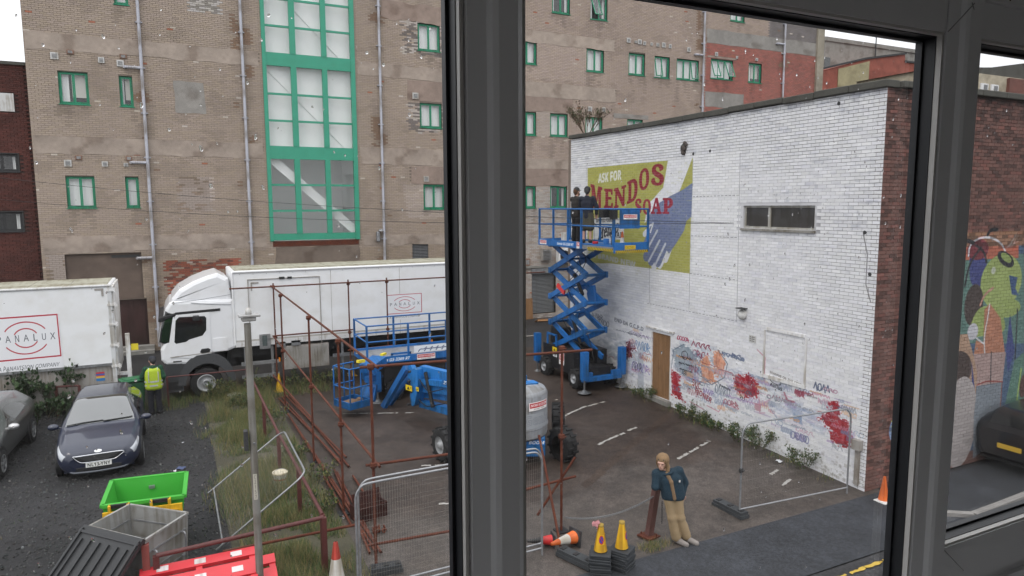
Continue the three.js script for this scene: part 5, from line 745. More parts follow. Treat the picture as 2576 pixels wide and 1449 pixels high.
  arm('upper_boom', [1390, 440], [1815, 540], .2, .3); arm('tower_arm', [1400, 600], [1815, 650], .16, .16, -.12); arm('tower_arm', [1400, 690], [1815, 740], .22, .24); arm('tower_arm', [1400, 800], [1815, 850], .16, .16, .1); arm('lower_arm', [1380, 930], [1815, 1050], .24, .2);
  { const a = [[1325, 395], [1360, 420], [1380, 650], [1365, 780], [1335, 930], [1310, 960], [1285, 945], [1270, 800], [1285, 420]].map(p => zz(...p, -.16)), o = a[0], s = new THREE.Shape(a.map(p => new THREE.Vector2(p.clone().sub(E).dot(d), p.y))); const g = new THREE.ExtrudeGeometry(s, { depth: .3, bevelEnabled: true, bevelSize: .01, bevelThickness: .01, bevelSegments: 1 }); g.applyMatrix4(new THREE.Matrix4().makeBasis(d, V(0, 1, 0), d.clone().cross(V(0, 1, 0))).setPosition(E.x - nrm.x * .02, 0, E.z - nrm.z * .02)); MW('elbow_plate', g, m, t); MW('pivot_pin', [[1325, 430], [1315, 575], [1355, 730], [1305, 920]].map(p => { const q = zz(...p); return rod(q.clone().addScaledVector(nrm, -.36), q.clone().addScaledVector(nrm, .36), .035, 8); }), MT.dark, t); void o; }
  MW('link_plate', [bar(zz(1190, 380), zz(1275, 560), .16, .34), bar(zz(1215, 600), zz(1260, 440), .14, .2)], m, t);
  MW('jib', [bar(zz(1150, 380, -.1), zz(775, 1030, -.1), .1, .3, V(.3, 1, 0)), bar(zz(1180, 560, .2), zz(850, 1000, .2), .08, .22, V(.3, 1, 0))], MT.lift, t);
  MW('ram', [rod(zz(1430, 470, -.2), zz(1545, 1000, -.2), .055), rod(zz(1430, 460, -.2), zz(1480, 690, -.2), .035)], MT.black, t);
  for (const [x, y, w, h, k] of [[1180, 703, .3, .16, warnSign], [1307, 722, .13, .12, warnSign]]) { const p = zz(x, y, -.38); decalW('warning_sticker', w, h, k, t, p.x, p.y, p.z, 0, Math.atan2(-nrm.x, -nrm.z) + (nrm.z > 0 ? 0 : 0)); }
  { const p = zz(1780, 640, -.2); decalW('model_name', .55, .16, genie('Z-45', 160, 80), t, p.x, p.y, p.z, 0, Math.atan2(d.z, -d.x) + Math.PI); }
  for (const [a, b, c2] of [[[1330, 560], [1480, 760], [1700, 720]], [[1330, 880], [1450, 980], [1720, 940]], [[1180, 560], [1240, 760], [1320, 640]]]) MW('hydraulic_hose', tube([a, b, c2].map(p => zz(...p, -.24)), .016, 24, 6), MT.black, t);
  // basket
  const Y0 = .28, bm = MT.lift, p0 = onY(...z1(60, 965), Y0), p1 = onY(...z1(300, 1040), Y0), p2 = onY(...z1(600, 960), Y0);
  const u = p2.clone().sub(p1), v = p0.clone().sub(p1), k = (a, b, y) => p1.clone().addScaledVector(u, a).addScaledVector(v, b).setY(y);
  const B = MW('basket', [bar(k(0, 0, Y0 + .1), k(1, 0, Y0 + .1), .03, .2), bar(k(0, 0, Y0 + .1), k(0, 1, Y0 + .1), .03, .2), bar(k(0, 1, Y0 + .1), k(1, 1, Y0 + .1), .03, .2), bar(k(1, 0, Y0 + .1), k(1, 1, Y0 + .1), .03, .2), bar(k(0, .5, Y0), k(1, .5, Y0), v.length(), .03)], bm, t);
  const topY = rise(k(0, .5, 0), ...z1(150, 400)), h2 = mix(Y0, topY, .52);
  for (const [a, b] of [[0, 0], [0, 1], [.5, 1], [1, 1], [.55, 0], [1, 0]]) MW('basket_post', rod(k(a, b, Y0), k(a, b, topY), .022), bm, B);
  for (const y of [topY, h2]) MW('basket_rail', [tube([k(1, 0, y), k(.1, 0, y), k(0, .1, y), k(0, .9, y), k(.1, 1, y), k(1, 1, y)], .022, 40, 7)], bm, B);
  MW('control_column', [bar(k(.52, .8, Y0), k(.52, .8, topY - .08), .26, .14), bar(k(.95, .1, topY - .12), k(1.9, .4, topY + .02), .5, .26)], bm, B); MW('joystick_guard', [bar(k(.6, .2, topY - .1), k(.6, .2, topY + .16), .05, .05), bar(k(.58, .2, topY + .15), k(.95, .25, topY + .12), .1, .08), bar(k(1.9, .3, topY + .18), k(2.2, .4, topY + .18), .1, .06)], MT.yell2, B);
  MW('rotator', [bar(k(1.02, .3, Y0 + .1), k(1.02, .3, topY - .1), .3, .3), bar(k(1.1, .4, .6), k(1.5, .5, .5), .3, .36), bar(k(1.25, .5, .95), k(1.7, .55, .95), .18, .18), bar(k(1.3, .3, .3), k(1.6, .45, .75), .2, .14)], MT.lift, t);
  MW('cardboard', [bar(k(.12, .5, Y0 + .08), k(.75, .6, Y0 + .08), .35, .1), bar(k(.8, .5, Y0 + .1), k(.95, .5, Y0 + .12), .2, .1)], mat([.26, .16, .09], .9, 0, { map: tMot }), B);
}

// ---------------------------------------------------------------- cars
function cr(a, b, c, d, t) { return .5 * (2 * b + (c - a) * t + (2 * a - 5 * b + 4 * c - d) * t * t + (3 * b - a - 3 * c + d) * t * t * t); }
function carSurface(st) {                                     // stations [z, bottom, shoulder, top, half widths low, shoulder, top]
  const grid = st.map(([z, yb, yh, yt, wb, ws, wt]) => { const h = [[wb * .88, yb], [wb, yb + .09], [ws + .015, mix(yb, yh, .55)], [ws, yh], [mix(ws, wt, .86), mix(yh, yt, .82)], [wt * .82, yt - .012], [0, yt]]; return [...h.map(p => V(p[0], p[1], z)), ...h.slice(0, 6).reverse().map(p => V(-p[0], p[1], z))]; });
  const n = grid.length, m = 13;
  return (u, v) => { u = clamp(u, 0, n - 1.0001); v = clamp(v, 0, m - 1.0001); const i = Math.floor(u), j = Math.floor(v), a = u - i, b = v - j, g = (p, q) => grid[clamp(p, 0, n - 1)][clamp(q, 0, m - 1)], o = V(0, 0, 0); for (const k of ['x', 'y', 'z']) { const r = []; for (let p = -1; p < 3; p++) r.push(cr(g(i + p, j - 1)[k], g(i + p, j)[k], g(i + p, j + 1)[k], g(i + p, j + 2)[k], b)); o[k] = cr(...r, a); } return o; };
}
function patchOf(S, u0, u1, v0, v1, nu, nv, off = 0) {
  const P = [], I = []; for (let i = 0; i <= nu; i++) for (let j = 0; j <= nv; j++) { const u = mix(u0, u1, i / nu), v = typeof v0 === 'function' ? mix(v0(i / nu), v1(i / nu), j / nv) : mix(v0, v1, j / nv), p = S(u, v); if (off) { const e = .02, n = S(u + e, v).sub(S(u - e, v)).cross(S(u, v + e).sub(S(u, v - e))).normalize(); if (n.dot(V(p.x, p.y - .6, p.z * .3)) < 0) n.negate(); p.addScaledVector(n, off); } P.push(p.x, p.y, p.z); }
  for (let i = 0; i < nu; i++) for (let j = 0; j < nv; j++) { const a = i * (nv + 1) + j, b = a + nv + 1; I.push(a, a + 1, b, b, a + 1, b + 1); }
  const g = new THREE.BufferGeometry(); g.setAttribute('position', new THREE.Float32BufferAttribute(P, 3)); g.setIndex(I); g.computeVertexNormals(); return g;
}
function makeCar(name, label, st, paint, o) {
  const t = T(name, label, 'car', V(0, 0, 0)), S = carSurface(st), N = st.length - 1;
  const body = M('body', [patchOf(S, 0, N, 0, 12, 72, 60), bx(1.4, .06, st[0][0] - st[N][0] - .3, 0, .22, 0)], paint, t);
  const nose = patchOf(S, 0, 0.001, 0, 12, 1, 40); void nose;
  M('front_panel', ext(Array.from({ length: 25 }, (_, k) => { const p = S(0, k / 2); return [p.x, p.y]; }), .02).translate(0, 0, st[0][0] - .005), paint, t); M('rear_panel', ext(Array.from({ length: 25 }, (_, k) => { const p = S(N, k / 2); return [p.x, p.y]; }), .02).translate(0, 0, st[N][0] + .005), paint, t);
  const ws = o.ws, w = M('windscreen', patchOf(S, ws[0], ws[1], 4.12, 7.88, 14, 20, .006), o.glass || MT.darkglass, t);
  M('wiper', [tube([S(ws[0] + .02, 7.5), S(ws[0] + .1, 6.6), S(ws[0] + .12, 5.9)].map(p => p.add(V(0, .02, .01))), .012, 10, 5), tube([S(ws[0] + .05, 5.9), S(ws[0] + .16, 5.0), S(ws[0] + .2, 4.5)].map(p => p.add(V(0, .02, .01))), .012, 10, 5)], MT.black, w);
  M('rear_window', patchOf(S, o.rw[0], o.rw[1], 4.25, 7.75, 8, 16, .006), MT.darkglass, t);
  for (const s of [0, 1]) { const f = v => s ? 12 - v : v; for (const [a, b] of o.side) M('side_window', patchOf(S, a, b, k => f(3.16), k => f(mix(3.3, 3.86, clamp((o.sw ? Math.min(k * 3, (1 - k) * 2.2 + .35) : Math.min(k * 2.4 + (a > 6.4 ? 1 : 0), (1 - k) * 2 + (b < 8.4 ? 1 : .3)))))), 16, 6, .006), MT.darkglass, t); }
  for (const s of [-1, 1]) {
    M('mirror', [tr(new THREE.SphereGeometry(1, 14, 10).scale(.12, .075, .09), s * (st[5][5] + .12), 1.0, o.mz), bx(.14, .03, .05, s * (st[5][5] + .02), .96, o.mz)], o.mm || paint, t);
    M('headlight', patchOf(S, o.hl[0], o.hl[1], k => s > 0 ? mix(2.6, 3.15, k) : 12 - mix(2.6, 3.15, k), k => s > 0 ? mix(3.5, 3.4, k) : 12 - mix(3.5, 3.4, k), 8, 6, .008), MT.lens, t);
    for (const z of o.ax) {
      const a = M('wheel_arch', tr(new THREE.CylinderGeometry(o.r + .06, o.r + .06, .1, 28), s * (st[5][5] - .03), o.r + .02, z, 0, 0, Math.PI / 2), MT.black, t), wx = s * (st[5][5] - .06), r = o.r; void a;
      const wh = M('wheel', tr(lat([[r * .62, -.1], [r * .94, -.1], [r, -.06], [r, .06], [r * .94, .1], [r * .62, .1]], 28), wx, r, z, 0, 0, Math.PI / 2), MT.rubber, t);
      M('rim', [...Array.from({ length: 5 }, (_, k) => bx(.03, r * .58, .055, wx + s * .085, r + Math.cos(k * 1.2566) * r * .32, z + Math.sin(k * 1.2566) * r * .32, k * 1.2566)), tr(new THREE.TorusGeometry(r * .62, .02, 6, 28), wx + s * .085, r, z, 0, Math.PI / 2), tr(new THREE.CylinderGeometry(.05, .05, .05, 12), wx + s * .08, r, z, 0, 0, Math.PI / 2)], MT.alu, wh);
    }
  }
  return { t, S, body };
}
const navy = phys([.012, .017, .04], .35, .0, { clearcoat: .7, clearcoatRoughness: .06, map: tSplash }), greyP = phys([.06, .063, .062], .35, .2, { clearcoat: 1, clearcoatRoughness: .08, map: tSplash }), blackP = phys([.012, .012, .014], .3, .2, { clearcoat: 1, clearcoatRoughness: .08 });
const hatch = [[1.98, .26, .5, .58, .5, .56, .42], [1.9, .22, .58, .7, .7, .73, .58], [1.66, .2, .68, .82, .78, .82, .66], [1.25, .19, .79, .93, .8, .85, .7], [.9, .19, .87, 1.0, .8, .86, .72], [.5, .19, .92, 1.22, .8, .86, .66], [.12, .19, .95, 1.42, .8, .86, .58], [-.15, .19, .97, 1.47, .8, .86, .56], [-.7, .19, 1.0, 1.48, .8, .86, .55], [-1.3, .2, 1.03, 1.45, .8, .85, .52], [-1.68, .24, 1.05, 1.38, .78, .82, .5], [-1.9, .3, 1.0, 1.08, .72, .76, .5], [-1.98, .36, .9, .97, .6, .65, .42]];
const coupe = hatch.map(s => [s[0] * 1.08, s[1], s[2] * .97, s[3] * (s[3] > 1.1 ? .97 : 1), s[4] * 1.02, s[5] * 1.02, s[6]]);
const plateW = s => ctx2mat(256, 56, c => { c.fillStyle = '#d9dad6'; c.fillRect(0, 0, 256, 56); c.fillStyle = '#17181b'; txt(c, s, 128, 28, 226, 38, 'bold 100px sans-serif'); c.strokeStyle = '#555'; c.strokeRect(1, 1, 254, 54); });
const carOpt = { ws: [4.12, 6.72], rw: [9.6, 10.95], side: [[5.0, 7.35], [7.5, 9.8]], mz: .72, hl: [.75, 2.3], ax: [1.25, -1.25], r: .31 };
{
  const { t, S } = makeCar('hatchback_car', 'dark blue hatchback with its front towards the bins', hatch, navy, { ...carOpt, glass: phys([.02, .024, .024], .05, 0, { clearcoat: 1, clearcoatRoughness: .02, ior: 2.2 }) });
  { const p = onY(250, 1184, .2); t.position.set(p.x - .02, 0, p.z - 2.0); t.rotation.y = .01; }
  const gz = 1.985, gp = [[-.5, .6], [.5, .6], [.42, .5], [.3, .435], [-.3, .435], [-.42, .5]], g = M('grille', ext(gp, .03).translate(0, 0, gz), MT.black, t);
  M('grille_surround', tube([...gp, gp[0]].map(p => V(p[0], p[1], gz + .015)), .012, 40, 6), MT.chrome, g); for (let k = 0; k < 5; k++) M('grille_bar', bx(.9 - k * .12, .012, .03, 0, .585 - k * .03, gz + .012), MT.chrome, g);
  M('badge', tr(new THREE.CylinderGeometry(.06, .06, .02, 20).scale(1.3, 1, .6), 0, .665, gz - .02, Math.PI / 2 - .4), MT.chrome, t); decal('number_plate', .52, .115, plateW('NL13 YNY'), t, 0, .37, gz + .022);
  M('bumper_lip', tube([V(-.72, .26, 1.72), V(-.5, .22, 1.98), V(0, .21, 2.03), V(.5, .22, 1.98), V(.72, .26, 1.72)], .022, 30, 6), mat([.1, .11, .13], .4), t); M('lower_intake', rb(.9, .09, .03, .01, 0, .28, 1.985), MT.black, t); for (const s of [-1, 1]) M('fog_light', tr(new THREE.SphereGeometry(.045, 12, 8), s * .58, .33, 1.9), MT.lens, t); void S;
  M('steering_wheel', tr(new THREE.TorusGeometry(.18, .015, 6, 24), .36, .98, .42, -.5), MT.dark, t);
}
{ const { t } = makeCar('coupe_car', 'dark grey two door car beside the dark blue hatchback', coupe, greyP, { ...carOpt, side: [[5.05, 8.4]], sw: true, ax: [1.33, -1.33], r: .325, mm: mat([.5, .5, .5], .3, .6), mz: .66 }); t.position.set(-4.55, 0, -20.5); t.rotation.y = -.075; }
{ const { t } = makeCar('street_car', 'black car standing on the footway below the painted red brick wall', hatch, blackP, carOpt); t.position.set(19.0, .006, -8.8); t.rotation.y = Math.PI / 2; decal('number_plate', .52, .115, ctx2mat(128, 32, c => { c.fillStyle = '#c9a437'; c.fillRect(0, 0, 128, 32); }), t, 0, .62, -2.0, 0, Math.PI); for (const s of [-1, 1]) M('tail_light', rb(.1, .24, .05, .02, s * .64, .9, -1.9), mat([.16, .012, .014], .3), t); }

// ---------------------------------------------------------------- scaffold rails, guard rails, fence panels
const TR = .0245;
function scaffTube(label, a, b, group, clampAt = []) {
  const d = b.clone().sub(a).normalize(), o = T('scaffold_tube', label, 'scaffold tube', a.clone(), 0, group);
  MW('tube', [rod(a, b, TR, 10, TR, true), rod(a.clone().addScaledVector(d, .02), b.clone().addScaledVector(d, -.02), TR - .006, 10)], MT.rust, o);
  for (const c of clampAt) MW('coupler', [rb(.1, .1, .1, .02, c.x, c.y, c.z), rod(c.clone().add(V(-.07, 0, .05)), c.clone().add(V(.07, 0, .05)), .012, 6)], MT.rust, o);
  return o;
}
{
  const g1 = 'upright tubes of the scaffold barrier', H = 3.58, ups = [];
  const up = (x, z, h = H, lab = 'rusty upright scaffold tube in the row along the grass verge') => { const o = scaffTube(lab, V(x, 0.02, z), V(x, h, z), g1, [V(x, H - .02, z), V(x, 1.87, z)]); MW('base_plate', bb(x - .12, x + .12, .004, .02, z - .12, z + .12), MT.black, o); ups.push([x, z]); };
  for (const z of [-13.62, -16.85, -21.5]) up(2.86, z);
  up(2.86, -11.15, H, 'rusty upright scaffold tube at the corner where two rails meet'); up(2.98, -24, H + .1, 'rusty upright scaffold tube at the far end of the verge row');
  up(6.42, -10.98, H - .04, 'rusty upright scaffold tube carrying the free rail end beside the parked cones');
  for (const x of [5.4, 6.75]) up(x, -23.75, H + .12, 'rusty upright scaffold tube in front of the lorry side'); up(10.2, -23.6, H + .12, 'rusty upright scaffold tube in front of the lorry side');
  const rail = (l, a, b) => scaffTube(l, a, b, 'rails of the scaffold barrier');
  rail('rusty top rail sloping past the camera side of the verge row', V(2.93, H, -24.6), V(2.93, H, -10.95)); rail('rusty middle rail of the verge row', V(2.93, 1.88, -24.6), V(2.93, 1.88, -11.0));
  rail('rusty top rail from the corner upright to the free end near the cones', V(2.7, H - .03, -11.22), V(6.95, H - .06, -10.78)); rail('rusty middle rail starting at the corner upright', V(2.75, 1.86, -11.22), V(5.2, 1.84, -11.05)); rail('rusty low rail starting at the corner upright', V(2.75, .44, -11.22), V(5.0, .42, -11.05));
  rail('long rusty top rail in front of the lorry', V(1.6, H + .02, -23.7), V(13.0, H + .05, -23.55)); rail('rusty middle rail in front of the lorry', V(2.9, 1.95, -23.8), V(5.6, 1.95, -23.78)); rail('short rusty low rail behind the basket', V(5.3, 1.25, -23.72), V(7.0, 1.28, -23.7));
  const B = (x, y, Xq) => onZ(x, y, Xq);
  rail('rusty rail low on the upright near the parked cones', B(1290, 1240, -11.02), B(1448, 1198, -11.02)); rail('rusty brace sticking up across the upright near the cones', B(1352, 1296, -11.12), B(1447, 1150, -10.9)); rail('rusty tube leaning from the drum lift to the rubber block', B(1356, 1095, -11.6), V(...B(1413, 1388, -10.2).setY(.03).toArray()));
  // loose tubes on the ground
  for (const [a, b, c, d] of [[710, 1003, 862, 1179], [728, 997, 878, 1177], [718, 999, 871, 1158], [702, 1006, 856, 1166], [724, 1047, 959, 1398], [840, 1185, 931, 1398], [816, 1205, 884, 1326], [888, 1201, 923, 1254], [734, 1062, 944, 1392], [848, 1192, 950, 1388]]) { const p = G(a, b), q = G(c, d), y = rr(.03, .09); p.y += y; q.y += y + rr(-.02, .03); q.y = Math.max(.03, q.y); scaffTube('rusty scaffold tube lying on the ground beside the verge', p, q, 'scaffold tubes lying on the ground'); }
  { const p = onY(560, 1388, .62), q = onY(905, 1318, .55); scaffTube('rusty scaffold tube resting level between the red barriers and the corner upright', p, q, 'scaffold tubes lying on the ground'); }
  { const p = G(690, 1000); p.y = .75; scaffTube('short rusty tube sticking out of the verge', p, onY(787, 1055, .8), 'scaffold tubes lying on the ground'); }
}
function guardRail(label, posts, h, r, ends) {
  const o = T('guard_rail', label, 'guard rail', V(posts[0].x, 0, posts[0].z)); for (const p of posts) MW('post', bb(p.x - r * 1.2, p.x + r * 1.2, -.05, h, p.z - r * 1.2, p.z + r * 1.2), MT.redrail, o);
  for (let i = 0; i + 1 < posts.length; i++) MW('rail', rod(posts[i].clone().setY(h), posts[i + 1].clone().setY(h), r, 10), MT.redrail, o); return o;
}
guardRail('dark red tube guard rail running along the grass verge to the corner post', [V(2.06, 0, -11.55), V(2.04, 0, -13.85), V(2.0, 0, -16.4), V(2.0, 0, -19.2), V(2, 0, -22), V(2, 0, -23.6)], 1.0, .032);
{ const l = onY(392, 1397, 1.0); guardRail('dark red tube guard rail in front of the metal bin', [V(2.06, 0, -11.45), l.setY(0)], .99, .036); }
{ const a = onY(420, 949, .95), b = onY(628, 929, .95); guardRail('thin red rail in front of the lorry wheel', [a.setY(0), b.setY(0)], .95, .02); }
{ const a = onY(141, 973, .9), b = onY(199, 970, .9); guardRail('short red hoop rail behind the blue hatchback', [a.setY(0), b.setY(0)], .9, .03); }
guardRail('grey guard rail at the far edge of the car park', [V(10.2, 0, -24.3), V(11.6, 0, -24.3), V(13, 0, -24.3)], 1.0, .03).children.forEach(c => c.material = MT.greybox);

function fencePanel(label, A, U, W, group, clampP) {           // A lower corner, U along, W up the panel
  const o = T('temporary_fence', label, 'fence', A.clone(), 0, group), p = (u, v) => A.clone().addScaledVector(U, u).addScaledVector(W, v), L = U.length(), H = W.length(), c = .22 / L, d = .22 / H;
  MW('frame', tube([p(0, 0), p(0, .5), p(0, 1 - d), p(c * .3, 1 - d * .3), p(c, 1), p(.5, 1), p(1 - c, 1), p(1 - c * .3, 1 - d * .3), p(1, 1 - d), p(1, .5), p(1, 0)], .019, 110, 8), MT.galv, o); MW('bottom_rail', rod(p(0, .07), p(1, .07), .017), MT.galv, o);
  const gs = [], n = Math.round(L / .042); for (let k = 1; k < n; k++) { const u = k / n, e = (u < c || u > 1 - c) ? .97 : 1; gs.push(rod(p(u, .07), p(u, e), .00065, 4)); } for (let k = 1; k < 9; k++) gs.push(rod(p(0, .07 + k * .104), p(1, .07 + k * .104), .0008, 4)); stuff(MW('wires', gs, MT.greybox, o));
  for (const q of clampP || []) { const c2 = p(...q); MW('clamp', [rb(.09, .09, .06, .02, c2.x, c2.y, c2.z), rod(c2.clone().add(V(-.05, 0, .04)), c2.clone().add(V(.05, 0, .04)), .012)], MT.dark, o); } return o;
}
const HG = 'temporary fence panels';
fencePanel('temporary mesh fence panel standing against the corner of the white wall', V(9.9, .03, -9.9), V(2.84, 0, .22), V(.0, 1.88, 0), HG, [[0, .5]]);
{ const a = onY(893, 1222, 1.95), b = V(5.62, 1.95, -10.28); const U = b.clone().sub(a); for (const [s, l] of [[0, 'nearer of two mesh fence panels back to back below the scaffold corner'], [1, 'farther of two mesh fence panels back to back below the scaffold corner']]) fencePanel(l, a.clone().setY(.03).add(V(.08 * s, 0, -.16 * s)), U, V(0, 1.92, 0), HG); }
{ const a = V(.44, .05, -13.05), b = V(.44, .05, -15.85), c = onX(727, 1108, 2.02); const W = c.sub(b); fencePanel('mesh fence panel lying tilted against the guard rail over the grass', a, b.clone().sub(a), V(W.x, W.y, W.z * .25), HG); }
const rubBlock = (label, a, b) => { const o = T('rubber_block', label, 'rubber block', a.clone(), 0, 'rubber fence feet'); const d = b.clone().sub(a), L = d.length(); d.normalize(); const s = V(-d.z, 0, d.x); const mp = (t, y) => a.clone().addScaledVector(d, t).setY(a.y + y); MW('block', [bar(mp(0, .035), mp(L, .035), .22, .07), bar(mp(.02, .1), mp(L - .02, .1), .19, .06)], mat([.05, .055, .06], .85, 0, { map: tMot }), o); for (const t of [.12, .5, .86]) MW('socket', bar(mp(L * t - .04, .135), mp(L * t + .04, .135), .1, .012), MT.black, o); void s; };
rubBlock('grey rubber fence foot between the cones and the leaning tube', onY(1408, 1392, .02), onY(1492, 1432, .02)); rubBlock('grey rubber fence foot under the panel by the white wall', onY(1800, 1268, .01), onY(1875, 1306, .01)); rubBlock('dark rubber fence foot below the scaffold corner', onY(930, 1446, .01), onY(1012, 1432, .01));

// ---------------------------------------------------------------- cones
function cone(name, label, p, h, cols, base, o2 = {}) {
  const o = T(name, label, 'traffic cone', p, o2.ry || 0, o2.group), R = h * .19, r = h * .045, n = cols.length; if (o2.rot) o.rotation.set(...o2.rot);
  M('base', [rb(h * .5, h * .045, h * .5, .012, 0, h * .025, 0), lat([[R * 1.2, .03], [R, h * .08]], 20)], base, o);
  cols.forEach(([m, a, b]) => M('cone_band', lat([[mix(R, r, a), mix(.06, 1, a) * h], [mix(R, r, b), mix(.06, 1, b) * h], ...(b === 1 ? [[r * .6, h * 1.005]] : [])], 22), m, o)); return o;
}
const noPark = ctx2mat(128, 128, c => { c.fillStyle = '#d3a11a'; c.fillRect(0, 0, 128, 128); c.fillStyle = '#b8242c'; c.beginPath(); c.arc(64, 64, 56, 0, 7); c.fill(); c.fillStyle = '#2b3f8f'; c.beginPath(); c.arc(64, 64, 42, 0, 7); c.fill(); c.strokeStyle = '#b8242c'; c.lineWidth = 14; c.beginPath(); c.moveTo(34, 34); c.lineTo(94, 94); c.stroke(); });
function coneStack(label, p, turn) {
  const o = T('cone_stack', label, 'traffic cones', p, turn, 'stacks of no parking cones'); const n = 9;
  for (let k = 0; k < n; k++) M('cone_base', rb(.36 + rr(-.015, .015), .042, .36 + rr(-.015, .015), .015, rr(-.012, .012), .025 + k * .04, rr(-.012, .012), rr(-.03, .03), rr(-.1, .1), rr(-.03, .03)), mat([.035, .04, .046], .7, 0, { map: tMot }), o);
  M('cone', lat([[.115, .38], [.105, .42], [.045, .8], [.03, .82], [0, .825]], 24), MT.yellow, o); M('cone_top', lat([[.05, .8], [.05, .84], [0, .845]], 10), mat([.3, .2, .03], .7), o);
  for (const a of [.2, 2.4]) { const g = new THREE.CylinderGeometry(.072, .092, .17, 12, 1, true, a - .6, 1.2); M('no_parking_sign', g.translate(0, .59, 0), noPark, o, true); }
  return o;
}
coneStack('stack of yellow no parking cones with red and white tape on top', onY(1510, 1436, .0), -.6); coneStack('stack of yellow no parking cones with a bare flattened top', onY(1563, 1428, .0), .5);
{ const p = onY(1505, 1322, .8), o = T('tape_scrap', 'crumpled red and white tape on top of the yellow cone', 'tape', p); const gs = []; for (let k = 0; k < 9; k++) gs.push(tr(new THREE.PlaneGeometry(.13, .05, 3, 1), rr(-.07, .05), rr(-.03, .07), rr(-.04, .06), rr(-1, 1), rr(-2, 2), rr(-1, 1))); M('tape', gs, mat([.62, .3, .32], .6, 0, { side: THREE.DoubleSide }), o); }
{ const p = onY(1448, 1350, .16); cone('traffic_cone', 'fallen orange and white cone lying beside the scaffold upright', p, .62, [[MT.orange, 0, .3], [MT.conewhite, .3, .68], [MT.orange, .68, 1]], MT.dark, { rot: [0, .25, Math.PI / 2 - .1], group: 'loose cones' }); const q = onY(1392, 1358, .11); cone('traffic_cone', 'fallen dirty red cone lying tip to tip with the orange one', q, .5, [[MT.red, 0, .45], [MT.black, .45, 1]], MT.dark, { rot: [0, -.2, Math.PI / 2 - .08], group: 'loose cones' }); }
{ const p = onY(844, 1364, .76); cone('traffic_cone', 'standing red topped cone with dirty white body beside the verge corner', p.setY(0), .76, [[MT.conewhite, 0, .62], [mat([.55, .07, .05], .5, 0, { map: tDirt }), .62, 1]], MT.dark, { group: 'loose cones' }); }
cone('traffic_cone', 'small orange and white cone on the platform of the raised lift', V(12.05, 5.0, -17.1), .42, [[MT.conewhite, 0, .55], [MT.orange, .55, 1]], MT.conewhite, { group: 'loose cones' });
cone('traffic_cone', 'orange cone at the red brick corner of the white building', G(2222, 1262), .55, [[MT.orange, 0, 1]], MT.conewhite, { group: 'loose cones' });
{ const a = G(712, 950); for (const [x, y, l] of [[703, 985, 'yellow no parking cone in the weeds before the lorry locker'], [886, 945, 'yellow cone behind the lift basket']]) { const p = G(x, y); const o = cone('no_parking_cone', l, p, .62, [[MT.yellow, 0, 1]], MT.yellow, { group: 'loose cones' }); M('no_parking_sign', new THREE.CylinderGeometry(.06, .085, .17, 12, 1, true, -.9, 1.4).translate(0, .32, 0), noPark, o, true); } void a; }
// ---------------------------------------------------------------- leaning bollard, chains
{ const a = onY(1632, 1350, 0), b = onZ(1652, 1222, a.z - .1), o = T('bollard', 'rusty leaning steel bollard that the man rests on', 'bollard', a); MW('post', bar(a, b, .115, .115, V(0, 0, 1)), mat([.1, .042, .036], .7, 0, { map: tDirt }), o); MW('base_plate', bx(.34, .03, .3, a.x, .02, a.z, 0, .3, -.1), MT.rust, o); MW('bolts', [[-.1, -.1], [.1, .1], [.12, -.08]].map(([x, z]) => rod(V(a.x + x, .02, a.z + z), V(a.x + x, .08, a.z + z), .014, 6)), MT.rust, o);
  const c0 = b.clone().add(V(-.08, -.16, .05)), c1 = V(6.45, .3, -10.9), pts = []; for (let k = 0; k <= 14; k++) { const t = k / 14, p = c0.clone().lerp(c1, t); p.y -= .55 * 4 * t * (1 - t) * .32; p.y = Math.max(.02, p.y); pts.push(p); } const links = []; const cv = new THREE.CatmullRomCurve3(pts), n = 74; for (let k = 0; k < n; k++) { const p = cv.getPoint(k / n), d = cv.getTangent(k / n), g = new THREE.TorusGeometry(.017, .004, 4, 8).scale(1.5, 1, 1); g.rotateX(k % 2 ? 0 : Math.PI / 2); g.applyQuaternion(new THREE.Quaternion().setFromUnitVectors(V(1, 0, 0), d)); g.translate(p.x, p.y, p.z); links.push(g); } tag(M('chain', links, MT.steel), 'slack steel chain from the leaning bollard to the scaffold upright', 'chain');
  const h = []; for (let k = 0; k < 11; k++) { const g = new THREE.TorusGeometry(.016, .004, 4, 8).scale(1, 1.5, 1); g.rotateY(k % 2 ? 0 : Math.PI / 2); h.push(g.translate(b.x + .06, b.y - .3 - k * .04, b.z + .1)); } tag(M('chain', h, MT.dark), 'short chain hanging from the bollard top', 'chain'); }
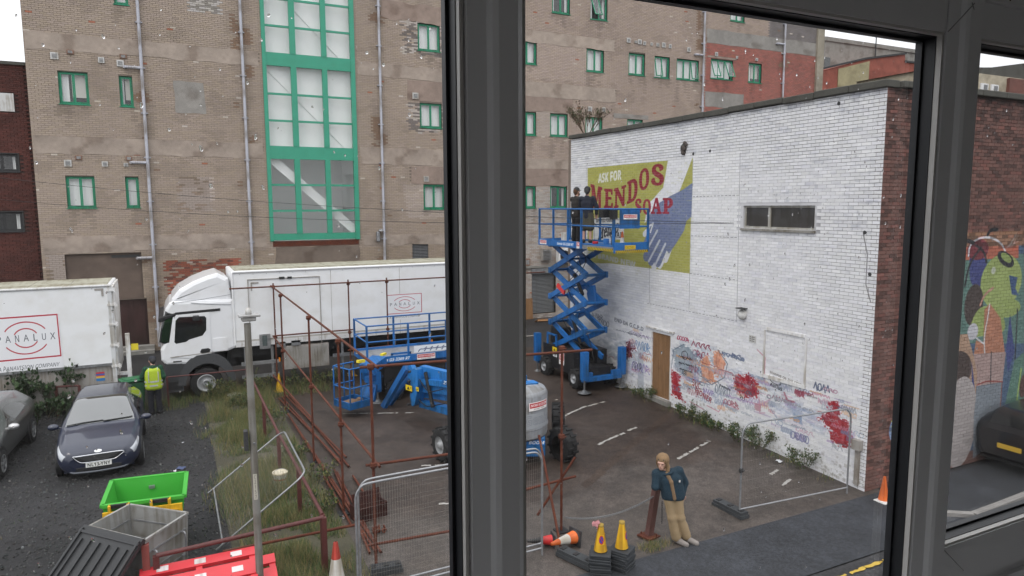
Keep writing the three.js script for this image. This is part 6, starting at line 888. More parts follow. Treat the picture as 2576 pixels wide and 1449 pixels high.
// ---------------------------------------------------------------- lamp column C2157
{ const p = V(.95, 0, -10.75), o = T('lamp_column', 'grey steel lamp column numbered C2157 with a flat head', 'lamp column', p), cm = mat([.2, .195, .178], .75, 0, { map: tDirt });
  M('column', lat([[.056, 0], [.055, 1.5], [.052, 3], [.047, 4.5], [0, 4.5]], 18), cm, o); M('head', [rb(.2, .07, .16, .02, .02, 4.57, 0), rb(.3, .035, .2, .012, .03, 4.615, 0)], mat([.34, .34, .34], .6, 0, { map: tDirt }), o); M('photocell', lat([[0, .1], [.03, .095], [.045, .05], [.045, 0], [0, 0]], 14).translate(.02, 4.63, 0), MT.vent, o);
  const num = ctx2mat(48, 256, c => { c.fillStyle = '#b5b1a4'; c.fillRect(0, 0, 48, 256); c.fillStyle = '#2b2a26'; 'C2157'.split('').forEach((s, i) => txt(c, s, 24, 30 + i * 49, 26, 36, '100px sans-serif')); }); const g = new THREE.CylinderGeometry(.057, .057, .4, 10, 1, true, -.09 - .5, 1.0); M('number_label', g.translate(0, 2.02, 0), num, o, true);
  M('bracket_box', [rb(.06, .3, .12, .01, -.1, 2.75, .02)], MT.dark, o); M('bolt', rod(V(0, 2.7, .05), V(.02, 2.7, .09), .015), MT.galv, o); }
// ---------------------------------------------------------------- sign post, ticket machine
{ const p = G(20, 1000), o = T('sign_post', 'grey post with a yellow notice beside the bush', 'sign post', p), top = rise(p, 5, 778); M('pole', rod(V(0, 0, 0), V(0, top, 0), .05, 12), MT.galv, o); const a = rise(p, 20, 906), b = rise(p, 20, 950); M('notice', bx(.55, a - b, .02, .05, (a + b) / 2, .06), MT.yell2, o); decal('notice_print', .4, (a - b) * .8, ctx2mat(64, 64, c => { c.fillStyle = '#dcdad2'; c.fillRect(0, 0, 64, 64); c.fillStyle = '#888'; for (let k = 0; k < 5; k++) c.fillRect(8, 8 + k * 11, 48, 4); }), o, -.02, (a + b) / 2, .072); }
{ const p = G(62, 1012), o = T('ticket_machine', 'black ticket machine with a blue parking sign, half hidden by the bush', 'ticket machine', p), s = rise(p, 55, 903), h = rise(p, 60, 925); M('cabinet', [rb(.55, h, .4, .03, 0, h / 2, 0), bx(.66, .08, .5, 0, h - .02, 0)], MT.black, o); M('leg', bx(.08, h * .8, .08, .34, h * .4, .1), MT.black, o); const q = M('sign_case', rb(.26, s - h, .1, .015, -.08, (s + h) / 2, .1), MT.vent, o); decal('parking_sign', .22, (s - h) * .86, ctx2mat(64, 64, c => { c.fillStyle = '#d7dbe0'; c.fillRect(0, 0, 64, 64); c.fillStyle = '#1d55a6'; c.fillRect(12, 12, 40, 40); c.fillStyle = '#fff'; txt(c, 'P', 32, 32, 20, 30); }), q, -.08, (s + h) / 2, .152); }
// ---------------------------------------------------------------- bins
function openBin(o, c, h, wall, m, taper, rim) {               // c: four rim corners in order
  const mid = c.reduce((a, b) => a.clone().add(b)).multiplyScalar(.25), low = c.map(p => mid.clone().lerp(p, taper).setY(.2)), gs = [];
  for (let k = 0; k < 4; k++) { const a = c[k], b = c[(k + 1) % 4], la = low[k], lb = low[(k + 1) % 4]; for (const s of [1, 1 - wall]) { const f = p => mid.clone().setY(p.y).lerp(p, s), g = new THREE.BufferGeometry(), q = [f(a), f(b), f(lb), f(a), f(lb), f(la)]; g.setAttribute('position', new THREE.Float32BufferAttribute(q.flatMap(p => [p.x, p.y, p.z]), 3)); g.computeVertexNormals(); gs.push(g); } }
  const g = new THREE.BufferGeometry(), q = [low[0], low[1], low[2], low[0], low[2], low[3]]; g.setAttribute('position', new THREE.Float32BufferAttribute(q.flatMap(p => [p.x, p.y, p.z]), 3)); g.computeVertexNormals(); gs.push(g);
  const B = MW('bin_body', gs, m, o); MW('rim', c.map((p, k) => bar(p, c[(k + 1) % 4], rim, rim * .8)), m, o);
  for (const p of low) MW('castor', [tr(new THREE.CylinderGeometry(.09, .09, .05, 14), mix(p.x, mid.x, .1), .09, mix(p.z, mid.z, .1), 0, 0, Math.PI / 2), bx(.06, .12, .06, mix(p.x, mid.x, .1), .17, mix(p.z, mid.z, .1))], MT.dark, o); return { B, mid, low };
}
{ const h = 1.12, c = [[281.5, 1211], [469.6, 1189.5], [463.7, 1248], [256.4, 1274.6]].map(p => onY(...p, h)), o = T('green_bin', 'bright green four wheeled bin with its yellow lid hanging open', 'bin', c[0].clone().add(c[2]).multiplyScalar(.5).setY(0));
  openBin(o, c, h, .06, mat([.05, .38, .04], .45, 0, { map: tSplash }), .8, .07); const a = c[3], b = c[2], out = V(b.z - a.z, 0, -(b.x - a.x)).normalize(); if (out.z < 0) out.negate(); const f = (t, dn, k = .1) => a.clone().lerp(b, t).addScaledVector(out, k).setY(h - dn);
  MW('lid', [bar(f(.02, .38, .12), f(.98, .38, .12), .04, .62), bar(f(.06, .4, .145), f(.94, .4, .145), .02, .5)], MT.yellow, o); for (const t of [.22, .72]) MW('hinge', [bar(f(t - .12, .0, .06), f(t + .1, .0, .06), .05, .06)], MT.black, o); for (const t of [.1, .32, .6, .82]) MW('hinge_ear', bar(f(t - .015, .05, .08), f(t + .015, .05, .08), .1, .16), MT.yellow, o); const bk = c[0].clone().lerp(c[1], .52); MW('lock', bx(.1, .06, .03, bk.x, h - .16, bk.z + .1), MT.galv, o); }
{ const h = 1.25, c = [[325.9, 1269.8], [472, 1291], [364, 1359.6], [224, 1325]].map(p => onY(...p, h)), o = T('metal_bin', 'open galvanised metal bin with a black lid hanging down in front', 'bin', c[0].clone().add(c[2]).multiplyScalar(.5).setY(0));
  const gm = mat([.34, .34, .33], .55, .35, { map: tDirt }); const { low } = openBin(o, c, h, .035, gm, .93, .04);
  for (const k of [0.22, .5, .62]) for (let i = 0; i < 4; i++) { const a = c[i].clone().lerp(low[i], k), b = c[(i + 1) % 4].clone().lerp(low[(i + 1) % 4], k), mid = c[0].clone().add(c[2]).multiplyScalar(.5); for (const s of [1.012, .955]) MW('swage_line', bar(mid.clone().setY(a.y).lerp(a, s).lerp(b.clone(), .06), mid.clone().setY(b.y).lerp(b, s).lerp(a, .06), .016, .02), MT.galv, o); }
  const e = (t, y, k) => c[1].clone().lerp(c[2], t).setY(y).add(c[1].clone().sub(c[0]).setY(0).normalize().multiplyScalar(k)); for (const t of [.2, .86]) MW('handle', tube([e(t, h - .22, .0), e(t, h - .24, .09), e(t, h - .6, .09), e(t, h - .62, .0)], .016, 20, 6), MT.galv, o);
  MW('corner_post', [bar(c[2].clone().setY(.2), c[2].clone().setY(h - .06), .1, .1, V(0, 0, 1))], mat([.22, .06, .05], .6, 0, { map: tDirt }), o);
  const a = c[3], b = c[2], d = b.clone().sub(a).normalize(), out = V(d.z, 0, -d.x); if (out.z < 0) out.negate(); const LW = b.distanceTo(a), dn = V(out.x * .74, -.67, out.z * .74), P = (s, t, k = 0) => a.clone().addScaledVector(d, s * LW).addScaledVector(dn, t).addScaledVector(V(out.x * .67, .74, out.z * .67), k + .05);
  const lm = mat([.02, .021, .023], .5, 0, { map: tSplash }), upv = V(out.x * .67, .74, out.z * .67); const lid = MW('lid', bar(P(.5, 0), P(.5, 1.25), LW * 1.06, .05, upv), lm, o); for (let k = 0; k < 6; k++) MW('lid_rib', bar(P(.1 + k * .16, .2, .035), P(.1 + k * .16, 1.15, .035), .03, .04, upv), lm, lid); MW('lid_edge', [bar(P(-.03, .1, .03), P(1.03, .1, .03), .04, .04, upv), bar(P(-.03, 1.22, .03), P(1.03, 1.22, .03), .05, .05, upv), bar(P(.0, .05, .03), P(.0, 1.2, .03), .04, .05, upv), bar(P(1.0, .05, .03), P(1.0, 1.2, .03), .04, .05, upv)], lm, lid); }
{ const p = G(338, 1040), o = T('wheelie_bin', 'dark green wheelie bin behind the blue hatchback', 'bin', p, .2), m = mat([.012, .085, .03], .5, 0, { map: tDirt }); M('bin_body', ext([[-.24, .1], [.24, .1], [.3, 1.0], [-.3, 1.0]], .6, .03), m, o); M('lid', [rb(.66, .06, .7, .02, 0, 1.05, 0, -.06), rb(.5, .04, .5, .02, 0, 1.09, 0, -.06)], mat([.02, .14, .055], .45), o); M('wheel', [tr(new THREE.CylinderGeometry(.1, .1, .05, 14), -.27, .1, -.26, 0, 0, Math.PI / 2), tr(new THREE.CylinderGeometry(.1, .1, .05, 14), .27, .1, -.26, 0, 0, Math.PI / 2)], MT.dark, o); M('handle', rod(V(-.22, 1.0, -.36), V(.22, 1.0, -.36), .018), m, o); }
// ---------------------------------------------------------------- red plastic barriers
{ const redP = mat([.58, .035, .045], .4, 0, { map: tSplash }), wp = mat([.62, .56, .56], .4, 0, { map: tDirt });
  const bar8 = (label, a, b, down) => { const o = T('plastic_barrier', label, 'barrier', a.clone().setY(0), 0, 'red plastic barriers'), d = b.clone().sub(a), L = d.length(); d.normalize(); const s = V(-d.z, 0, d.x); if (s.z < 0) s.negate(); const f = s.clone().multiplyScalar(Math.cos(down)).add(V(0, -Math.sin(down), 0)), n = d.clone().cross(f); if (n.y < 0) n.negate(); const P = (t, k, e = 0) => a.clone().addScaledVector(d, t * L).addScaledVector(f, k).addScaledVector(n, e);
    for (const [k, h] of [[.08, .17], [.4, .3], [.74, .3]]) { MW('board', bar(P(0, k), P(1, k), h, .07, n), redP, o); for (const t of [.14, .46, .78]) MW('white_panel', bar(P(t, k, .037), P(t + .1, k, .037), Math.min(.11, h * .6), .006, n), wp, o); }
    for (const t of [.03, .5, .97]) MW('strut', bar(P(t, 0, -.01), P(t, 1.0, -.01), .09, .05, n), redP, o); MW('foot', [bar(P(.86, .94), P(1.02, .94), .22, .12, n), bar(P(-.02, .94), P(.14, .94), .22, .12, n)], redP, o); };
  bar8('red plastic barrier lying behind the lamp column, nearest the guard rail', onY(352, 1437, .78), onY(640, 1378, .8), .32); bar8('red plastic barrier lying in front of the other one', onY(395, 1462, .62), onY(690, 1395, .66), .42); }
// ---------------------------------------------------------------- small things
{ const p = G(706, 1222), o = T('bucket', 'white plastic bucket with red lettering bands in the grass', 'bucket', p); M('tub', lat([[0, .0], [.13, 0], [.16, .3], [.165, .3]], 22), MT.whiteP, o); M('lid', lat([[0, .335], [.16, .335], [.172, .32], [.172, .295]], 22), mat([.66, .6, .46], .6, 0, { map: tDirt }), o); M('red_band', [lat([[.147, .16], [.153, .2]], 22), lat([[.14, .08], [.143, .1]], 22)], mat([.5, .1, .1], .6), o); M('handle', tr(new THREE.TorusGeometry(.165, .006, 5, 20, Math.PI), 0, .28, 0, .5), MT.galv, o); }
{ const p = G(928, 1300), o = T('steel_tray', 'rusty open steel tray on the ground by the tube ends', 'tray', p, .25); M('tray', [bx(.62, .3, .02, 0, .16, .18, .2), bx(.62, .02, .36, 0, .012, 0), bx(.02, .3, .36, -.31, .15, 0), bx(.02, .3, .36, .31, .15, 0), bx(.62, .34, .02, .05, .3, -.16, -.3)], mat([.12, .05, .03], .85, .1, { map: tRust }), o); }
{ const p = G(952, 1338), o = T('coupler_pile', 'small pile of rusty scaffold couplers', 'couplers', p); for (let k = 0; k < 12; k++) M('coupler', [tr(new THREE.TorusGeometry(.035, .014, 6, 10), rr(-.14, .14), .03 + rr(0, .06), rr(-.12, .12), rr(0, 3), rr(0, 3), 0)], MT.rust, o); }
{ const p = onZ(1378, 800, -32.2).setY(.02), o = T('pallet', 'pale wooden pallet leaning low against the building by the shutter', 'pallet', p, .1); o.rotation.set(-.5, .1, 0); for (let k = 0; k < 6; k++) M('deck_board', bx(.12, .02, 1.0, -.54 + k * .215, .14, -.45), MT.palewood, o); for (const z of [-.03, -.45, -.88]) M('bearer', bx(1.2, .09, .1, 0, .08, z), MT.palewood, o); }
{ const p = onZ(1330, 795, ZF + .12), o = T('plywood_sheet', 'plywood sheet propped beside the roller shutter', 'plywood', p.setY(0)); M('sheet', bx(1.0, 1.15, .02, -.25, .58, .0, -.06), MT.ply, o); }
{ const p = G(592, 1004), o = T('litter_bag', 'white plastic bag caught in the verge weeds', 'bag', p); const g = new THREE.IcosahedronGeometry(.2, 4), a = g.attributes.position; for (let i = 0; i < a.count; i++) { const x = a.getX(i), y = a.getY(i), z = a.getZ(i), n = 1 + .55 * (fbm(x * 14 + 3, (y + z) * 14, 3) - .5); a.setXYZ(i, x * n * 1.35, Math.max(0, y * n * .55 + .1), z * n); } g.computeVertexNormals(); M('bag', g, mat([.7, .71, .73], .6), o); }
for (const [x, y, l, c, w] of [[455, 1180, 'crumpled blue paper on the gravel', [.06, .08, .16], .2], [440, 1187, 'small white paper on the gravel beside a blue one', [.6, .6, .62], .1], [460, 1115, 'white scrap on the gravel between car and verge', [.55, .56, .6], .07], [1960, 1163, 'flattened white can by the white wall', [.62, .64, .66], .16], [1400, 1008, 'pale leaf on the wet tarmac by the lift wheel', [.4, .36, .3], .1], [1392, 1365, 'white scrap under the fence panel', [.55, .56, .58], .14], [1375, 1368, 'grey carton by the fence panel foot', [.4, .42, .44], .16], [745, 1385, 'white wrapper beside the verge corner', [.5, .5, .5], .08]]) { const p = G(x, y); p.y += .012; const g = new THREE.PlaneGeometry(w, w * .6, 4, 3); const a = g.attributes.position; for (let i = 0; i < a.count; i++) a.setZ(i, rr(0, w * .25)); g.rotateX(-Math.PI / 2); g.rotateY(rr(0, 3)); g.translate(p.x, p.y, p.z); tag(M('litter', g, mat(c, .8, 0, { side: THREE.DoubleSide })), l, 'litter'); }
for (const [x, z, l, h, r, m] of [[12.2, -18.0, 'white paint tin on the lift platform by the cone', .18, .08, MT.whiteP], [11.75, -17.5, 'blue paint pot on the lift platform', .2, .09, mat([.05, .2, .5], .5)], [11.62, -17.9, 'red paint tray on the lift platform', .1, .09, MT.red], [11.9, -20.2, 'white bucket at the far end of the lift platform', .3, .13, MT.whiteP]]) { const o = T('paint_tin', l, 'paint tin', V(x, 5.0, z)); M('tin', lat([[0, 0], [r * .92, 0], [r, h], [r * .9, h], [r * .85, h * .8], [0, h * .8]], 18), m, o); M('handle', tr(new THREE.TorusGeometry(r, .004, 4, 16, Math.PI), 0, h, 0), MT.galv, o); }
// overhead wires
{ const B = V(13.18, 5.72, -13.75); for (const [a, s, l] of [[onZ(-20, 445, -30), .25, 'black overhead cable from the left building to the white wall window'], [onZ(-20, 500, -30), .3, 'lower black overhead cable crossing the yard']]) { const pts = []; for (let k = 0; k <= 16; k++) { const t = k / 16, p = a.clone().lerp(B, t); p.y -= s * 4 * t * (1 - t); pts.push(p); } tag(M('cable', tube(pts, .007, 60, 5), MT.black), l, 'cable'); } }

// ---------------------------------------------------------------- people
function blob3(caps, N, kk = .03, pad = .06) {                 // smooth union of tapered capsules, meshed
  const lo = V(9, 9, 9), hi = V(-9, -9, -9); for (const [a, b, r, s] of caps) for (const [p, q] of [[a, r], [b, s]]) { lo.min(p.clone().subScalar(q)); hi.max(p.clone().addScalar(q)); } lo.subScalar(pad); hi.addScalar(pad);
  const c = lo.clone().add(hi).multiplyScalar(.5), e = hi.clone().sub(lo).multiplyScalar(.5), mc = new MarchingCubes(N, MT.dark, false, false, 90000), f = mc.field, h = N / 2; mc.isolation = 0;
  const K = caps.map(([a, b, r, s]) => { const x = b.x - a.x, y = b.y - a.y, z = b.z - a.z; return [a.x, a.y, a.z, x, y, z, x * x + y * y + z * z || 1e-9, r, s]; });
  for (let k = 0; k < N; k++) for (let j = 0; j < N; j++) for (let i = 0; i < N; i++) {
    const x = c.x + (i - h) / h * e.x, y = c.y + (j - h) / h * e.y, z = c.z + (k - h) / h * e.z; let d = 9;
    for (const q of K) { const px = x - q[0], py = y - q[1], pz = z - q[2]; let t = (px * q[3] + py * q[4] + pz * q[5]) / q[6]; t = t < 0 ? 0 : t > 1 ? 1 : t; const ax = px - t * q[3], ay = py - t * q[4], az = pz - t * q[5], v = Math.sqrt(ax * ax + ay * ay + az * az) - (q[7] + (q[8] - q[7]) * t); if (v - d > kk) continue; const m = clamp(.5 + .5 * (d - v) / kk); d = mix(d, v, m) - kk * m * (1 - m); }
    f[i + j * N + k * N * N] = -d;
  }
  mc.update(); const n = mc.count, g = new THREE.BufferGeometry(), P = new Float32Array(n * 3), Q = new Float32Array(n * 3);
  for (let i = 0; i < n; i++) { P[i * 3] = c.x + mc.positionArray[i * 3] * e.x; P[i * 3 + 1] = c.y + mc.positionArray[i * 3 + 1] * e.y; P[i * 3 + 2] = c.z + mc.positionArray[i * 3 + 2] * e.z; const nx = mc.normalArray[i * 3] / e.x, ny = mc.normalArray[i * 3 + 1] / e.y, nz = mc.normalArray[i * 3 + 2] / e.z, l = Math.hypot(nx, ny, nz) || 1; Q[i * 3] = nx / l; Q[i * 3 + 1] = ny / l; Q[i * 3 + 2] = nz / l; }
  // outward normals: compare with the face winding
  const a = V(P[0], P[1], P[2]), b = V(P[3], P[4], P[5]), cc = V(P[6], P[7], P[8]), fn = b.clone().sub(a).cross(cc.clone().sub(a)); if (fn.dot(V(Q[0], Q[1], Q[2])) < 0) for (let i = 0; i < n; i += 3) for (let k = 0; k < 3; k++) { const s = P[i * 3 + k]; P[i * 3 + k] = P[i * 3 + 3 + k]; P[i * 3 + 3 + k] = s; const u = Q[i * 3 + k]; Q[i * 3 + k] = Q[i * 3 + 3 + k]; Q[i * 3 + 3 + k] = u; }
  g.setAttribute('position', new THREE.BufferAttribute(P, 3)); g.setAttribute('normal', new THREE.BufferAttribute(Q, 3)); return g;
}
const skinM = mat([.5, .3, .23], .6), J0 = { pel: [0, .95, 0], hL: [.09, .92, 0], hR: [-.09, .92, 0], kL: [.1, .5, .02], kR: [-.1, .5, .02], aL: [.11, .09, 0], aR: [-.11, .09, 0], tL: [.14, .035, .17], tR: [-.14, .035, .17], che: [0, 1.26, 0], nek: [0, 1.47, 0], hea: [0, 1.62, .02], sL: [.19, 1.41, 0], sR: [-.19, 1.41, 0], eL: [.25, 1.13, -.02], eR: [-.25, 1.13, -.02], wL: [.25, .88, .07], wR: [-.25, .88, .07] };
function handCaps(w, dir, up, k = 1) {                         // palm, four fingers and a thumb
  const d = dir.clone().normalize(), s = d.clone().cross(up).normalize(), n = s.clone().cross(d).normalize(), c = [], P = (a, b, e) => w.clone().addScaledVector(d, a * k).addScaledVector(s, b * k).addScaledVector(n, e * k);
  for (const b of [-.026, 0, .026]) c.push([P(.0, b * .7, 0), P(.085, b, 0), .02 * k, .017 * k]);
  [[-.033, .07], [-.011, .085], [.011, .08], [.032, .06]].forEach(([b, l]) => { const m = P(.085 + l * .5, b, -.012), e = P(.085 + l * .88, b * .95, -.04); c.push([P(.075, b, 0), m, .0105 * k, .0095 * k], [m, e, .0095 * k, .008 * k]); });
  const t = P(.05, -.06, -.012); c.push([P(.012, -.022, 0), t, .014 * k, .011 * k], [t, P(.085, -.068, -.028), .011 * k, .0085 * k]); return c;
}
function person(label, pos, ry, pose, look) {
  const J = {}; for (const k in J0) J[k] = V(...(pose[k] || J0[k])); const o = T('person', label, 'person', pos, ry); const c = (a, b, r, s) => [J[a].clone ? J[a] : a, J[b], r, s ?? r];
  const hf = V(...(look.face || [0, 0, 1])).normalize(), hu = V(0, 1, 0), hs = hu.clone().cross(hf).normalize(), h = J.hea, H = (x, y, z) => h.clone().addScaledVector(hs, x).addScaledVector(hu, y).addScaledVector(hf, z);
  const torso = [c('pel', 'che', .095, .095), [J.hL, J.hR, .085, .085], c('che', 'nek', .09, .055), [J.sL.clone().lerp(J.sR, .08), J.sR.clone().lerp(J.sL, .08), .055, .055], [J.sL.clone().lerp(J.pel, .35), J.sR.clone().lerp(J.pel, .35), .07, .07]], arm = s => [c('s' + s, 'e' + s, .055, .043), c('e' + s, 'w' + s, .042, .029)], leg = s => [c('h' + s, 'k' + s, .088, .058), c('k' + s, 'a' + s, .056, .04), [J['a' + s], J['t' + s], .042, .03]];
  const head = [[H(0, .045, -.015), H(0, .03, -.01), .092, .092], [H(0, -.03, .02), H(0, -.078, .036), .068, .046], [J.nek.clone().lerp(h, -.1), H(0, -.06, -.01), .056, .052], [H(0, .01, .084), H(0, -.022, .1), .01, .013], [H(.088, .0, -.005), H(.09, .03, -.01), .014, .016], [H(-.088, 0, -.005), H(-.09, .03, -.01), .014, .016], [H(-.045, .03, .082), H(.045, .03, .082), .014, .014], [H(-.02, -.058, .078), H(.02, -.058, .078), .009, .009]];
  const hands = ['L', 'R'].map(s => handCaps(J['w' + s], J['w' + s].clone().sub(J['e' + s]), V(...(look.palm?.[s] || [0, 0, 1]))));
  const body = M('body', [blob3([...torso, ...arm('L'), ...arm('R'), ...leg('L'), ...leg('R'), [J.nek, h, .055, .055]], 84), blob3(head, 56, .022, .03), ...hands.map(q => blob3(q, 44, .008, .02))], skinM, o);
  M('eyes', [-.033, .033].map(x => tr(new THREE.SphereGeometry(.011, 8, 6), ...H(x, .012, .082).toArray())), MT.dark, body); M('lips', bar(H(-.022, -.056, .087), H(.022, -.056, .087), .006, .008), mat([.34, .13, .11], .6), body);
  const fold = (g, amp, f) => { const p = g.attributes.position, n = g.attributes.normal; for (let i = 0; i < p.count; i++) { const x = p.getX(i), y = p.getY(i), z = p.getZ(i), d = amp * (fbm((x + z) * f + 7, y * f * 1.6, 3) - .5) * 2; p.setXYZ(i, x + n.getX(i) * d, y + n.getY(i) * d, z + n.getZ(i) * d); } return g; };
  const wear = (name, caps, m, N = 80, kk = .035, amp = .012) => M(name, fold(blob3(caps, N, kk), amp, 13), m, o);
  const grow = (l, a) => l.map(([p, q, r, s]) => [p, q, r + a, s + a]), legs = (a, to = 1, flare = 0) => ['L', 'R'].flatMap(s => { const k = J['k' + s], e = k.clone().lerp(J['a' + s], to); return to > 0 ? [[J['h' + s], k, .088 + a, .062 + a], [k, e, .06 + a, .05 + a + flare]] : [[J['h' + s], J['h' + s].clone().lerp(k, 1 + to), .09 + a, .085 + a + flare]]; });
  wear('trousers', [...legs(look.legA ?? .022, look.legTo ?? .95, look.flare ?? .012), [J.hL, J.hR, .1, .1], c('pel', 'che', .13, .1)].map((q, i, L) => i === L.length - 1 ? [J.pel, J.pel.clone().lerp(J.che, .2), .11, .1] : q), look.trousers);
  const bk = look.bulk || 0, low = J.pel.clone().lerp(J.che, look.hem ?? -.25), sd = J.sL.clone().sub(J.sR).normalize(), hd = J.hL.clone().sub(J.hR).normalize(), side = k => [[low.clone().addScaledVector(hd, k * .085), J.che.clone().addScaledVector(sd, k * .085), .118 + bk, .115 + bk], [J.che.clone().addScaledVector(sd, k * .085), J.nek.clone().addScaledVector(sd, k * .07).add(V(0, -.1, 0)), .115 + bk, .09]];
  const hemY = low.y - .06, jk = wear('jacket', [...side(1), ...side(-1), [low, J.che, .12 + bk, .12 + bk], [J.che, J.nek.clone().add(V(0, -.08, 0)), .12 + bk, .09], [J.sL.clone().add(V(0, -.02, 0)), J.sR.clone().add(V(0, -.02, 0)), .078 + bk * .3, .078 + bk * .3], [J.nek.clone().add(V(0, -.07, 0)), J.nek.clone().add(V(0, -.02, -.01)), .1, .075], ...['L', 'R'].flatMap(q => [[J['s' + q], J['e' + q], .078 + bk * .4, .068 + bk * .3], [J['e' + q], J['w' + q].clone().lerp(J['e' + q], .06), .066 + bk * .3, .052 + bk * .2]])], look.jacket, 96, .03, .011);
  { const p = jk.geometry.attributes.position; for (let i = 0; i < p.count; i++) if (p.getY(i) < hemY && Math.hypot(p.getX(i) - low.x, p.getZ(i) - low.z) < .26) p.setY(i, hemY + (p.getY(i) - hemY) * .12); }
  for (const s of ['L', 'R']) { const d = J['t' + s].clone().sub(J['a' + s]).setY(0).normalize(), a = J['a' + s]; wear('shoe', [[a.clone().setY(a.y - .02).addScaledVector(d, -.04), J['t' + s].clone().addScaledVector(d, .03), .055, .043], [a.clone().setY(a.y - .045), J['t' + s].clone().setY(a.y - .05).addScaledVector(d, .04), .045, .04]], look.shoes, 36, .03, 0); }
  if (look.hood) wear('hood', [[H(0, .06, -.035), H(0, .045, -.045), .118, .118], [H(0, -.04, -.07), J.nek.clone().add(V(0, .0, -.04)), .09, .085], [H(.085, -.02, -.03), J.nek.clone().addScaledVector(hs, .04).addScaledVector(hf, .04), .03, .036], [H(-.085, -.02, -.03), J.nek.clone().addScaledVector(hs, -.04).addScaledVector(hf, .04), .03, .036]], look.hood, 56, .03, .006);
  if (look.hood) { const ring = (r, s, c0, dir, t) => { const g = new THREE.TorusGeometry(r, t, 8, 28); g.scale(s, 1, 1); g.applyQuaternion(new THREE.Quaternion().setFromUnitVectors(V(0, 0, 1), dir)); return g.translate(c0.x, c0.y, c0.z); }; M('hood_rim', ring(.108, .84, H(0, .012, .04), hf, .014), mat([.2, .125, .065], .9, 0, { map: tMot }), o); M('collar', ring(.082, 1.2, J.nek.clone().add(V(0, -.035, .015)), V(-.2, .95, .25).normalize(), .028), look.jacket, o); }
  if (look.hair) M('hair', blob3([[H(0, .055, -.022), H(0, .05, -.03), .096, .096], [H(-.045, .086, .058), H(.045, .086, .058), .014, .014], [H(0, -.01, -.06), H(0, -.05, -.06), .07, .05]], 40, .03), look.hair, o);
  if (look.beard) M('beard', blob3([[H(-.05, -.06, .06), H(.05, -.06, .06), .03, .03], [H(0, -.09, .07), H(0, -.11, .06), .04, .03]], 32, .03), look.hair, o);
  if (look.cap) M('cap', [blob3([[H(0, .075, -.01), H(0, .065, -.015), .103, .103]], 32, .02), tr(new THREE.SphereGeometry(.08, 14, 8).scale(1, .12, 1), ...H(0, .07, .11).toArray())], look.cap, o);
  return { o, J, H, wear, c };
}
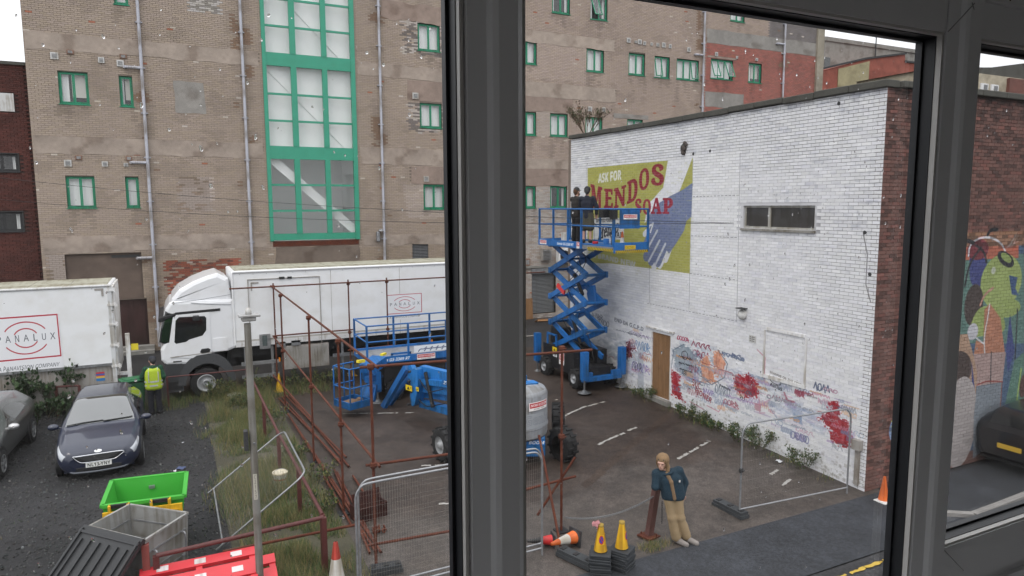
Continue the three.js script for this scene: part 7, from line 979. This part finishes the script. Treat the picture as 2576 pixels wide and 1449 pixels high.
{ // man leaning on the bollard
  const cloth = (r, g, b) => mat([r, g, b], .9, 0, { map: tMot, ...bump(tFine, .004) });
  const p = G(1708, 1362), teal = cloth(.016, .042, .065), tan = cloth(.37, .27, .155);
  const pose = { aL: [.14, .09, 0], aR: [-.06, .09, .04], tL: [.26, .035, .13], tR: [.06, .035, .18], kL: [.0, .5, .05], kR: [-.16, .5, .06], hL: [-.05, .9, 0], hR: [-.22, .91, 0], pel: [-.135, .93, 0], che: [-.19, 1.22, 0], nek: [-.27, 1.4, .02], hea: [-.355, 1.53, .05], sL: [-.03, 1.36, -.02], sR: [-.44, 1.33, .02], eL: [.1, 1.1, -.1], eR: [-.47, 1.09, .06], wL: [.06, .9, -.04], wR: [-.3, 1.0, -.12] };
  const { o } = person('man in a tan hood and dark teal jacket leaning on the bollard', p, -yaw, pose, { face: [-.5, -.08, .85], trousers: tan, legA: .018, flare: .022, jacket: teal, hood: cloth(.3, .19, .1), hair: MT.dark, shoes: cloth(.3, .27, .25), hem: -.12, bulk: .012 });
  M('hoodie_front', blob3([[V(-.275, 1.34, .09), V(-.2, 1.2, .122), .045, .034], [V(-.2, 1.2, .122), V(-.13, .88, .122), .034, .034]], 48, .03), cloth(.27, .175, .1), o);
  M('jacket_badge', bx(.03, .04, .006, -.05, 1.22, .14, 0, .1), MT.whiteP, o);
  // worker in the bright vest
  const q = G(392, 1041), green = cloth(.012, .07, .035), dk = cloth(.014, .015, .022), hv = mat([.55, .72, .04], .7, 0, { map: tMot }), silver = mat([.5, .52, .52], .4, .2);
  const w = person('worker in a yellow high visibility vest, seen from behind beside the lorry', q, Math.PI - yaw + .5, { eL: [.3, 1.16, .06], wL: [.3, 1.0, .3], eR: [-.27, 1.14, -.04], wR: [-.24, .93, .14], hea: [0, 1.6, .05] }, { face: [.35, -.25, 1], trousers: dk, legA: .02, jacket: green, shoes: MT.black, cap: mat([.02, .022, .03], .8), hair: MT.dark, hem: -.22 });
  const vest = w.wear('vest', [[V(-.1, .86, 0), V(-.1, 1.3, 0), .135, .13], [V(.1, .86, 0), V(.1, 1.3, 0), .135, .13], [V(0, .86, 0), V(0, 1.3, 0), .142, .138], [V(-.1, 1.34, 0), V(.1, 1.34, 0), .115, .115]], hv, 70, .03, .008);
  for (const y of [1.02, .9]) M('reflective_band', lat([[1, -.025], [1, .025]], 28).scale(.25, 1, .15).translate(0, y, 0), silver, vest); for (const x of [-.13, .13]) M('reflective_band', tube([V(x, 1.0, -.14), V(x, 1.25, -.135), V(x * .9, 1.42, -.08), V(x * .9, 1.44, .05), V(x, 1.2, .14), V(x, 1.04, .14)], .014, 24, 4), silver, vest);
  // painters on the lift
  const navyC = cloth(.016, .02, .035), blackC = cloth(.012, .012, .014), khaki = cloth(.085, .08, .055);
  person('painter in a dark cap and black clothes at the back of the lift platform', V(12.05, 5.0, -19.72), 1.75, { eL: [.24, 1.2, .12], wL: [.14, 1.2, .34] }, { face: [0, 0, 1], trousers: blackC, jacket: cloth(.03, .026, .024), shoes: MT.black, cap: mat([.025, .025, .028], .8), hair: mat([.08, .04, .02], .9), beard: true });
  person('painter in a navy jacket and khaki shorts facing the wall on the lift platform', V(11.95, 5.0, -18.9), 2.35, { eR: [-.3, 1.14, .02], wR: [-.28, .93, .12], eL: [.25, 1.2, .15], wL: [.12, 1.25, .36] }, { face: [0, 0, 1], trousers: khaki, legTo: -.05, flare: .03, legA: .03, jacket: navyC, shoes: MT.dark, cap: mat([.012, .014, .02], .8), hair: MT.dark, hem: -.35 });
}

// ---------------------------------------------------------------- plants
const leafG = (() => { const g = new THREE.BufferGeometry(); g.setAttribute('position', new THREE.Float32BufferAttribute([0, 0, 0, .32, .45, .08, 0, .5, -.02, 0, 0, 0, 0, .5, -.02, -.32, .45, .08, 0, .5, -.02, .32, .45, .08, 0, 1, -.12, 0, .5, -.02, 0, 1, -.12, -.32, .45, .08], 3)); g.computeVertexNormals(); return clean(g); })();
const leafM = phys([1, 1, 1], .75, 0, { transmission: .3, thickness: 0, side: THREE.DoubleSide });
function shrub(name, label, base, o) {                         // stems that fork, leaves along them
  const t = T(name, label, o.cat || 'plant', base, 0, o.group), stems = [], L = []; let n = 0;
  const grow = (p, d, len, r, lv) => { const q = p.clone().addScaledVector(d, len); q.y = Math.max(.02, q.y); stems.push(rod(p, q, r, 5, r * .6)); const m = Math.round(len / o.gap); if (lv >= (o.bare ?? 1)) for (let k = 0; k < m; k++) { const s = o.leaf * rr(.3, 1.35), at = p.clone().lerp(q, rr(.1, 1)), g = rr(.55, 1.35), c = rnd() < (o.mixC || 0) ? o.c2 : o.c; L.push({ p: [at.x + rr(-1, 1) * s * .8, Math.max(.02, at.y + rr(-.6, .8) * s), at.z + rr(-1, 1) * s * .8], r: [rr(-1.2, 1.6), rr(0, 6.28), rr(-.6, .6)], s: [s * (o.thin || 1), s, s], c: c.map(v => v * g) }); } if (lv < o.levels) for (let k = 0; k < o.fork; k++) { if (++n > 900) return; grow(p.clone().lerp(q, rr(.45, 1)), d.clone().add(V(rr(-1, 1) * o.spread, rr(-.25, .55), rr(-1, 1) * o.spread)).normalize(), len * rr(.5, .8), r * .6, lv + 1); } };
  for (let k = 0; k < o.stems; k++) { const a = k / o.stems * 6.28 + rr(-.4, .4); grow(V(Math.cos(a) * o.foot * rr(.2, 1), 0, Math.sin(a) * o.foot * rr(.2, 1)), V(Math.cos(a) * o.lean, 1, Math.sin(a) * o.lean).normalize(), o.h * rr(.4, .62), o.r, 0); }
  stuff(M('stems', stems, o.stemM || mat([.09, .07, .04], .9), t)); copies('foliage', leafG, leafM, L, t); return t;
}
const gr = [.04, .085, .02], gd = [.026, .06, .016], yl = [.15, .15, .04];
{ const p = onX(1475, 336, WX + .25); shrub('roof_shrub', 'straggly shrub growing from the parapet of the white building', V(p.x, WH + .1, p.z), { stems: 9, foot: .12, lean: .75, h: 1.05, r: .014, levels: 3, fork: 3, spread: .5, gap: .05, leaf: .085, thin: .5, c: [.07, .085, .03], c2: [.1, .055, .03], mixC: .45, bare: 2, cat: 'shrub', stemM: mat([.1, .06, .035], .9) }); }
{ const W = { stems: 16, foot: .8, lean: .4, h: 1.5, r: .012, levels: 3, fork: 3, spread: .6, gap: .05, leaf: .14, c: gr, c2: gd, mixC: .5, bare: 0, cat: 'bush', group: 'bushes in front of the trailer' }; const a = G(45, 1035), b = G(118, 1035); shrub('bramble_bush', 'leafy bush growing round the ticket machine', a, { ...W, foot: 1.0, stems: 20 }); shrub('bramble_bush', 'low leafy undergrowth beneath the bush at the ticket machine', G(85, 1045), { ...W, foot: 1.3, stems: 26, h: .8, lean: .8, leaf: .12 }); shrub('bramble_bush', 'leafy bush between the ticket machine and the blue hatchback', b, W); }
for (const [x, y, h, l] of [[1722, 1052, .42, 'dark green weed at the wall foot right of the door'], [1760, 1062, .3, 'small weed next to the large dark green one'], [1690, 1012, .4, 'tall thin weed under the door step corner'], [1650, 1004, .2, 'low weed below the door step'], [1600, 975, .2, 'low weed by the lift outrigger'], [1940, 1132, .62, 'leafy weed behind the fence panel'], [1900, 1108, .5, 'yellowing weed behind the fence panel edge'], [2022, 1178, .6, 'bushy weed behind the middle of the fence panel'], [1845, 1085, .22, 'low weeds left of the fence panel'], [1810, 1078, .18, 'mossy weeds at the wall foot']]) { const p = G(x, y); p.x = Math.min(p.x, 13.0); p.y = gh(p.x, p.z); shrub('wall_weed', l, p, { stems: 9, foot: .16, lean: .55, h, r: .006, levels: 2, fork: 3, spread: .7, gap: .022, leaf: .055, c: gr, c2: yl, mixC: .3, bare: 0, cat: 'weed', group: 'weeds along the white wall' }); }
for (const [x, z, h, l] of [[1.2, -23.7, .7, 'tall weed in front of the lorry wheel'], [2.3, -23.8, .8, 'tall yellowing weed under the lorry side guard'], [3.7, -24.0, .6, 'tall weed below the lorry locker'], [4.7, -24.0, .6, 'tall weed behind the tube ends'], [1.6, -22.3, .5, 'bushy weed beside the white bag'], [2.35, -20.4, .45, 'bindweed at the foot of the far uprights'], [2.5, -17.3, .4, 'pale leaved weed among the lying tubes'], [2.75, -15.6, .35, 'pale weed between tubes and uprights'], [2.5, -13.9, .35, 'small weed at the corner of the verge']]) shrub('verge_weed', l, V(x, 0, z), { stems: 10, foot: .3, lean: .4, h, r: .006, levels: 2, fork: 3, spread: .55, gap: .03, leaf: .06, c: gr, c2: yl, mixC: .5, bare: 0, cat: 'weed', group: 'weeds on the verge' });

// ---------------------------------------------------------------- the room and the window the picture is taken through
{
  const d = .7, z0 = -d, E = EYE, wallM = mat([.78, .77, .75], .9), X = k => k * d, Y = k => E + k * d;
  const xm = [X(.412), X(.512)], xj = [X(1.556), X(1.675)], yTop = Y(.374), yBot = Y(-.85), xl = X(-.75), xr = X(2.95), yh = Y(.56), yl2 = Y(-1.16), yB2 = Y(-1.0);
  const rx0 = -2.4, rx1 = 3.6, ry0 = 4.55, ry1 = 7.3, rz = 2.6, t = .16, zi = z0 + .03, zo = z0 - .1;
  struct(M('room_wall', [bb(rx0, xl, ry0, ry1, zo, zi), bb(xr, rx1, ry0, ry1, zo, zi), bb(xl, xr, yh, ry1, zo, zi), bb(xl, xr, ry0, yl2, zo, zi)], wallM), 'wall of the room around the window');
  struct(M('room_wall', [bb(rx0 - t, rx0, ry0, 5.3, zo, rz), bb(rx0 - t, rx0, 6.9, ry1, zo, rz), bb(rx0 - t, rx0, 5.3, 6.9, zo, .05), bb(rx0 - t, rx0, 5.3, 6.9, 2.1, rz), bb(rx1, rx1 + t, ry0, ry1, zo, rz), bb(rx0 - t, rx1 + t, ry0, ry1, rz, rz + t)], wallM), 'side and back walls of the room behind the window'); struct(M('room_ceiling', bb(rx0 - t, rx1 + t, ry1, ry1 + t, zo, rz + t), mat([.82, .82, .8], .9))); struct(M('room_floor', bb(rx0 - t, rx1 + t, ry0 - t, ry0, zo, rz + t), mat([.3, .28, .26], .8)));
  { const s = T('side_window', 'window in the left wall of the room, outside the view', 'window', V(rx0 - .08, 5.3, 1.07)); M('frame', [bb(-.03, .03, 0, .06, -1.02, 1.02), bb(-.03, .03, 1.54, 1.6, -1.02, 1.02), bb(-.03, .03, .06, 1.54, -1.02, -.96), bb(-.03, .03, .06, 1.54, .96, 1.02), bb(-.03, .03, .06, 1.54, -.03, .03)], MT.whiteP, s); M('pane', bb(-.003, .003, .06, 1.54, -.96, -.03), MT.glass, s); M('pane', bb(-.003, .003, .06, 1.54, .03, .96), MT.glass, s); }
  const w = T('window_unit', 'grey plastic framed window with two mullions, seen from inside', 'window', V(0, 0, 0)), up = mat([.78, .78, .79], .5), lip = mat([.62, .6, .57], .5), gk = mat([.012, .013, .016], .5);
  const prof = (xa, xb, side) => { const c = .012, m = mix(xa, xb, .42); return [[xa, z0 - .012], [xa + .004, z0], [m - .004, z0 + .002], [m, z0 + .009], [m + .006, z0 + .012], [xb - c, z0 + .012], [xb - .003, z0 + .004], [xb, z0 - .012], [xb, z0 - .042], [xa, z0 - .042]]; };
  const post = (n, xa, xb, ya, yb) => { const g = ext(prof(xa, xb).map(([x, z]) => [x, z]), yb - ya); g.rotateX(-Math.PI / 2); const p = g.attributes.position; for (let i = 0; i < p.count; i++) { const z = p.getZ(i); p.setZ(i, -z); } const ix = g.index; g.translate(0, (ya + yb) / 2, 0); void ix; const q = clean(g), a = q.attributes.position; for (let i = 0; i < a.count; i += 3) for (const k of ['X', 'Y', 'Z']) { const s = a['get' + k](i); a['set' + k](i, a['get' + k](i + 1)); a['set' + k](i + 1, s); } q.computeVertexNormals(); return M(n, q, up, w); };
  post('mullion', xm[0], xm[1], yl2, yh); post('mullion', xj[0], xj[1], yl2, yh);
  const rail = (n, ya, yb, xa, xb, s) => { const m = mix(ya, yb, .42); return M(n, [bb(xa, xb, Math.min(ya, m), Math.max(ya, m), z0 - .042, z0 + .001), bb(xa, xb, Math.min(m, yb), Math.max(m, yb), z0 - .042, z0 + .011)], up, w); };
  rail('head', yTop, yh, xl, xm[0] - .001); rail('head', yTop, yh, xm[1] + .001, xj[0] - .001); rail('head', yTop, yh, xj[1] + .001, xr); rail('bottom_rail', yB2, yl2, xl, xm[0] - .001); rail('bottom_rail', yB2, yl2, xm[1] + .001, xj[0] - .001); rail('bottom_rail', yBot, yl2, xj[1] + .001, xr);
  M('side_frame', bb(xl, xl + .06, yBot, yTop, z0 - .042, z0 + .01), up, w); M('side_frame', bb(xr - .06, xr, yBot, yTop, z0 - .042, z0 + .01), up, w); M('sill', rb(xr - xl + .1, .025, .2, .008, (xl + xr) / 2, yl2 - .02, z0 + .12), up, w);
  const sealM = mat([.3, .3, .3], .7); for (const [x, y, s] of [[xj[0], yTop, 1], [xj[1], yTop, -1], [xm[0], yTop, 1], [xm[1], yTop, -1], [xj[1], Y(-.85), -1.001]]) M('mitre_joint', bar(V(x, y, z0 + .0035), V(x + s * .045 * (s === -1.001 ? -1 : 1), y + .045 * (s === -1.001 ? -1 : 1), z0 + .0135), .0012, .0012), sealM, w);
  for (let k = 0; k < 14; k++) M('dirt_speck', tr(new THREE.SphereGeometry(rr(.0008, .0022), 6, 5).scale(1, 1, .4), mix(xm[1], xr, rnd()), mix(yTop + .01, yh - .02, rnd()), z0 + .0115), gk, w);
  // three panes: pale bead lip, black gasket and spacer, glass
  const drops = [];
  for (const [a, b, yBot] of [[xl + .06, xm[0], yB2], [xm[1], xj[0], yB2], [xj[1], xr - .06, Y(-.85)]]) {
    const fr = (i, e, za, zb) => [bb(a, a + i, yBot, yTop, za, zb), bb(b - i, b, yBot, yTop, za, zb), bb(a + i, b - i, yTop - i, yTop, za, zb), bb(a + i, b - i, yBot, yBot + i, za, zb)];
    const p = M('pane', bb(a + .006, b - .006, yBot + .006, yTop - .006, z0 - .036, z0 - .032), MT.glass, w); M('bead', fr(.004, 0, z0 - .011, z0 - .002), lip, p); M('gasket', fr(.005, 0, z0 - .03, z0 - .0115), gk, p); M('spacer', fr(.009, 0, z0 - .042, z0 - .0305), gk, p);
    for (let k = 0; k < 700; k++) { const u = rnd(), v = rnd(), x = mix(a + .02, b - .02, u), y = mix(yBot + .05, yTop - .02, v), den = a < 0 ? (1 - u) * .8 + v * .5 : u * v * 1.5; if (rnd() > den + .06) continue; const s = .0004 + .0013 * Math.pow(rnd(), 2.6); drops.push({ p: [x, y, z0 - .0365], r: [0, 0, rr(-.5, .5)], s: [s, s * rr(1, 2), s * .45] }); }
  }
  copies('raindrops', new THREE.SphereGeometry(1, 7, 5), phys([1, 1, 1], .02, 0, { transmission: 1, thickness: .01, ior: 1.33 }), drops, w);
}

// ---------------------------------------------------------------- draw
scene.traverse(o => { if (o.isMesh) { o.castShadow = true; o.receiveShadow = true; } });
renderer.render(scene, camera);
